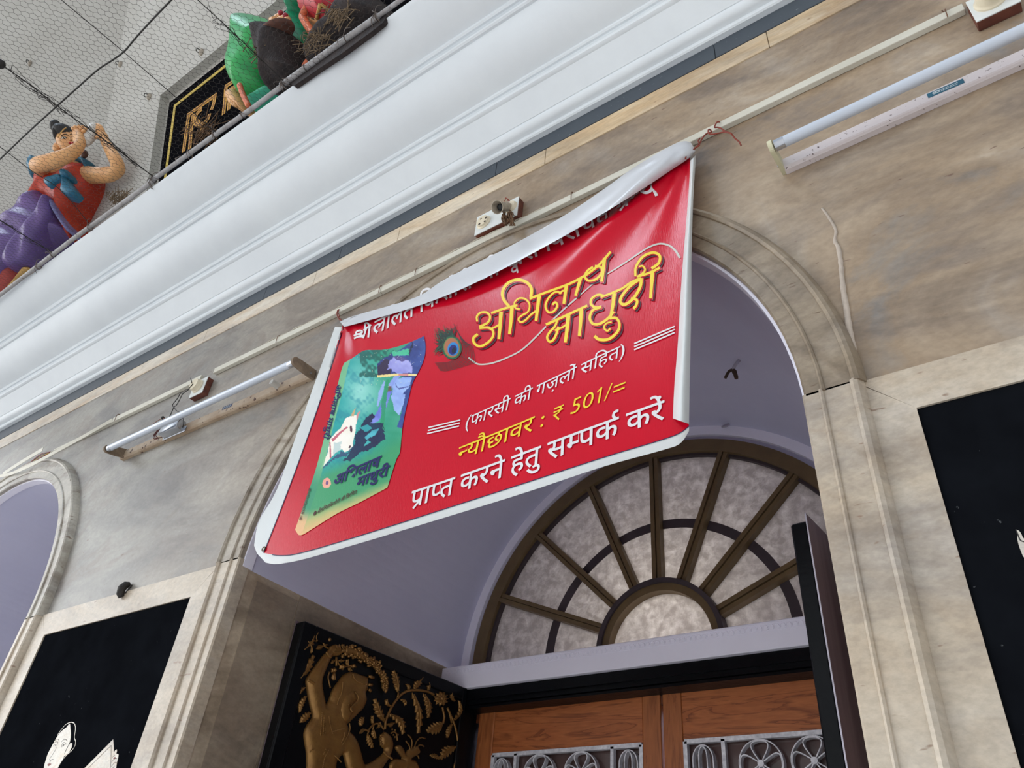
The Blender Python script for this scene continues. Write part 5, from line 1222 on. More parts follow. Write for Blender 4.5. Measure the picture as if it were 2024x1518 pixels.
# ballast and loose leads of the left light
bz_ = 3.108
bl = obj('ballast', fix(join(bevbox(-2.585, -2.475, -0.058, -0.0215, bz_ - 0.008, bz_ + 0.036, 0.004, 2), bevbox(-2.60, -2.46, -0.026, -0.0214, bz_ - 0.010, bz_ + 0.014, 0.002, 1))), M_ALU, TLL, smooth=30)
for i in range(3):
    P = smooth_path([(-2.60 - 0.008 * i, -0.05, bz_ + 0.03), (-2.618 - 0.008 * i, -0.048, bz_ + 0.008), (-2.606 - 0.01 * i, -0.040, bz_ - 0.004), (-2.59, -0.03, bz_ + 0.002)], 5)
    obj('lead', tube(P, 0.0017, 6), mat('lead_red', (92, 36, 32), 0.6), TLL, smooth=True)
P = smooth_path([(-2.475, -0.05, bz_ + 0.03), (-2.452, -0.052, bz_ + 0.026), (-2.448, -0.045, bz_ + 0.008), (-2.462, -0.035, bz_ - 0.002)], 5)
obj('lead', tube(P, 0.0018, 6), M_DARKWIRE, TLL, smooth=True)

obj('starter', fix(lathe((-1.955, -0.0205, 3.120), (0, -1, 0), [(0, 0), (0.0105, 0), (0.0105, 0.026), (0.0095, 0.030), (0, 0.030)], 20)), M_PLATE0, TLL, smooth=35)
P = smooth_path([at(*c10(320, 402), -0.03), at(*c10(345, 384), -0.045), at(*c10(378, 366), -0.06), at(*c10(400, 372), -0.07)], 5)
obj('lead', tube(P, 0.0016, 6), mat('lead_brown', (110, 56, 44), 0.6), TLL, smooth=True)
obj('connector', ellipsoid(at(*c10(380, 364), -0.062), np.eye(3) * 0.007, 10, 8), M_DARKWIRE, TLL, smooth=True)

# ---- wooden switch boxes
M_BOXW = mat('box_wood', (112, 62, 46), 0.6, c2=(78, 40, 32), scale=30, stretch=(0.4, 1, 2), bump=0.3, bscale=120)
M_PLATE = mat('box_plate', (222, 226, 224), 0.4, c2=(210, 214, 212), scale=12)
M_BAKE = mat('bakelite_cream', (222, 212, 188), 0.4, c2=(206, 194, 168), scale=25)
M_RECESS = mat('socket_recess', (70, 56, 46), 0.7)
def switch_box(x0, x1, z0, z1, label, th=0.027):
    b = root('junction_box', ((x0 + x1) / 2, -th, z0), label, 'box', 'wooden wiring boxes on the wall')
    obj('back_box', bevbox(x0, x1, -th + 0.002, -0.0005, z0, z1, 0.0012, 1), M_BOXW, b)
    obj('face_plate', bevbox(x0 - 0.0006, x1 + 0.0006, -th - 0.0012, -th + 0.0018, z0 - 0.0006, z1 + 0.0006, 0.0006, 1), M_PLATE, b)
    return b
def rosette(parent, x, z, th, r, h=0.022):
    obj('ceiling_rose', fix(lathe((x, -th - 0.001, z), (0, -1, 0), [(0, 0), (r, 0), (r, 0.004), (r * 0.90, 0.006), (r * 0.86, 0.009), (r * 0.84, h * 0.9), (r * 0.80, h), (0, h)], 36)), M_BAKE, parent, smooth=35)
th = 0.027
def c9(x, y): return 920 + x / 12.65, 370 + y / 12.65
def cL(x, y): return 300 + x / 12.65, 700 + y / 12.65
def cR(x, y): return 1880 + x / 14.06, y / 14.06
p0, p1, p2 = at(*c9(225, 1215), -th), at(*c9(1255, 700), -th), at(*c9(1340, 230), -th)
MB = switch_box(p0[0], p2[0], p0[2], p2[2], 'wooden wiring box holding a socket and an empty lamp holder above the banner', th)
q = at(*c9(440, 850), -th - 0.006)
sk = obj('socket', fix(lathe((q[0], -th - 0.001, q[2] - 0.002), (0, -1, 0), [(0, 0), (0.026, 0), (0.026, 0.003), (0.0245, 0.0045), (0.022, 0.006), (0.0215, 0.011), (0.019, 0.012), (0, 0.012)], 32)), M_BAKE, MB, smooth=35)
for a, e, r in ((345, 920, 0.0042), (510, 760, 0.0042), (480, 850, 0.0034), (385, 790, 0.003)):
    q = at(*c9(a, e), -th - 0.0135); obj('socket_hole', fix(cyl((q[0], -th - 0.0138, q[2]), (q[0], -th - 0.012, q[2]), r, 12)), M_RECESS, sk)
# second rose with the angled lamp holder
q2 = at(*c9(1120, 480), -th - 0.006)
obj('ceiling_rose', fix(lathe((q2[0], -th - 0.001, q2[2]), (0, -1, 0), [(0, 0), (0.022, 0), (0.022, 0.004), (0.019, 0.010), (0, 0.012)], 32)), M_BAKE, MB, smooth=35)
mo = at(*c9(790, 500), -0.085)
bk_ = np.array([q2[0] - 0.004, -th - 0.010, q2[2] - 0.004]); ax_ = mo - bk_; L_ = np.linalg.norm(ax_); ax_ = ax_ / L_
lh = obj('lamp_holder', fix(lathe(bk_, ax_, [(0, 0), (0.013, 0), (0.0145, 0.006), (0.0135, 0.014), (0.0165, L_ - 0.016), (0.0205, L_ - 0.001), (0.0205, L_), (0.0185, L_), (0.0150, L_ - 0.020), (0.010, L_ - 0.026), (0.0, L_ - 0.026)], 32)),
         mat('holder_grey', (178, 168, 152), 0.5, c2=(140, 128, 112), scale=50), MB, smooth=35)
obj('contact', fix(lathe(mo - ax_ * 0.026, ax_, [(0, 0), (0.0095, 0), (0.0095, 0.010), (0.006, 0.012), (0, 0.012)], 20)), mat('holder_core', (20, 20, 22), 0.4), lh, smooth=35)
M_FIB = mat('dry_fibre', (126, 96, 70), 0.9, c2=(92, 68, 50), scale=90, bump=0.6, bscale=200)
fib = []
for i in range(60):
    a, e = rs.uniform(900, 1180), rs.uniform(560, 760); k = rs.uniform(20, 330)
    P = [at(*c9(a, e), -0.05 + rs.uniform(-.012, .012)), at(*c9(a + rs.uniform(-30, 60), e + k * 0.5), -0.048 + rs.uniform(-.012, .012)), at(*c9(a + rs.uniform(-40, 130), min(e + k, 960)), -0.036 + rs.uniform(-.008, .004))]
    fib.append(tube(smooth_path(P, 3), rs.uniform(0.0008, 0.0022), 5))
fo = obj('straw_tuft', join(*fib), M_FIB, smooth=True); setp(fo, 'tuft of brown straw caught behind the empty lamp holder', 'straw', kind='stuff')
for i, (a, e) in enumerate(((970, 350), (1110, 350), (1075, 360))):
    obj('wire_end', tube(smooth_path([at(*c9(1005, 262), -0.06), at(*c9((1030 + a) / 2, 300), -0.06), at(*c9(a, e), -0.055)], 4), 0.0013, 6), M_RUST, MB, smooth=True)
# box over the left light
p0, p1, p2 = at(*cL(925, 1105), -th), at(*cL(1250, 950), -th), at(*cL(1415, 555), -th)
LB = switch_box(p0[0], p2[0], p0[2], p2[2], 'wooden wiring box with a round cover above the left tube light', th)
rosette(LB, (p0[0] + p2[0]) / 2 - 0.004, (p0[2] + p2[2]) / 2 + 0.004, th, 0.030)
for dx, pts in ((0, [(1030, 740), (930, 860), (780, 980), (720, 970), (640, 1110), (520, 1270), (560, 1340), (640, 1430), (760, 1460)]), (1, [(990, 780), (900, 900), (770, 1000), (700, 1130), (620, 1270), (550, 1330), (490, 1470), (450, 1560)])):
    y = np.linspace(-0.052, -0.035, len(pts)); P = smooth_path([at(*cL(a, e), yy) for (a, e), yy in zip(pts, y)], 5)
    w = obj('flex_wire', tube(P, 0.0017, 6), M_DARKWIRE, smooth=True)
    setp(w, ['dark flex wire bending right from the left box to the tube light', 'dark flex wire running down left from the left box behind the tube'][dx], 'wire', 'dark flex wires of the left light')
obj('wire_end', tube([at(*cL(970, 600), -0.06), at(*cL(990, 660), -0.058), at(*cL(1000, 730), -0.05)], 0.0016, 6), M_DARKWIRE, LB, smooth=True)
# box at the top right corner of the view
p0, p1, p2 = at(*cR(680, 590), -th), at(*cR(1950, 110), -th), at(*cR(465, 150), -th)
RB = switch_box(p0[0] + 0.001, p1[0] + 0.002, p0[2] - 0.004, p0[2] + 0.080, 'wooden wiring box with a round cover at the right end of the trunking', th)
rosette(RB, (p0[0] + p1[0]) / 2 - 0.002, p0[2] + 0.042, th, 0.031, 0.024)

# ---- small iron leftovers
M_IRON = mat('old_iron', (52, 48, 44), 0.7, c2=(34, 30, 28), scale=60, bump=0.5, bscale=150)
q = at(246, 1166, -0.012)
st = obj('pipe_stub', fix(join(tube([(q[0] + 0.001, -0.004, q[2] + 0.022), (q[0], -0.014, q[2] + 0.016), (q[0], -0.022, q[2] + 0.002), (q[0] - 0.001, -0.020, q[2] - 0.016), (q[0] - 0.001, -0.012, q[2] - 0.024)], [0.008, 0.012, 0.0135, 0.012, 0.009], 14),
                               tube([(q[0] + 0.013, -0.002, q[2] + 0.018), (q[0] + 0.012, -0.010, q[2] - 0.012)], 0.003, 6))), M_IRON, smooth=45)
setp(st, 'black stub of a cut pipe above the left stone panel', 'pipe stub')
def vault_pt(px, py):
    d = ray(px, py)
    a = d[0] ** 2 + d[2] ** 2; ox, oz = CAM[0] - XC1, CAM[2] - ZS; b = 2 * (ox * d[0] + oz * d[2]); c = ox * ox + oz * oz - RA * RA
    t = (-b + math.sqrt(b * b - 4 * a * c)) / (2 * a); return CAM + d * t
M_HOOKW = mat('painted_hook', (186, 182, 198), 0.5)
P = vault_pt(1462, 712); inn = np.array([XC1 - P[0], 0, ZS - P[2]]); inn /= np.linalg.norm(inn)
hk = root('ceiling_hook', P, 'painted metal hook with a twist of brown rag hanging from the vault', 'hook')
obj('stem', tube(smooth_path([P - inn * 0.004, P + inn * 0.018 + np.array([0, -0.004, 0]), P + inn * 0.036], 4), 0.005, 9), M_HOOKW, hk, smooth=True)
e = P + inn * 0.034
obj('rag', join(tube(smooth_path([e, e + np.array([-0.012, -0.004, -0.006]), e + np.array([-0.024, -0.006, -0.026])], 4), [0.0045] * 9, 8), tube(smooth_path([e, e + np.array([0.004, 0, -0.016]), e + np.array([0.006, 0.002, -0.034])], 4), [0.005, 0.006, 0.007, 0.007, 0.006, 0.006, 0.006, 0.006, 0.005], 8)), mat('rag_brown', (84, 66, 56), 0.9, bump=0.6, bscale=150), hk, smooth=True)
P = vault_pt(1436, 836); inn = np.array([XC1 - P[0], 0, ZS - P[2]]); inn /= np.linalg.norm(inn)
h2 = obj('ceiling_ring', tube([P + inn * 0.012 + np.array([0.012 * math.cos(a), 0.010 * math.sin(a), 0.010 * math.sin(a)]) for a in np.linspace(0, 2 * math.pi, 16)[:-1]], 0.0035, 7, closed=True), M_HOOKW, smooth=True)
setp(h2, 'small painted iron ring in the vault, just above the fanlight', 'ring')

# ---- inlays of the stone panels
M_INLAY = marble('inlay_marble', [(184, 174, 158), (204, 196, 182), (212, 206, 194), (218, 212, 202)], (196, 170, 136), vein_amt=0.5, scale=5)
M_LINE = mat('inlay_line', (44, 40, 40), 0.6); M_LIP = mat('inlay_red', (128, 52, 44), 0.6)
def cI(P): return [(60 + x / 10.12, 1410 + y / 10.12) for x, y in P]
def flat_inlay(name, px, m, y, parent, th_=0.0012):
    V2 = [at(a, b, y)[[0, 2]] for a, b in px]; v, f = poly2d([tuple(p) for p in V2])
    return obj(name, fix(solid(v, f, lambda u, w, d: (u, d, w), y, y + th_)), m, parent)
def line_inlay(name, strokes, w, m, y, parent):
    parts = []
    for P in strokes:
        P = sm(cI(P), 5); V2, F = ribbon2d([at(a, b, y)[[0, 2]] for a, b in P], w); parts.append(([(u, y, v) for u, v in V2], F))
    return obj(name, join(*parts), m, parent)
YI = -0.0058
fc = flat_inlay('face_inlay', sm(cI([(270, 1200), (275, 1060), (310, 930), (350, 810), (410, 690), (480, 560), (560, 430), (640, 340), (720, 280), (785, 205), (800, 300), (808, 420), (790, 560), (745, 660), (690, 780), (660, 900), (610, 980), (560, 1070), (500, 1200), (430, 1330), (300, 1330)]), 4), M_INLAY, YI, PANEL_L)
flat_inlay('ear_inlay', sm(cI([(800, 590), (835, 600), (820, 690), (760, 790), (690, 850), (660, 850), (720, 740), (760, 650)]), 3), M_INLAY, YI - 0.0001, fc)
V2, F2 = ribbon2d([at(a, b, YI)[[0, 2]] for a, b in sm(cI([(540, 440), (600, 350), (700, 230), (800, 180), (870, 195), (900, 260), (900, 340), (880, 480), (905, 560), (890, 650), (830, 740), (740, 820), (670, 900)]), 6)], 0.0022)
obj('veil_line', ([(u, YI, v) for u, v in V2], F2), M_INLAY, PANEL_L)
line_inlay('face_lines', [[(500, 545), (520, 515), (560, 520), (575, 560)], [(620, 575), (650, 535), (700, 520), (735, 545)], [(460, 610), (500, 570), (550, 575), (545, 620)], [(620, 660), (650, 590), (700, 590), (710, 630)],
                          [(445, 660), (480, 630), (515, 620)], [(620, 680), (650, 640), (690, 620)], [(530, 670), (470, 780), (385, 910), (400, 940), (430, 920), (460, 920)], [(400, 940), (390, 980)], [(830, 590), (760, 640), (710, 740), (680, 820)]], 0.0011, M_LINE, YI - 0.0004, fc)
line_inlay('pupil', [[(500, 655), (512, 625)]], 0.0042, M_LINE, YI - 0.0004, fc)
line_inlay('pupil', [[(650, 660), (668, 620)]], 0.0042, M_LINE, YI - 0.0004, fc)
flat_inlay('lips', sm(cI([(340, 1020), (375, 1002), (415, 1010), (390, 1040), (350, 1055)]), 3), M_LIP, YI - 0.0003, fc, 0.0004)
bk2 = flat_inlay('book_inlay', cI([(1095, 1085), (1655, 520), (1668, 700), (1668, 900), (1600, 1330), (1000, 1330), (950, 1240)]), M_INLAY, YI, PANEL_L)
line_inlay('book_lines', [[(1160, 1090), (1615, 640)], [(1615, 640), (1610, 900), (1600, 1100)]], 0.0011, M_LINE, YI - 0.0004, bk2)
hd = flat_inlay('hand_inlay', sm(cI([(1600, 1100), (1640, 900), (1670, 780), (1722, 720), (1730, 760), (1716, 810), (1762, 820), (1745, 920), (1720, 1040), (1690, 1200), (1600, 1200)]), 2), M_INLAY, YI - 0.0001, PANEL_L)
line_inlay('finger_lines', [[(1640, 880), (1690, 830)], [(1620, 980), (1680, 910), (1730, 905)], [(1620, 1060), (1680, 990), (1730, 985)], [(1620, 1120), (1680, 1060)]], 0.0012, M_LINE, YI - 0.0004, hd)
flat_inlay('nail', sm(cI([(1655, 905), (1690, 870), (1705, 890), (1670, 925)]), 2), M_LIP, YI - 0.0004, hd, 0.0003)
def cJ(P): return [(1980 + x / 12.65, 1000 + y / 12.65) for x, y in P]
lfi = flat_inlay('leaf_inlay', sm(cJ([(345, 590), (430, 620), (490, 700), (540, 800), (640, 850), (760, 900), (700, 1100), (640, 1290), (550, 1280), (480, 1130), (420, 960), (390, 820), (390, 700)]), 3), M_INLAY, YI, PANEL_R)
P = sm(cJ([(360, 610), (420, 760), (470, 860), (560, 900)]), 5); V2, F2 = ribbon2d([at(a, b, YI)[[0, 2]] for a, b in P], 0.0016); obj('leaf_line', ([(u, YI - 0.0003, v) for u, v in V2], F2), M_LINE, lfi)

# ================================================================== BLACK SHUTTERS
M_GOLD = mat('gold_paint', (156, 116, 62), 0.36, metal=0.55, spec=0.5, c2=(130, 94, 50), scale=30, bump=0.25, bscale=90)
HA = np.array([-1.458 * D, 0.760 * D]); FB = np.array([-1.510 * D, 0.180 * D])
ZT = 1.6 + 0.640 * D
ldir = np.array([HA[0] - FB[0], HA[1] - FB[1], 0]); LW = np.linalg.norm(ldir); ldir /= LW
lnrm = np.array([ldir[1], -ldir[0], 0])
if lnrm[0] < 0: lnrm = -lnrm
LO = np.array([FB[0], FB[1], 0])
def lp(s, z, o=0.0): return LO + ldir * s + np.array([0, 0, z]) + lnrm * o
def l2(px, py):
    P = onp(px, py, LO, lnrm); return float((P - LO) @ ldir), float(P[2])
shl = root('shutter_leaf', lp(LW / 2, 0.02), 'open black shutter leaf with a gold relief of a figure holding a garland', 'shutter', 'black shutters folded into the doorway')
def lbox(s0, s1, z0, z1, o0, o1, b=0.002):
    v, f = bevbox(s0, s1, o0, o1, z0, z1, b, 1); return [lp(a, z, o) for a, o, z in v], f
obj('board', fix(lbox(0, LW, 0.02, ZT, -0.036, 0.0)), M_BLACKPAINT, shl)
for s0, s1, z0, z1 in ((0.0, 0.045, 0.02, ZT), (LW - 0.02, LW, 0.02, ZT), (0.045, LW - 0.02, ZT - 0.04, ZT)):
    obj('edge_moulding', fix(lbox(s0, s1, z0, z1, -0.001, 0.007, 0.003)), M_BLACKPAINT, shl)
obj('back_sheet', fix(lbox(0.0, LW, 0.02, ZT + 0.008, -0.039, -0.0365, 0.0004)), mat('laminate_purple', (112, 96, 104), 0.5), shl)
def sdf(Q, P):
    """signed distance to outline Q (positive inside) and the nearest outline points"""
    d2 = np.full(len(P), 1e9); near = np.zeros_like(P); n = len(Q)
    for i in range(n):
        a, b = np.array(Q[i]), np.array(Q[(i + 1) % n]); ab = b - a; t = np.clip(((P - a) @ ab) / (ab @ ab + 1e-12), 0, 1)
        c = a + t[:, None] * ab; e = ((P - c) ** 2).sum(1); m = e < d2; d2[m] = e[m]; near[m] = c[m]
    return np.sqrt(d2) * np.where(inside(P, Q), 1, -1), near
def inflate(Q, cell, place, hfun, rim, back):
    """grid skin over outline Q: place(u, v, h); rim height at the outline, side walls down to back"""
    Q = np.asarray(Q); lo, hi = Q.min(0) - cell * 2, Q.max(0) + cell * 2
    nx, ny = int((hi[0] - lo[0]) / cell) + 2, int((hi[1] - lo[1]) / cell) + 2
    X, Z = np.meshgrid(lo[0] + np.arange(nx) * cell, lo[1] + np.arange(ny) * cell); P = np.stack([X.ravel(), Z.ravel()], 1)
    sd, near = sdf(Q, P); h = hfun(P, sd); out = sd <= 0; P = np.where(out[:, None], near, P); h = np.where(out, rim, h)
    quads = []
    for j in range(ny - 1):
        for i in range(nx - 1):
            q = (j * nx + i, j * nx + i + 1, (j + 1) * nx + i + 1, (j + 1) * nx + i)
            if max(sd[k] for k in q) > 0: quads.append(q)
    used = sorted({k for q in quads for k in q}); ids = {k: n for n, k in enumerate(used)}
    V = [place(P[k][0], P[k][1], h[k]) for k in used]; F = [tuple(ids[k] for k in q) for q in quads]
    ed = {}
    for q in F:
        for a, b in zip(q, q[1:] + q[:1]): ed.setdefault((min(a, b), max(a, b)), []).append((a, b))
    low = {}
    for l in ed.values():
        if len(l) == 1:
            a, b = l[0]
            for k in (a, b):
                if k not in low: low[k] = len(V); p = P[used[k]]; V.append(place(p[0], p[1], back))
            F.append((b, a, low[a], low[b]))
    return V, F
def puff(Q, hmax, w, cell=0.003, base=0.0):
    """inflated low relief over outline Q on the shutter plane"""
    return inflate(Q, cell, lp, lambda P, sd: base + 0.0015 + hmax * np.sqrt(np.clip(1 - (1 - np.clip(sd / w, 0, 1)) ** 2, 0, 1)), base + 0.0015, base - 0.002)
def cA(P): return [(590 + x / 9.61, 1360 + y / 9.61) for x, y in P]
def cB(P): return [(580 + x / 8.928, 1230 + y / 8.928) for x, y in P]
def cC(P): return [(740 + x / 7.3, 1310 + y / 7.3) for x, y in P]
def to2(px): return [l2(a, b) for a, b in px]
FIG = cB([(600, 500), (640, 420), (700, 385), (770, 395), (830, 470), (872, 512), (820, 572), (760, 602), (690, 602), (650, 650), (620, 700), (580, 800), (520, 950), (495, 1060), (510, 1200), (545, 1390)]) + \
      cA([(505, 330), (530, 290), (560, 240)]) + cB([(620, 1350), (660, 1240), (710, 1140), (790, 1030), (860, 940), (960, 885), (1080, 890), (1180, 930), (1290, 970), (1300, 1060), (1290, 1130), (1310, 1180), (1262, 1240), (1280, 1340)]) + \
      cA([(1280, 220), (1230, 370), (1130, 480), (1040, 570), (960, 650), (905, 690), (930, 740), (940, 810), (1010, 870), (1070, 950), (1120, 1050), (1180, 1250), (1220, 1410), (1270, 1450), (1400, 1390), (1540, 1290), (1600, 1225), (1618, 1160), (1560, 1110), (1530, 1010), (1530, 920), (1580, 870), (1620, 830), (1700, 880), (1760, 960), (1780, 1080), (1760, 1200), (1700, 1340), (1620, 1460), (1540, 1570), (1300, 1720), (1010, 1700), (905, 1518), (850, 1300), (832, 1248), (760, 1330), (712, 1400), (700, 1560), (720, 2200), (720, 3200), (120, 3200), (130, 2200), (140, 1400), (130, 1180), (100, 1000), (90, 860), (140, 720), (210, 620), (250, 550), (240, 470), (210, 350), (180, 200), (150, 20)]) + \
      cB([(250, 1350), (230, 1200), (205, 1040), (240, 960), (300, 870), (380, 760), (470, 640), (530, 570)])
FIG2 = to2(sm(FIG + FIG[:1], 3)[:-1])
figure = obj('relief_figure', puff(FIG2, 0.016, 0.030, 0.0035), M_GOLD, shl, smooth=True, label='gold relief figure with one arm raised')
face = obj('face', puff(to2(sm(cA([(716, 430), (745, 300), (820, 150), (930, 50), (1010, 60), (1052, 180), (1030, 270), (960, 340), (930, 400), (960, 480), (930, 560), (890, 640), (810, 650), (745, 570), (716, 430)]), 4)[:-1]), 0.010, 0.022, 0.003, base=0.011), M_GOLD, figure, smooth=True)
def ridge(name, px, r, parent, o=0.018, beads=False):
    P = [l2(a, b) for a, b in sm(px, 6)]; P3 = [lp(a, b, o) for a, b in P]
    if beads:
        parts = [ellipsoid(q, np.eye(3) * r, 7, 5) for q in P3]; parts.append(tube(P3, r * 0.5, 6)); return obj(name, join(*parts), M_GOLD, parent, smooth=True)
    return obj(name, tube(P3, r, 7), M_GOLD, parent, smooth=True)
ridge('nose_line', cA([(975, 85), (1040, 180), (1020, 270), (940, 350), (895, 405), (930, 470)]), 0.0026, face, 0.0232)
ridge('eye_line', cA([(840, 330), (880, 300), (920, 330)]), 0.0018, face, 0.0232)
ridge('hair_braid', cB([(800, 1075), (790, 1180), (775, 1280), (730, 1360), (700, 1460)]), 0.0026, figure, 0.0185, True)
ridge('hair_braid', cB([(980, 930), (1010, 1010), (1100, 1080), (1220, 1110)]), 0.0022, figure, 0.0185, True)
for q in ([(372, 475), (355, 700), (342, 905)], [(410, 530), (400, 720), (388, 900)], [(430, 690), (425, 850)], [(505, 560), (530, 720), (572, 865)], [(560, 840), (680, 800), (800, 780)], [(890, 690), (900, 790), (850, 930), (760, 1080)], [(800, 860), (780, 960), (740, 1040)], [(140, 1225), (210, 1160)], [(600, 1290), (670, 1350), (725, 1410)], [(440, 1175), (400, 1260)], [(500, 1190), (420, 1330), (380, 1518)]):
    ridge('necklace_strand', cA(q), 0.0020, figure, 0.0185, True)
ridge('bangle', cB([(530, 550), (555, 585), (600, 630)]), 0.0034, figure, 0.015, True)
ridge('armlet', cB([(210, 1035), (250, 1060), (300, 1090)]), 0.0042, figure, 0.016, True)
ridge('bangle', cA([(1560, 1230), (1620, 1290), (1710, 1350)]), 0.0034, figure, 0.015, True)
for q in ([(690, 420), (715, 490)], [(740, 405), (770, 500)], [(790, 430), (815, 500)], [(640, 545), (760, 540), (850, 520)]): ridge('finger_line', cB(q), 0.0016, figure, 0.018)
for y in (900, 960, 1010, 1060): ridge('finger', cA([(1650, y + 20), (1580, y), (1525, y + 10)]), 0.0040, figure, 0.006)
for q in ([(1310, 955), (1400, 985)], [(1300, 1105), (1372, 1110)], [(1310, 1180), (1345, 1225)]): ridge('crest_spike', cB(q), 0.0045, figure, 0.005)
def leaf(px0, px1, wpx, serr=6, bend=0.12, name='relief_leaf', ridge_=True):
    a, b = np.array(px0, float), np.array(px1, float); d = b - a; L_ = np.linalg.norm(d); d /= L_; n = np.array([-d[1], d[0]])
    def spine(t): return a + d * L_ * t + n * bend * L_ * math.sin(math.pi * t)
    lt, rt = [], []
    for i in range(serr * 2 + 1):
        t = i / (serr * 2); w = wpx * 0.5 * (math.sin(math.pi * min(1, t * 0.93 + 0.05)) ** 0.75) * (1.05 if i % 2 else 0.58)
        if i in (0, serr * 2): w = 0.4
        sk_ = 0.07 * L_ if i % 2 else 0
        lt.append(tuple(spine(t) + n * w + d * sk_)); rt.append(tuple(spine(t) - n * w + d * sk_))
    o = obj(name, puff(to2(lt + rt[::-1]), 0.006, 0.008, 0.0017), M_GOLD, shl, smooth=True)
    if ridge_: ridge('midrib', [tuple(spine(t)) for t in (0.05, 0.35, 0.65, 0.95)], 0.0013, o, 0.0082)
    return o
for a, b, w, be in (((330, 430), (255, 95), 110, .05), ((140, 860), (0, 515), 125, -.05), ((200, 735), (400, 1040), 130, -.22), ((540, 430), (615, 1025), 110, -.10), ((700, 440), (765, 800), 105, -.12), ((560, 390), (685, 205), 110, 0), ((480, 395), (445, 308), 46, .3), ((770, 402), (765, 285), 50, .1), ((240, 640), (162, 520), 58, -.2), ((370, 528), (432, 622), 56, -.3),
                    ((985, 860), (750, 985), 170, -.1), ((1110, 875), (1045, 1085), 76, .05), ((1120, 845), (1200, 540), 80, .25), ((1150, 560), (1100, 430), 60, -.1), ((1175, 1200), (950, 1390), 150, .1), ((940, 1390), (795, 1335), 70, .1)):
    leaf(cC([a])[0], cC([b])[0], w / 7.3, 6 if w > 60 else 3, be)
for a, b, w, be in (((85, 1010), (350, 580), 150, .05), ((80, 1280), (195, 1150), 85, -.1), ((90, 1600), (210, 1300), 110, -.05), ((150, 500), (350, 230), 150, .1), ((310, 550), (220, 330), 120, .1), ((400, 350), (415, 185), 66, -.2), ((395, 470), (512, 420), 84, 0), ((660, 735), (720, 660), 60, 0), ((780, 680), (880, 680), 64, 0), ((940, 790), (935, 650), 56, 0), ((700, 900), (710, 1030), 76, 0), ((860, 640), (850, 560), 46, 0), ((865, 470), (862, 390), 50, 0), ((960, 800), (1010, 870), 60, 0)):
    leaf(cB([a])[0], cB([b])[0], w / 8.928, 6 if w > 70 else 3, be)
for a, b, w, be in (((20, 660), (215, 465), 150, 0), ((1165, 730), (1215, 550), 125, 0), ((1392, 690), (1388, 520), 60, 0), ((1400, 790), (1442, 965), 100, 0), ((1300, 880), (1395, 1145), 130, 0), ((1150, 870), (1240, 785), 60, 0), ((1660, 690), (1800, 660), 90, .2), ((1480, 770), (1520, 640), 50, .2)):
    leaf(cA([a])[0], cA([b])[0], w / 9.61, 5 if w > 70 else 3, be)
for px, r in ((cC([(140, 960), (160, 820), (240, 640), (330, 510), (420, 430), (520, 400), (640, 398), (760, 420), (850, 462)]), 0.0042), (cC([(325, 505), (338, 430)]), 0.003), (cC([(970, 640), (998, 780), (980, 880)]), 0.004), (cC([(1042, 650), (1125, 840), (1172, 1000), (1190, 1180), (1140, 1530)]), 0.004), (cC([(1062, 690), (1105, 870)]), 0.003),
              (cA([(1610, 790), (1540, 700), (1440, 682), (1340, 770), (1300, 885)]), 0.003), (cA([(1335, 820), (1200, 792), (1150, 860)]), 0.003), (cA([(1420, 690), (1395, 800)]), 0.0024), (cA([(1740, 862), (1800, 832), (1850, 880), (1865, 1000)]), 0.0026), (cB([(505, 340), (540, 420), (600, 462)]), 0.0028), (cB([(540, 405), (590, 395), (640, 402)]), 0.0026), (cB([(745, 615), (745, 775)]), 0.0036), (cB([(760, 690), (805, 770)]), 0.0026), (cB([(880, 790), (1000, 770), (1090, 790)]), 0.0026), (cB([(620, 880), (600, 980), (640, 1160)]), 0.0026)):
    P = [l2(a, b) for a, b in sm(px, 6)]; obj('relief_stem', tube([lp(a, b, 0.003) for a, b in P], r, 7), M_GOLD, shl, smooth=True)
def daisy(c, r, n, name='relief_flower'):
    cx, cy = c; o = None
    pts = []
    for i in range(n * 4):
        a = 2 * math.pi * i / (n * 4); rr = r * (0.80 + 0.20 * math.cos(n * a)); pts.append((cx + rr * math.cos(a), cy + rr * math.sin(a)))
    o = obj(name, puff(to2(pts), 0.007, 0.008, 0.0022), M_GOLD, shl, smooth=True)
    s, z = l2(cx, cy); obj('flower_heart', ellipsoid(lp(s, z, 0.007), np.eye(3) * 0.0055, 10, 7), M_GOLD, o, smooth=True)
    for i in range(n): ridge('petal_rib', [(cx + r * .25 * math.cos(2 * math.pi * i / n), cy + r * .25 * math.sin(2 * math.pi * i / n)), (cx + r * .8 * math.cos(2 * math.pi * i / n), cy + r * .8 * math.sin(2 * math.pi * i / n))], 0.0012, o, 0.0088) if r > 8 else None
    return o
daisy(cC([(955, 520)])[0], 112 / 7.3, 11); daisy(cB([(850, 790)])[0], 62 / 8.928, 5); daisy(cB([(705, 850)])[0], 58 / 8.928, 5); daisy(cB([(1040, 775)])[0], 44 / 8.928, 5); daisy(cB([(610, 315)])[0], 52 / 8.928, 3)
for c in ((1775, 785), (1830, 800), (1800, 890), (1830, 930), (1880, 885)): s, z = l2(*cA([c])[0]); obj('relief_bud', ellipsoid(lp(s, z, 0.001), np.eye(3) * 0.0032, 8, 6), M_GOLD, shl, smooth=True)
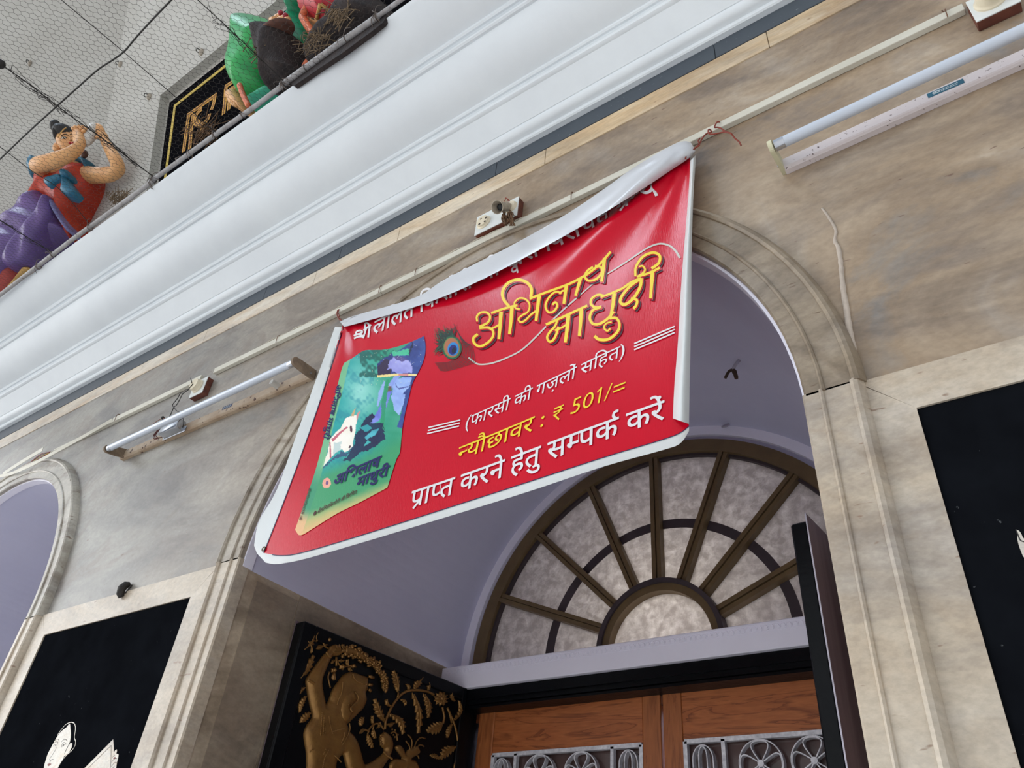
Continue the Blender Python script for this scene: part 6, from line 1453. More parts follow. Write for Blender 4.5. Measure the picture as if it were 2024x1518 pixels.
lily = obj('relief_lily', puff(to2(sm(cC([(420, 1400), (350, 1320), (290, 1215), (360, 1190), (410, 1240), (440, 1320), (470, 1260), (540, 1230), (610, 1200), (650, 1290), (600, 1340), (520, 1390), (580, 1410), (620, 1470), (640, 1560), (560, 1600), (480, 1530), (430, 1560), (360, 1600), (240, 1560), (205, 1480), (270, 1390), (350, 1390), (420, 1400)]), 3)[:-1]), 0.009, 0.012, 0.0025), M_GOLD, shl, smooth=True)
for q in ([(480, 1390), (495, 1220), (440, 1130)], [(490, 1360), (530, 1180), (515, 1090), (465, 1040)], [(560, 1230), (600, 1130), (660, 1080), (722, 1095)], [(590, 1230), (650, 1185), (705, 1210)], [(580, 1330), (615, 1345), (628, 1385)]): ridge('stamen', cC(q), 0.0022, lily, 0.004)
gp = sm(cB([(885, 510), (1000, 520), (1130, 575), (1260, 650), (1400, 745), (1510, 880), (1575, 1010)]) + cC([(120, 330), (135, 405)]), 10)
parts = [tube([lp(*l2(a, b), 0.003) for a, b in gp], np.linspace(0.014, 0.005, len(gp)), 8)]
for i, (a, b) in enumerate(gp):
    for k in range(3):
        w = (9.5 * (1 - i / len(gp)) + 3.0); s, z = l2(a + rs.uniform(-w, w), b + rs.uniform(-w, w)); r = rs.uniform(0.0035, 0.006)
        parts.append(ellipsoid(lp(s, z, 0.007 + rs.uniform(0, .004)), [ldir * r, np.array([0, 0, r * rs.uniform(.7, 1.4)]), lnrm * r], 6, 4))
obj('garland', join(*parts), M_GOLD, shl, smooth=True, label='gold garland of small blossoms')

# right leaf, folded back: its edge and laminated back face the yard
RH = np.array([-0.268 * D, 0.760 * D]); RF = np.array([-0.305 * D, 0.195 * D])
rdir = np.array([RH[0] - RF[0], RH[1] - RF[1], 0]); RWD = np.linalg.norm(rdir); rdir /= RWD; rn = np.array([rdir[1], -rdir[0], 0])
shr = root('shutter_leaf', np.array([RF[0], RF[1], 0.02]) + rdir * RWD / 2, 'open black shutter leaf seen edge-on with a purple laminate back', 'shutter', 'black shutters folded into the doorway')
def rbox(s0, s1, z0, z1, o0, o1, b=0.002):
    v, f = bevbox(s0, s1, o0, o1, z0, z1, b, 1); return [np.array([RF[0], RF[1], 0]) + rdir * a + rn * o + np.array([0, 0, z]) for a, o, z in v], f
obj('board', fix(rbox(0, RWD, 0.02, ZT, -0.034, 0.0, 0.004)), M_BLACKPAINT, shr)
obj('back_sheet', fix(rbox(-0.006, RWD - 0.01, 0.02, ZT + 0.012, 0.0005, 0.0032, 0.0004)), mat('laminate_plum', (142, 124, 134), 0.45, c2=(116, 98, 110), scale=4, stretch=(8, 8, 0.5)), shr)
obj('sheet_edge', fix(rbox(-0.0072, -0.006, 0.02, ZT + 0.012, 0.0004, 0.0033, 0.0002)), mat('laminate_edge', (186, 182, 196), 0.5), shr)
for z0, z1 in ((0.02, ZT - 0.01),):
    obj('hinge_strip', fix(rbox(RWD - 0.012, RWD, z0, z1, 0.001, 0.006, 0.001)), M_BLACKPAINT, shr)
# ================================================================== LEDGE: SIGN BOARD, STATUES, PIPE AND NETTING
# ---- black sign board set into the recess
DP = -0.05
BO = UP0 + UPN * (DP + 0.012)
def bpt(px, py, o=0.0): return onp(px, py, BO + UPN * o, UPN)
def b2(px, py): P = bpt(px, py); return float(P[0]), float((P - UP0) @ UPD)
bc = b2(335, 203); bw = 2.05; bh = bc[1]
board = root('sign_board', BO + np.array([bc[0] + 1.0, 0, 0]), 'black sign board with gold border and gold ornate letters behind the netting', 'sign')
def bplace(u, v, o): return UP0 + UPN * (DP + 0.012 + o) + UPD * v + np.array([u, 0, 0])
def bpoly(name, loop, m, o0, o1, parent):
    v, f = poly2d(loop); return obj(name, fix(solid(v, f, bplace, o1, o0)), m, parent)
M_SIGN = mat('sign_black', (17, 17, 20), 0.5, spec=0.0); M_SGOLD = mat('sign_gold', (204, 150, 36), 0.5, c2=(180, 124, 28), scale=30); M_SYEL = mat('sign_yellow', (196, 168, 60), 0.5)
bpoly('panel', [(bc[0], 0.0), (bc[0] + bw, 0.0), (bc[0] + bw, bh), (bc[0], bh)], M_SIGN, -0.0115, 0.0, board)
def bline(name, px, w, m, parent, o=0.002):
    P = [b2(a, b) for a, b in px]; v, f = ribbon2d(P, w); return obj(name, [bplace(a, b, o) for a, b in v] and ([bplace(a, b, o) for a, b in v], f), m, parent)
ins = 0.055
bpoly('border_line', [(bc[0] + ins, 0), (bc[0] + ins, bh - ins), (bc[0] + bw - ins, bh - ins), (bc[0] + bw - ins, bh - ins - 0.022), (bc[0] + ins + 0.022, bh - ins - 0.022), (bc[0] + ins + 0.022, 0)], M_SYEL, 0, 0.002, board)
def c1(P): return [(x / 3.994, y / 3.994) for x, y in P]
for grp in ([[(1478, 915), (1590, 835), (1712, 748)], [(1492, 915), (1470, 1060), (1452, 1200)], [(1528, 905), (1512, 1040), (1500, 1180)], [(1700, 765), (1690, 820), (1672, 870)], [(1600, 860), (1560, 900), (1540, 960), (1580, 990), (1640, 950), (1660, 900)], [(1560, 960), (1600, 1010), (1570, 1080)]],
            [[(1776, 690), (1850, 640), (1960, 560)], [(1786, 695), (1778, 800), (1766, 905)], [(1826, 690), (1815, 790), (1808, 870)], [(1880, 640), (1850, 700), (1870, 760), (1920, 740)]],
            [[(2010, 540), (2100, 480), (2200, 410)], [(2050, 520), (2040, 640), (2030, 760)], [(2100, 500), (2110, 620), (2060, 680)]]):
    parts = []
    for q in grp:
        P = [b2(a, b) for a, b in sm(c1(q), 5)]; v, f = ribbon2d(P, 0.030); parts.append(([bplace(a, b, 0.002 + 0.0002 * len(parts)) for a, b in v], f))
        v, f = ribbon2d(P, 0.006); parts.append(([bplace(a, b, 0.0042) for a, b in v], f))
    n2 = []
    for k, (v, f) in enumerate(parts): n2 += [k % 2] * len(f)
    obj('gold_letter', join(*parts), [M_SGOLD, mat('sign_letter_line', (120, 70, 26), 0.6)], board, mi=n2)

# ---- inflated sculpture pieces standing against the wall
class Frame:
    def __init__(s, O, U, Vv, N): s.O, s.U, s.V, s.N = [np.asarray(q, float) for q in (O, U, Vv, N)]
    def to(s, px, py, o): P = onp(px, py, s.O + s.N * o, s.N) - s.O; return float(P @ s.U), float(P @ s.V)
    def pt(s, u, v, o): return s.O + s.U * u + s.V * v + s.N * o
    def at(s, px, py, o): return onp(px, py, s.O + s.N * o, s.N)
FL_ = Frame(UP0 + np.array([XF, 0, 0]), -LT, UPD, LN)
FR_ = Frame(UP0, (1, 0, 0), UPD, UPN)
def blob(fr, px, o, hmax, w, cell=0.009, ripple=None, n=3, back=None):
    """inflated solid with the given outline; rises hmax over depth o, its rim runs back to the wall"""
    loop = sm(list(px) + [px[0]], n)[:-1] if n > 1 else px
    Q = np.array([fr.to(a, b, o) for a, b in loop])
    def hf(P, sd):
        h = o + hmax * np.sqrt(np.clip(1 - (1 - np.clip(sd / w, 0, 1)) ** 2, 0, 1))
        return h if ripple is None else h + np.clip(sd / w, 0, 1) * ripple(P)
    return inflate(Q, cell, fr.pt, hf, o, 0.003 if back is None else back)
def skin_body(name, nodes, edges, m, parent, sub=2):
    """continuous body grown over a skeleton: nodes [(point, radius)], edges between them; node 0 is the root"""
    me = bpy.data.meshes.new('tmp'); me.from_pydata([tuple(p) for p, r in nodes], edges, [])
    ob = bpy.data.objects.new('tmp', me); COL.objects.link(ob)
    md = ob.modifiers.new('skin', 'SKIN'); md.use_smooth_shade = True
    for i, (p, r) in enumerate(nodes):
        sv = me.skin_vertices[0].data[i]; rr = r if isinstance(r, tuple) else (r, r); sv.radius = rr; sv.use_root = (i == 0)
    ss = ob.modifiers.new('sub', 'SUBSURF'); ss.levels = sub; ss.render_levels = sub
    ev = bpy.data.meshes.new_from_object(ob.evaluated_get(bpy.context.evaluated_depsgraph_get()))
    V = [tuple(v.co) for v in ev.vertices]; F = [tuple(p.vertices) for p in ev.polygons]
    bpy.data.objects.remove(ob); bpy.data.meshes.remove(me); bpy.data.meshes.remove(ev)
    return obj(name, (V, F), m, parent, smooth=True)
M_SKIN = mat('painted_skin', (224, 172, 118), 0.45, c2=(206, 150, 98), scale=14, specks=(60, 0.70, (150, 100, 66)))
M_HAIR = mat('painted_hair', (26, 24, 24), 0.5)
M_ORANGE = mat('painted_orange', (198, 66, 34), 0.5, c2=(160, 40, 30), scale=9)
M_PURPLE = mat('painted_purple', (116, 92, 150), 0.4, c2=(86, 68, 122), scale=7)
M_BLUE = mat('painted_blue', (52, 118, 146), 0.4, c2=(40, 94, 122), scale=12)
M_GREEN = mat('painted_green', (52, 168, 84), 0.40, c2=(26, 134, 76), scale=6, specks=(60, 0.72, (40, 80, 54)))
M_GREEN2 = mat('painted_green_teal', (34, 150, 106), 0.4, c2=(22, 116, 80), scale=8)
M_RUBY = mat('painted_ruby', (196, 52, 58), 0.45, c2=(150, 26, 48), scale=7)
M_BAND = mat('painted_gold_band', (206, 162, 92), 0.45)
M_CORAL = mat('painted_coral', (214, 112, 72), 0.5)
M_BARK = mat('painted_bark', (52, 42, 40), 0.85, c2=(30, 26, 28), scale=22, stretch=(2, 2, 0.7), bump=1.0, bscale=60)
M_CUT = mat('painted_cut_wood', (112, 74, 60), 0.7, c2=(78, 50, 42), scale=18)
M_LIPS = mat('painted_lips', (176, 40, 44), 0.4); M_EYEW = mat('painted_eye', (226, 220, 206), 0.4)
M_CONCH = mat('painted_conch', (214, 208, 200), 0.45, c2=(190, 184, 178), scale=10)

# left statue: player with both arms raised, conch at the lips
OL = 0.10
stl = root('statue', FL_.at(40, 560, 0.05), 'painted statue in an orange blouse and purple skirt blowing a conch', 'statue', 'painted statues on the ledge')
mpp = np.linalg.norm(FL_.at(131, 300, OL) - FL_.at(130, 300, OL))          # metres per photograph pixel here
S = lambda px, py, o: FL_.at(px, py, o)
nodes = [(S(96, 392, .13), 26 * mpp), (S(118, 362, .14), (29 * mpp, 24 * mpp)), (S(133, 338, .14), (28 * mpp, 20 * mpp)), (S(142, 316, .15), 12 * mpp), (S(142, 302, .18), 11 * mpp), (S(139, 290, .20), 17 * mpp), (S(134, 277, .20), 21 * mpp), (S(130, 266, .19), 17 * mpp),
         (S(104, 344, .17), 16 * mpp), (S(80, 331, .26), 15.5 * mpp), (S(72, 326, .31), 14.5 * mpp), (S(84, 324, .34), 14 * mpp), (S(118, 314, .36), 13.5 * mpp), (S(145, 302, .36), 11.5 * mpp), (S(157, 288, .34), 10 * mpp), (S(157, 272, .32), 10 * mpp), (S(153, 258, .31), 8 * mpp),
         (S(168, 346, .16), 16 * mpp), (S(196, 347, .20), 14 * mpp), (S(222, 344, .25), 13.5 * mpp), (S(236, 336, .28), 12.5 * mpp), (S(231, 320, .29), 11.5 * mpp), (S(217, 296, .28), 9 * mpp), (S(208, 281, .27), 7.5 * mpp), (S(205, 270, .27), 8 * mpp), (S(200, 262, .27), 7 * mpp)]
edges = [(0, 1), (1, 2), (2, 3), (3, 4), (4, 5), (5, 6), (6, 7), (2, 8), (8, 9), (9, 10), (10, 11), (11, 12), (12, 13), (13, 14), (14, 15), (15, 16), (2, 17), (17, 18), (18, 19), (19, 20), (20, 21), (21, 22), (22, 23), (23, 24), (24, 25)]
body = skin_body('body', nodes, edges, M_SKIN, stl)
from mathutils.bvhtree import BVHTree
def caster(o):
    off = np.array(world_loc(o)); bv = BVHTree.FromPolygons([tuple(np.array(v.co) + off) for v in o.data.vertices], [tuple(p.vertices) for p in o.data.polygons])
    def f(px, py, lift=0.0):
        d = ray(px, py); d = d / np.linalg.norm(d); h = bv.ray_cast(Vector(CAM), Vector(d))
        if h[0] is None: return S(px, py, .28)
        return np.array(h[0]) - d * lift
    return f
onb = caster(body)
def s1(P): return [(x / 6.325, 220 + y / 6.325) for x, y in P]
def facestroke(name, pts, w, m, parent, lift=0.003):
    P = [onb(a, b, lift) for a, b in sm(s1(pts), 4)]; return obj(name, tube(P, np.array(w if hasattr(w, '__len__') else [w] * len(P)) * 1.0, 6), m, parent, smooth=True)
facestroke('eyebrow', [(760, 312), (790, 290), (825, 286), (856, 300)], 0.0024, M_HAIR, body)
facestroke('eye', [(768, 342), (796, 330), (826, 334)], 0.0055, M_EYEW, body, 0.001)
facestroke('pupil', [(794, 336), (804, 333)], 0.0062, M_HAIR, body, 0.005)
facestroke('eyelid', [(760, 340), (784, 322), (812, 322), (834, 334)], 0.0030, M_HAIR, body, 0.004)
facestroke('eyebrow', [(876, 290), (892, 284)], 0.0022, M_HAIR, body)
facestroke('lips', [(864, 400), (884, 392), (910, 396)], 0.0062, M_LIPS, body, 0.003)
facestroke('nose', [(866, 318), (878, 340), (890, 362)], 0.010, M_SKIN, body, 0.004)
obj('ear', ellipsoid(S(112.5, 291, .20), [np.array(FL_.U) * 7 * mpp, np.array(FL_.V) * 10 * mpp, np.array(FL_.N) * 6 * mpp], 12, 8), M_SKIN, body, smooth=True)
obj('earring', ellipsoid(S(167, 305, .22), [np.array(FL_.U) * 6 * mpp, np.array(FL_.V) * 8 * mpp, np.array(FL_.N) * 5 * mpp], 12, 8), mat('painted_earring', (92, 54, 40), 0.5), body, smooth=True)
U_, V_, N_ = FL_.U * mpp, FL_.V * mpp, FL_.N * mpp
hair = obj('hair', join(ellipsoid(S(128.5, 265, .21), [U_ * 19 + V_ * -9, V_ * 13 + U_ * 6, N_ * 21], 18, 12), ellipsoid(S(119, 268, .215), [U_ * 7, V_ * 15, N_ * 18], 14, 10), ellipsoid(S(117, 258, .22), [U_ * 9, V_ * 11, N_ * 11], 14, 10)), M_HAIR, stl, smooth=True)
obj('hair_bun', ellipsoid(S(109.5, 249, .225), [U_ * 8 - V_ * 3, V_ * 11 + U_ * 2, N_ * 10], 16, 12), M_HAIR, hair, smooth=True)
obj('hair_band', tube(smooth_path([S(*q, .285) for q in s1([(725, 325), (745, 285), (775, 250), (800, 222), (830, 205)])], 4), 0.0035, 6), M_BAND, hair, smooth=True)
# five fingers of each hand
for j, (a, b, c, ln) in enumerate([((930, 235), (915, 215), (905, 205), 1), ((955, 225), (945, 200), (935, 190), 1), ((985, 220), (985, 195), (990, 182), 1), ((1015, 225), (1025, 200), (1045, 185), 1), ((1035, 260), (1060, 230), (1075, 200), 1)]):
    obj('finger', tube(smooth_path([S(*s1([a])[0], .325), S(*s1([b])[0], .335), S(*s1([c])[0], .325)], 3), np.linspace(0.0125, 0.009, 7), 8), M_SKIN, body, smooth=True)
for j, (a, b, c) in enumerate([((1290, 260), (1250, 185), (1190, 165)), ((1285, 275), (1240, 205), (1170, 185)), ((1280, 290), (1230, 230), (1160, 210)), ((1275, 305), (1225, 260), (1165, 240)), ((1270, 330), (1230, 320), (1195, 330))]):
    obj('finger', tube(smooth_path([S(*s1([a])[0], .275), S(*s1([b])[0], .29), S(*s1([c])[0], .285)], 3), np.linspace(0.0125, 0.009, 7), 8), M_SKIN, body, smooth=True)
cp = [S(*s1([q])[0], o) for q, o in (((1082, 432), .30), ((1098, 370), .30), ((1125, 300), .29), ((1160, 235), .28), ((1205, 200), .27), ((1250, 178), .265))]
obj('conch_shell', tube(smooth_path(cp, 4), np.interp(np.linspace(0, 1, 21), [0, .15, .45, .75, 1], [0.008, 0.024, 0.040, 0.034, 0.010]), 16), M_CONCH, stl, smooth=True)
rip = lambda k, a, ph=0.0, ang=0.6: (lambda P: a * np.sin(k * (P[:, 0] * math.cos(ang) + P[:, 1] * math.sin(ang)) + 2.0 * np.sin(P[:, 1] * 7 + ph)))
obj('blouse', blob(FL_, s1([(450, 880), (560, 810), (700, 790), (850, 770), (900, 690), (960, 640), (1040, 660), (1110, 700), (1170, 680), (1210, 740), (1215, 860), (1200, 930), (1140, 1030), (1050, 1130), (960, 1240), (920, 1320), (915, 1520), (880, 1600), (700, 1300), (560, 1120), (300, 1190), (400, 1080), (470, 980)]), .13, .125, .16, ripple=rip(38, .010, 0, -.5)), M_ORANGE, stl, smooth=True)
obj('skirt', blob(FL_, s1([(560, 1050), (620, 1060), (660, 1110), (740, 1250), (820, 1400), (900, 1530)]) + [(140, 466), (118, 478), (100, 500), (70, 520), (40, 545), (18, 585), (-30, 620), (-60, 560), (-30, 480), (10, 450), (40, 425)] + s1([(330, 1190), (430, 1120)]), .12, .15, .15, ripple=rip(30, .020, 1.0, .95)), M_PURPLE, stl, smooth=True)
obj('skirt_fold', blob(FL_, s1([(560, 1060), (630, 1080), (640, 1300), (560, 1420), (500, 1560)]) + [(70, 490), (60, 515), (20, 528), (8, 510), (40, 460), (70, 425)], .24, .05, .05, ripple=rip(60, .008, 0, .3), back=.1), M_PURPLE, stl, smooth=True)
obj('skirt_fold', blob(FL_, s1([(640, 1090), (680, 1150), (760, 1320), (880, 1500), (830, 1490), (720, 1330), (650, 1200)]), .235, .045, .03, back=.1), mat('painted_lilac', (130, 130, 176), 0.35, c2=(110, 110, 160), scale=9), stl, smooth=True)
obj('lower_skirt', blob(FL_, [(-60, 560), (0, 535), (45, 530), (60, 540), (40, 580), (-20, 640), (-80, 660)], .11, .10, .10), mat('painted_rust', (168, 66, 58), 0.5, c2=(130, 48, 46), scale=8), stl, smooth=True)
obj('gold_hem', blob(FL_, [(50, 530), (62, 532), (38, 556), (18, 580), (8, 582), (28, 558)], .20, .03, .02, back=.1), M_BAND, stl, smooth=True)
obj('shawl', blob(FL_, s1([(380, 740), (420, 640), (470, 590), (560, 680), (700, 760), (860, 680), (920, 620), (1010, 600), (1120, 630), (1180, 670), (1160, 700), (1120, 770), (1085, 740), (1050, 680), (1000, 650), (950, 690), (890, 780), (820, 830), (640, 790), (520, 830), (430, 860), (400, 800)]), .17, .085, .06, back=.1), M_BLUE, stl, smooth=True)
kn = obj('shawl_knot', blob(FL_, s1([(760, 790), (800, 745), (860, 750), (880, 790), (850, 830), (780, 830)]), .275, .045, .04, 0.006, back=.2), M_BLUE, stl, smooth=True)
obj('knot_tail', blob(FL_, s1([(770, 795), (700, 810), (600, 840), (560, 885), (590, 930), (650, 945), (700, 890), (790, 840)]), .265, .035, .035, 0.006, back=.2), M_BLUE, kn, smooth=True)
obj('knot_tail', blob(FL_, s1([(780, 830), (840, 840), (880, 900), (945, 980), (950, 1020), (900, 1060), (830, 1050), (770, 1010), (780, 930)]), .265, .035, .035, 0.006, back=.2), M_BLUE, kn, smooth=True)

# right statue: seated woman in a green sari between a sawn stump and a rock
def c3(P): return [(440 + x / 5.622, y / 5.622) for x, y in P]
stg = root('statue', FR_.at(520, 190, 0.08), 'painted statue of a seated woman in a green sari and ruby blouse', 'statue', 'painted statues on the ledge')
T = lambda px, py, o: FR_.at(px, py, o)
obj('sari', blob(FR_, c3([(270, 320), (330, 248), (400, 230), (480, 240), (580, 268), (680, 320), (770, 380), (700, 520), (620, 700), (530, 900), (522, 985), (400, 1060), (290, 1125), (240, 1060), (190, 940), (215, 700), (245, 480)]), .14, .15, .13, 0.008, ripple=rip(24, .010, 0, .2)), M_GREEN, stg, smooth=True)
obj('sari_hem', blob(FR_, c3([(285, 1120), (400, 1050), (525, 970), (526, 1010), (300, 1185)]), .20, .04, .03, 0.006, back=.1), mat('painted_mint', (74, 190, 150), 0.4), stg, smooth=True)
obj('sari_end', blob(FR_, c3([(760, 350), (800, 320), (830, 250), (798, 180), (812, 105), (900, 66), (1010, 18), (1130, -30), (1260, -60), (1180, 20), (1010, 60), (960, 130), (900, 190), (960, 320), (1020, 420), (1060, 520), (1040, 640), (940, 720), (840, 770), (790, 760), (770, 600)]), .14, .13, .10, 0.008, ripple=rip(30, .008, 1, .4)), M_GREEN2, stg, smooth=True)
tr = smooth_path([T(*q, .285) for q in c3([(930, 95), (890, 180), (920, 250), (975, 340), (1018, 420), (1015, 520), (970, 660), (925, 735)])], 6)
obj('beaded_trim', join(tube(tr, 0.012, 8), *[ellipsoid(q, np.eye(3) * 0.017, 8, 6) for q in tr]), M_CORAL, stg, smooth=True)
tr = smooth_path([T(*q, .26) for q in c3([(190, 945), (215, 1020), (250, 1100), (295, 1190)])], 4)
obj('sari_trim', tube(tr, 0.013, 8), M_CORAL, stg, smooth=True)
obj('torso', blob(FR_, c3([(960, 240), (1040, 230), (1180, 260), (1260, 260), (1200, 340), (1130, 400), (1050, 380), (1000, 330)]), .20, .09, .08, 0.007), M_SKIN, stg, smooth=True)
bl_ = obj('blouse', blob(FR_, c3([(945, 180), (965, 110), (1020, 55), (1100, 20), (1200, 15), (1240, 40), (1300, 12), (1400, 0), (1390, 140), (1280, 215), (1230, 290), (1130, 290), (1030, 260), (960, 235)]), .22, .13, .12, 0.007), M_RUBY, stg, smooth=True)
onl = caster(bl_)
for q in ([(1085, 40), (1065, 130), (1040, 250)], [(1090, 45), (1180, 115), (1265, 205)], [(1240, 40), (1275, 110), (1265, 205)], [(960, 240), (1080, 268), (1220, 295)]):
    obj('gold_band', tube([onl(a, b, 0.004) for a, b in sm(c3(q), 6)], 0.008, 6), M_BAND, bl_, smooth=True)
hn = obj('hand', blob(FR_, c3([(540, 260), (590, 215), (660, 230), (720, 270), (755, 330), (690, 330), (600, 290)]), .20, .05, .05, 0.006), M_SKIN, stg, smooth=True)
M_NAIL = mat('painted_nail', (170, 30, 50), 0.35)
for i, q in enumerate(([(560, 255), (610, 205), (664, 160)], [(605, 265), (660, 222), (718, 190)], [(640, 285), (690, 245), (738, 222)], [(680, 300), (722, 272), (748, 270)], [(560, 265), (560, 235), (590, 205)])):
    P = [T(*p, .255 + .006 * i) for p in c3(q)]; obj('finger', tube(smooth_path(P, 4), np.linspace(0.022, 0.015, 9), 9), M_SKIN, hn, smooth=True)
    if i < 2: obj('nail', ellipsoid(P[-1] + FR_.N * 0.010, np.eye(3) * 0.013, 8, 6), M_NAIL, hn, smooth=True)
ft = obj('foot', blob(FR_, c3([(70, 1110), (120, 1060), (190, 1010), (235, 1080), (270, 1160), (250, 1240), (140, 1190)]), .16, .06, .05, 0.006), M_SKIN, stg, smooth=True)
for i, q in enumerate(([(110, 1075), (75, 1100)], [(115, 1095), (80, 1120)], [(125, 1115), (95, 1145)], [(140, 1135), (112, 1165)], [(160, 1150), (138, 1185)])):
    P = [T(*p, .19) for p in c3(q)]; obj('toe', tube(P, [0.018, 0.014], 9), M_SKIN, ft, smooth=True)
sk_ = root('tree_stump', T(530, 170, .25), 'dark sawn tree stump sculpture in front of the green statue', 'stump')
obj('bark', blob(FR_, c3([(445, 340), (520, 315), (640, 310), (755, 370), (765, 480), (775, 640), (800, 740), (860, 800), (760, 900), (640, 960), (540, 1010), (525, 880), (480, 700), (425, 520), (418, 420)]), .30, .11, .09, 0.008, ripple=rip(70, .007, 0, .05), back=.18), M_BARK, sk_, smooth=True)
obj('cut_face', ellipsoid(T(*c3([(600, 345)])[0], .345), [np.array(FR_.U) * 158 / 5.622 * mpp * 0.92 + np.array(FR_.V) * -0.010, np.array(FR_.N) * 0.055, np.array(FR_.V) * 0.016], 24, 10), M_CUT, sk_, smooth=True)
rk = root('rock', T(690, 100, .2), 'dark craggy rock sculpture beside the ruby blouse, behind the grey pipe', 'rock')
obj('crag', blob(FR_, c3([(1110, 440), (1190, 385), (1250, 280), (1380, 160), (1410, 40), (1500, 0), (1580, -40), (1740, -10), (1790, 90), (1812, 170), (1790, 240), (1560, 420), (1330, 590), (1100, 720), (1000, 740), (1030, 600), (1070, 510)]), .28, .10, .09, 0.008, ripple=rip(60, .010, 2, .8), back=.02), M_BARK, rk, smooth=True)
def ypl(loop, y0, y1):
    v, f = poly2d([tuple(at(a, b, y0)[[0, 2]]) for a, b in loop]); return fix(solid(v, f, lambda u, w, d: (u, d, w), y0, y1))
obj('rock_base', ypl(c3([(735, 905), (752, 935), (800, 948), (900, 880), (1060, 768), (1200, 676), (1340, 582), (1480, 478), (1640, 362), (1780, 250), (1812, 200), (1815, 120), (1740, 150), (1340, 400), (900, 730)]), Y_LIP - 0.004, Y_LIP + 0.012), M_BARK, rk)
# twiggy debris blown against the sign board
tw = []
for i in range(80):
    a = rs.gauss(1610, 60); e = rs.gauss(1040, 50); o = rs.uniform(0.01, 0.05)
    P0 = bpt(a / 3.994, e / 3.994, o); d = np.array([rs.gauss(0, 1), rs.gauss(0, .3), rs.gauss(0, 1)]); d = d / np.linalg.norm(d) * rs.uniform(0.03, 0.10)
    tw.append(tube(smooth_path([P0 - d, P0 + np.array([rs.gauss(0, .01), 0, rs.gauss(0, .01)]), P0 + d], 3), rs.uniform(0.001, 0.0024), 5))
tg = obj('dry_twigs', join(*tw), M_FIB, smooth=True); setp(tg, 'brown dry twigs caught in front of the sign board letters', 'twigs', kind='stuff')
tw = []
for (cx, cy, n, sx, sy) in ((235, 352 + 40, 90, 10, 9), (700, 55, 60, 14, 9), (655, 105, 60, 14, 12), (545, 120, 40, 10, 16)):
    for i in range(n):
        P0 = FR_.at(rs.gauss(cx, sx), rs.gauss(cy, sy), 0.30 if cx > 400 else 0.06); d = np.array([rs.gauss(0, 1), rs.gauss(0, .4), rs.gauss(0, 1)]); d = d / np.linalg.norm(d) * rs.uniform(0.015, 0.05)
        if cx > 400: P0 = P0 + FR_.N * 0.08
        tw.append(tube([P0 - d, P0 + d * 0.2 + np.array([0, 0, 0.006]), P0 + d], rs.uniform(0.001, 0.0024), 4))
tg = obj('dry_grass', join(*tw), mat('dry_grass', (132, 112, 88), 0.9, c2=(96, 80, 62), scale=60)); setp(tg, 'wisps of dry grass stuck to the stump and rock sculptures', 'grass', kind='stuff')

# ---- pipe rail along the lip and its wire ties
M_PIPE = mat('galvanised_pipe', (172, 170, 172), 0.5, c2=(136, 132, 130), scale=30, specks=(40, 0.66, (78, 66, 58)))
YP = -0.413 * D
pip = root('pipe_rail', at(300, 355, YP), 'grey pipe along the cornice lip carrying the netting', 'pipe')
pp_ = [at(a, b, YP) for a, b in ((-170, 708), (0, 583), (145, 472), (278, 376), (303, 357))]
obj('pipe', tube(pp_, 0.0105, 14), M_PIPE, pip, smooth=40)
pp2 = [at(a, b, YP) for a, b in ((296, 360), (375, 303), (430, 263), (506, 209), (560, 168))]
obj('pipe', tube(pp2, 0.0098, 14), M_PIPE, pip, smooth=40)
pp3 = [at(a, b, YP) for a, b in ((556, 169), (650, 101), (748, 32))]
obj('pipe', tube(pp3, 0.0118, 14), M_PIPE, pip, smooth=40)
obj('pipe', tube([at(a, b, YP) for a, b in ((742, 36), (800, -6), (900, -80))], 0.0085, 12), M_PIPE, pip, smooth=40)
M_TIE = mat('tie_wire_grey', (120, 110, 104), 0.6, metal=0.3, c2=(84, 74, 68), scale=60)
def tie_at(px, py, turns=3, r=0.0135, spread=0.008, ends=3):
    c = at(px, py, YP); t = at(px + 8, py - 5.6, YP) - c; t, a, b = frame_of(t); P = []
    for i in range(turns * 12 + 1):
        an = 2 * math.pi * i / 12; P.append(c + t * (spread * (i / (turns * 12) - .5)) + (a * math.cos(an) + b * math.sin(an)) * r)
    parts = [tube(P, 0.0018, 5)]
    for k in range(ends):
        d = np.array([rs.gauss(0, 1), rs.gauss(0, .7), rs.gauss(0, 1)]); d /= np.linalg.norm(d)
        parts.append(tube(smooth_path([c + a * r, c + d * 0.025 + a * r, c + d * 0.04 + np.array([0.008, 0, -.006])], 3), 0.0014, 5))
    obj('wire_tie', join(*parts), M_TIE, pip, smooth=True)
for q in ((105, 503, 2), (178, 450, 2), (76, 527, 2), (303, 356, 4), (352, 318, 1), (376, 301, 1), (425, 266, 2), (480, 227, 1), (560, 167, 4), (604, 134, 1), (684, 77, 1), (746, 33, 4)): tie_at(q[0], q[1], q[2], ends=2 if q[2] < 4 else 6)

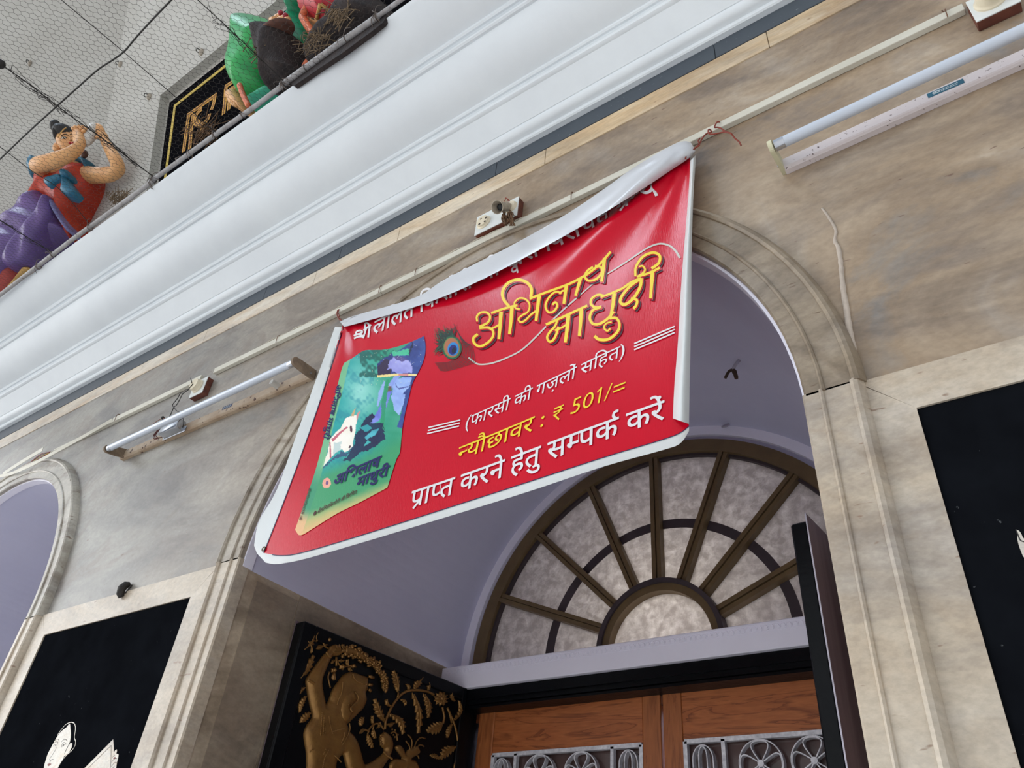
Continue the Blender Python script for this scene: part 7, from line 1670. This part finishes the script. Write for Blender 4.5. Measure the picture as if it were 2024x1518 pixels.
# ---- chicken wire stretched from the pipe over the yard, with its carrying wires
ND = np.array([0, -0.9705, -0.2410]); ND /= np.linalg.norm(ND); NN = np.cross(np.array([1.0, 0, 0]), ND)
NP = at(303, 357, YP) + np.array([0, 0, 0.010])
def net_at(px, py, drop=0.0): return onp(px, py, NP - NN * 0 + np.array([0, 0, -drop]), NN)
A_ = 0.0136                     # side of a mesh cell
V = []; F = []
def strand(p, q, r=0.00042):
    n = len(V); t = q - p; t, a, b = frame_of(t)
    for e in (p, q):
        for k in range(3): V.append(e + (a * math.cos(2.094 * k) + b * math.sin(2.094 * k)) * r)
    for k in range(3): F.append((n + k, n + (k + 1) % 3, n + 3 + (k + 1) % 3, n + 3 + k))
def npnt(u, v): return np.array([NP[0] + u, NP[1], NP[2]]) + ND * v + np.array([0, 0, 0.004 * math.sin(5 * u + 3 * v) - 0.006 * math.sin(2.2 * v)])
def vis(P):
    d = np.linalg.inv(RX) @ (P - CAM)
    if d[2] < 0.05: return False
    x, y = 1012 + FPX * d[0] / d[2], 759 + FPX * d[1] / d[2]
    return -260 < x < 1150 and -330 < y < 760
hx, hy = A_ * 1.5, A_ * math.sqrt(3)
u0, u1, v0, v1 = -2.6, 2.0, 0.0, 1.35
ni, nj = int((u1 - u0) / hy), int((v1 - v0) / hx)
rg = np.random.default_rng(5)
for j in range(nj + 1):
    for i in range(ni + 1):
        # hexagon centre (double twists run outwards)
        cu = u0 + i * hy + (hy / 2 if j % 2 else 0); cvv = v0 + j * hx
        if not vis(npnt(cu, cvv)): continue
        h = [(cu - hy / 2, cvv + A_ / 2), (cu - hy / 2, cvv - A_ / 2), (cu, cvv - A_), (cu + hy / 2, cvv - A_ / 2)]
        h = [npnt(a + 0.0012 * math.sin(a * 900 + b * 700), b + 0.0012 * math.sin(b * 800 + a * 650)) for a, b in h]
        strand(h[0], h[1], 0.00062); strand(h[1], h[2]); strand(h[2], h[3])
M_NET = mat('net_wire', (60, 56, 52), 0.6, metal=0.0, c2=(44, 40, 38), scale=40)
net = obj('wire_netting', (V, F), M_NET); setp(net, 'hexagonal chicken wire netting stretched out from the grey pipe', 'netting')
def nwire(name, px, r, label, m=M_DARKWIRE, drop=0.004, tangles=0, group='wires carrying the netting'):
    P = smooth_path([net_at(a, b, drop) for a, b in px], 6); parts = [tube(P, r, 6)]
    for k in range(tangles):
        i = rs.randrange(2, len(P) - 6); q = [P[min(i + j, len(P) - 1)] + np.array([rs.gauss(0, .012), rs.gauss(0, .012), rs.gauss(0, .006)]) for j in range(0, 6, 2)]
        parts.append(tube(smooth_path([P[i]] + q, 3), r * 0.5, 4))
    o = obj(name, join(*parts), m, smooth=True); setp(o, label, 'wire', group)
nwire('support_wire', [(100, -18), (240, 99), (345, 190), (420, 256), (432, 264)], 0.0016, 'dark net wire running from the top edge to the corner of the sign board')
nwire('support_wire', [(-20, 112), (60, 168), (130, 222), (215, 283), (303, 349)], 0.0022, 'tangled dark net wire passing in front of the raised arms of the conch blower', tangles=26)
nwire('support_wire', [(378, -12), (440, 45), (500, 102), (560, 160)], 0.0018, 'dark net wire ending at the pipe below the green statue', tangles=10)
nwire('support_wire', [(-14, 280), (16, 302), (63, 338), (120, 376), (178, 444)], 0.0016, 'thin net wire crossing the chest of the conch blower')
nwire('support_wire', [(-10, 430), (20, 448), (60, 473), (105, 500)], 0.0020, 'dark net wire crossing the purple skirt', tangles=8)
nwire('cable', [(352, -14), (300, 40), (268, 75), (245, 102), (222, 119), (192, 139), (150, 176), (110, 212), (55, 262), (-12, 326)], 0.0030, 'thick black cable lying across the netting and its wires', drop=0.009, group=None)
hk2 = obj('cable_clamp', ellipsoid(net_at(0, 126, 0.01), np.eye(3) * 0.018, 10, 8), M_DARKWIRE, smooth=True); setp(hk2, 'dark knot of wire at the left edge of the view under the netting', 'knot')
# small plaster lugs on the upper wall
for i, (px, py, lb) in enumerate(((59, 125, 'plaster lug with a wire hook on the shaded wall at the far left'), (238, 127, 'plaster lug with a wire hook beside the crossing of cable and net wire'), (295, 191, 'plaster lug with a wire hook below left of the sign board corner'), (398, 103, 'plaster lug with a wire hook above the sign board'))):
    P = upx(px, py, 0.004); N_ = LN if P[0] < XF else UPN
    L_ = root('wall_hook', P, lb, 'hook', 'hooks on the upper wall')
    obj('lug', ellipsoid(P, [np.array([.018, 0, 0]), UPD * .026, N_ * .014], 10, 7), mat('lug_plaster', (176, 166, 152), 0.9, bump=0.8, bscale=120), L_, smooth=True)
    obj('hook_wire', tube([P + N_ * .012 + UPD * .01, P + N_ * .03 + UPD * .004, P + N_ * .032 - UPD * .016, P + N_ * .018 - UPD * .02], 0.0028, 6), M_DARKWIRE, L_, smooth=True)
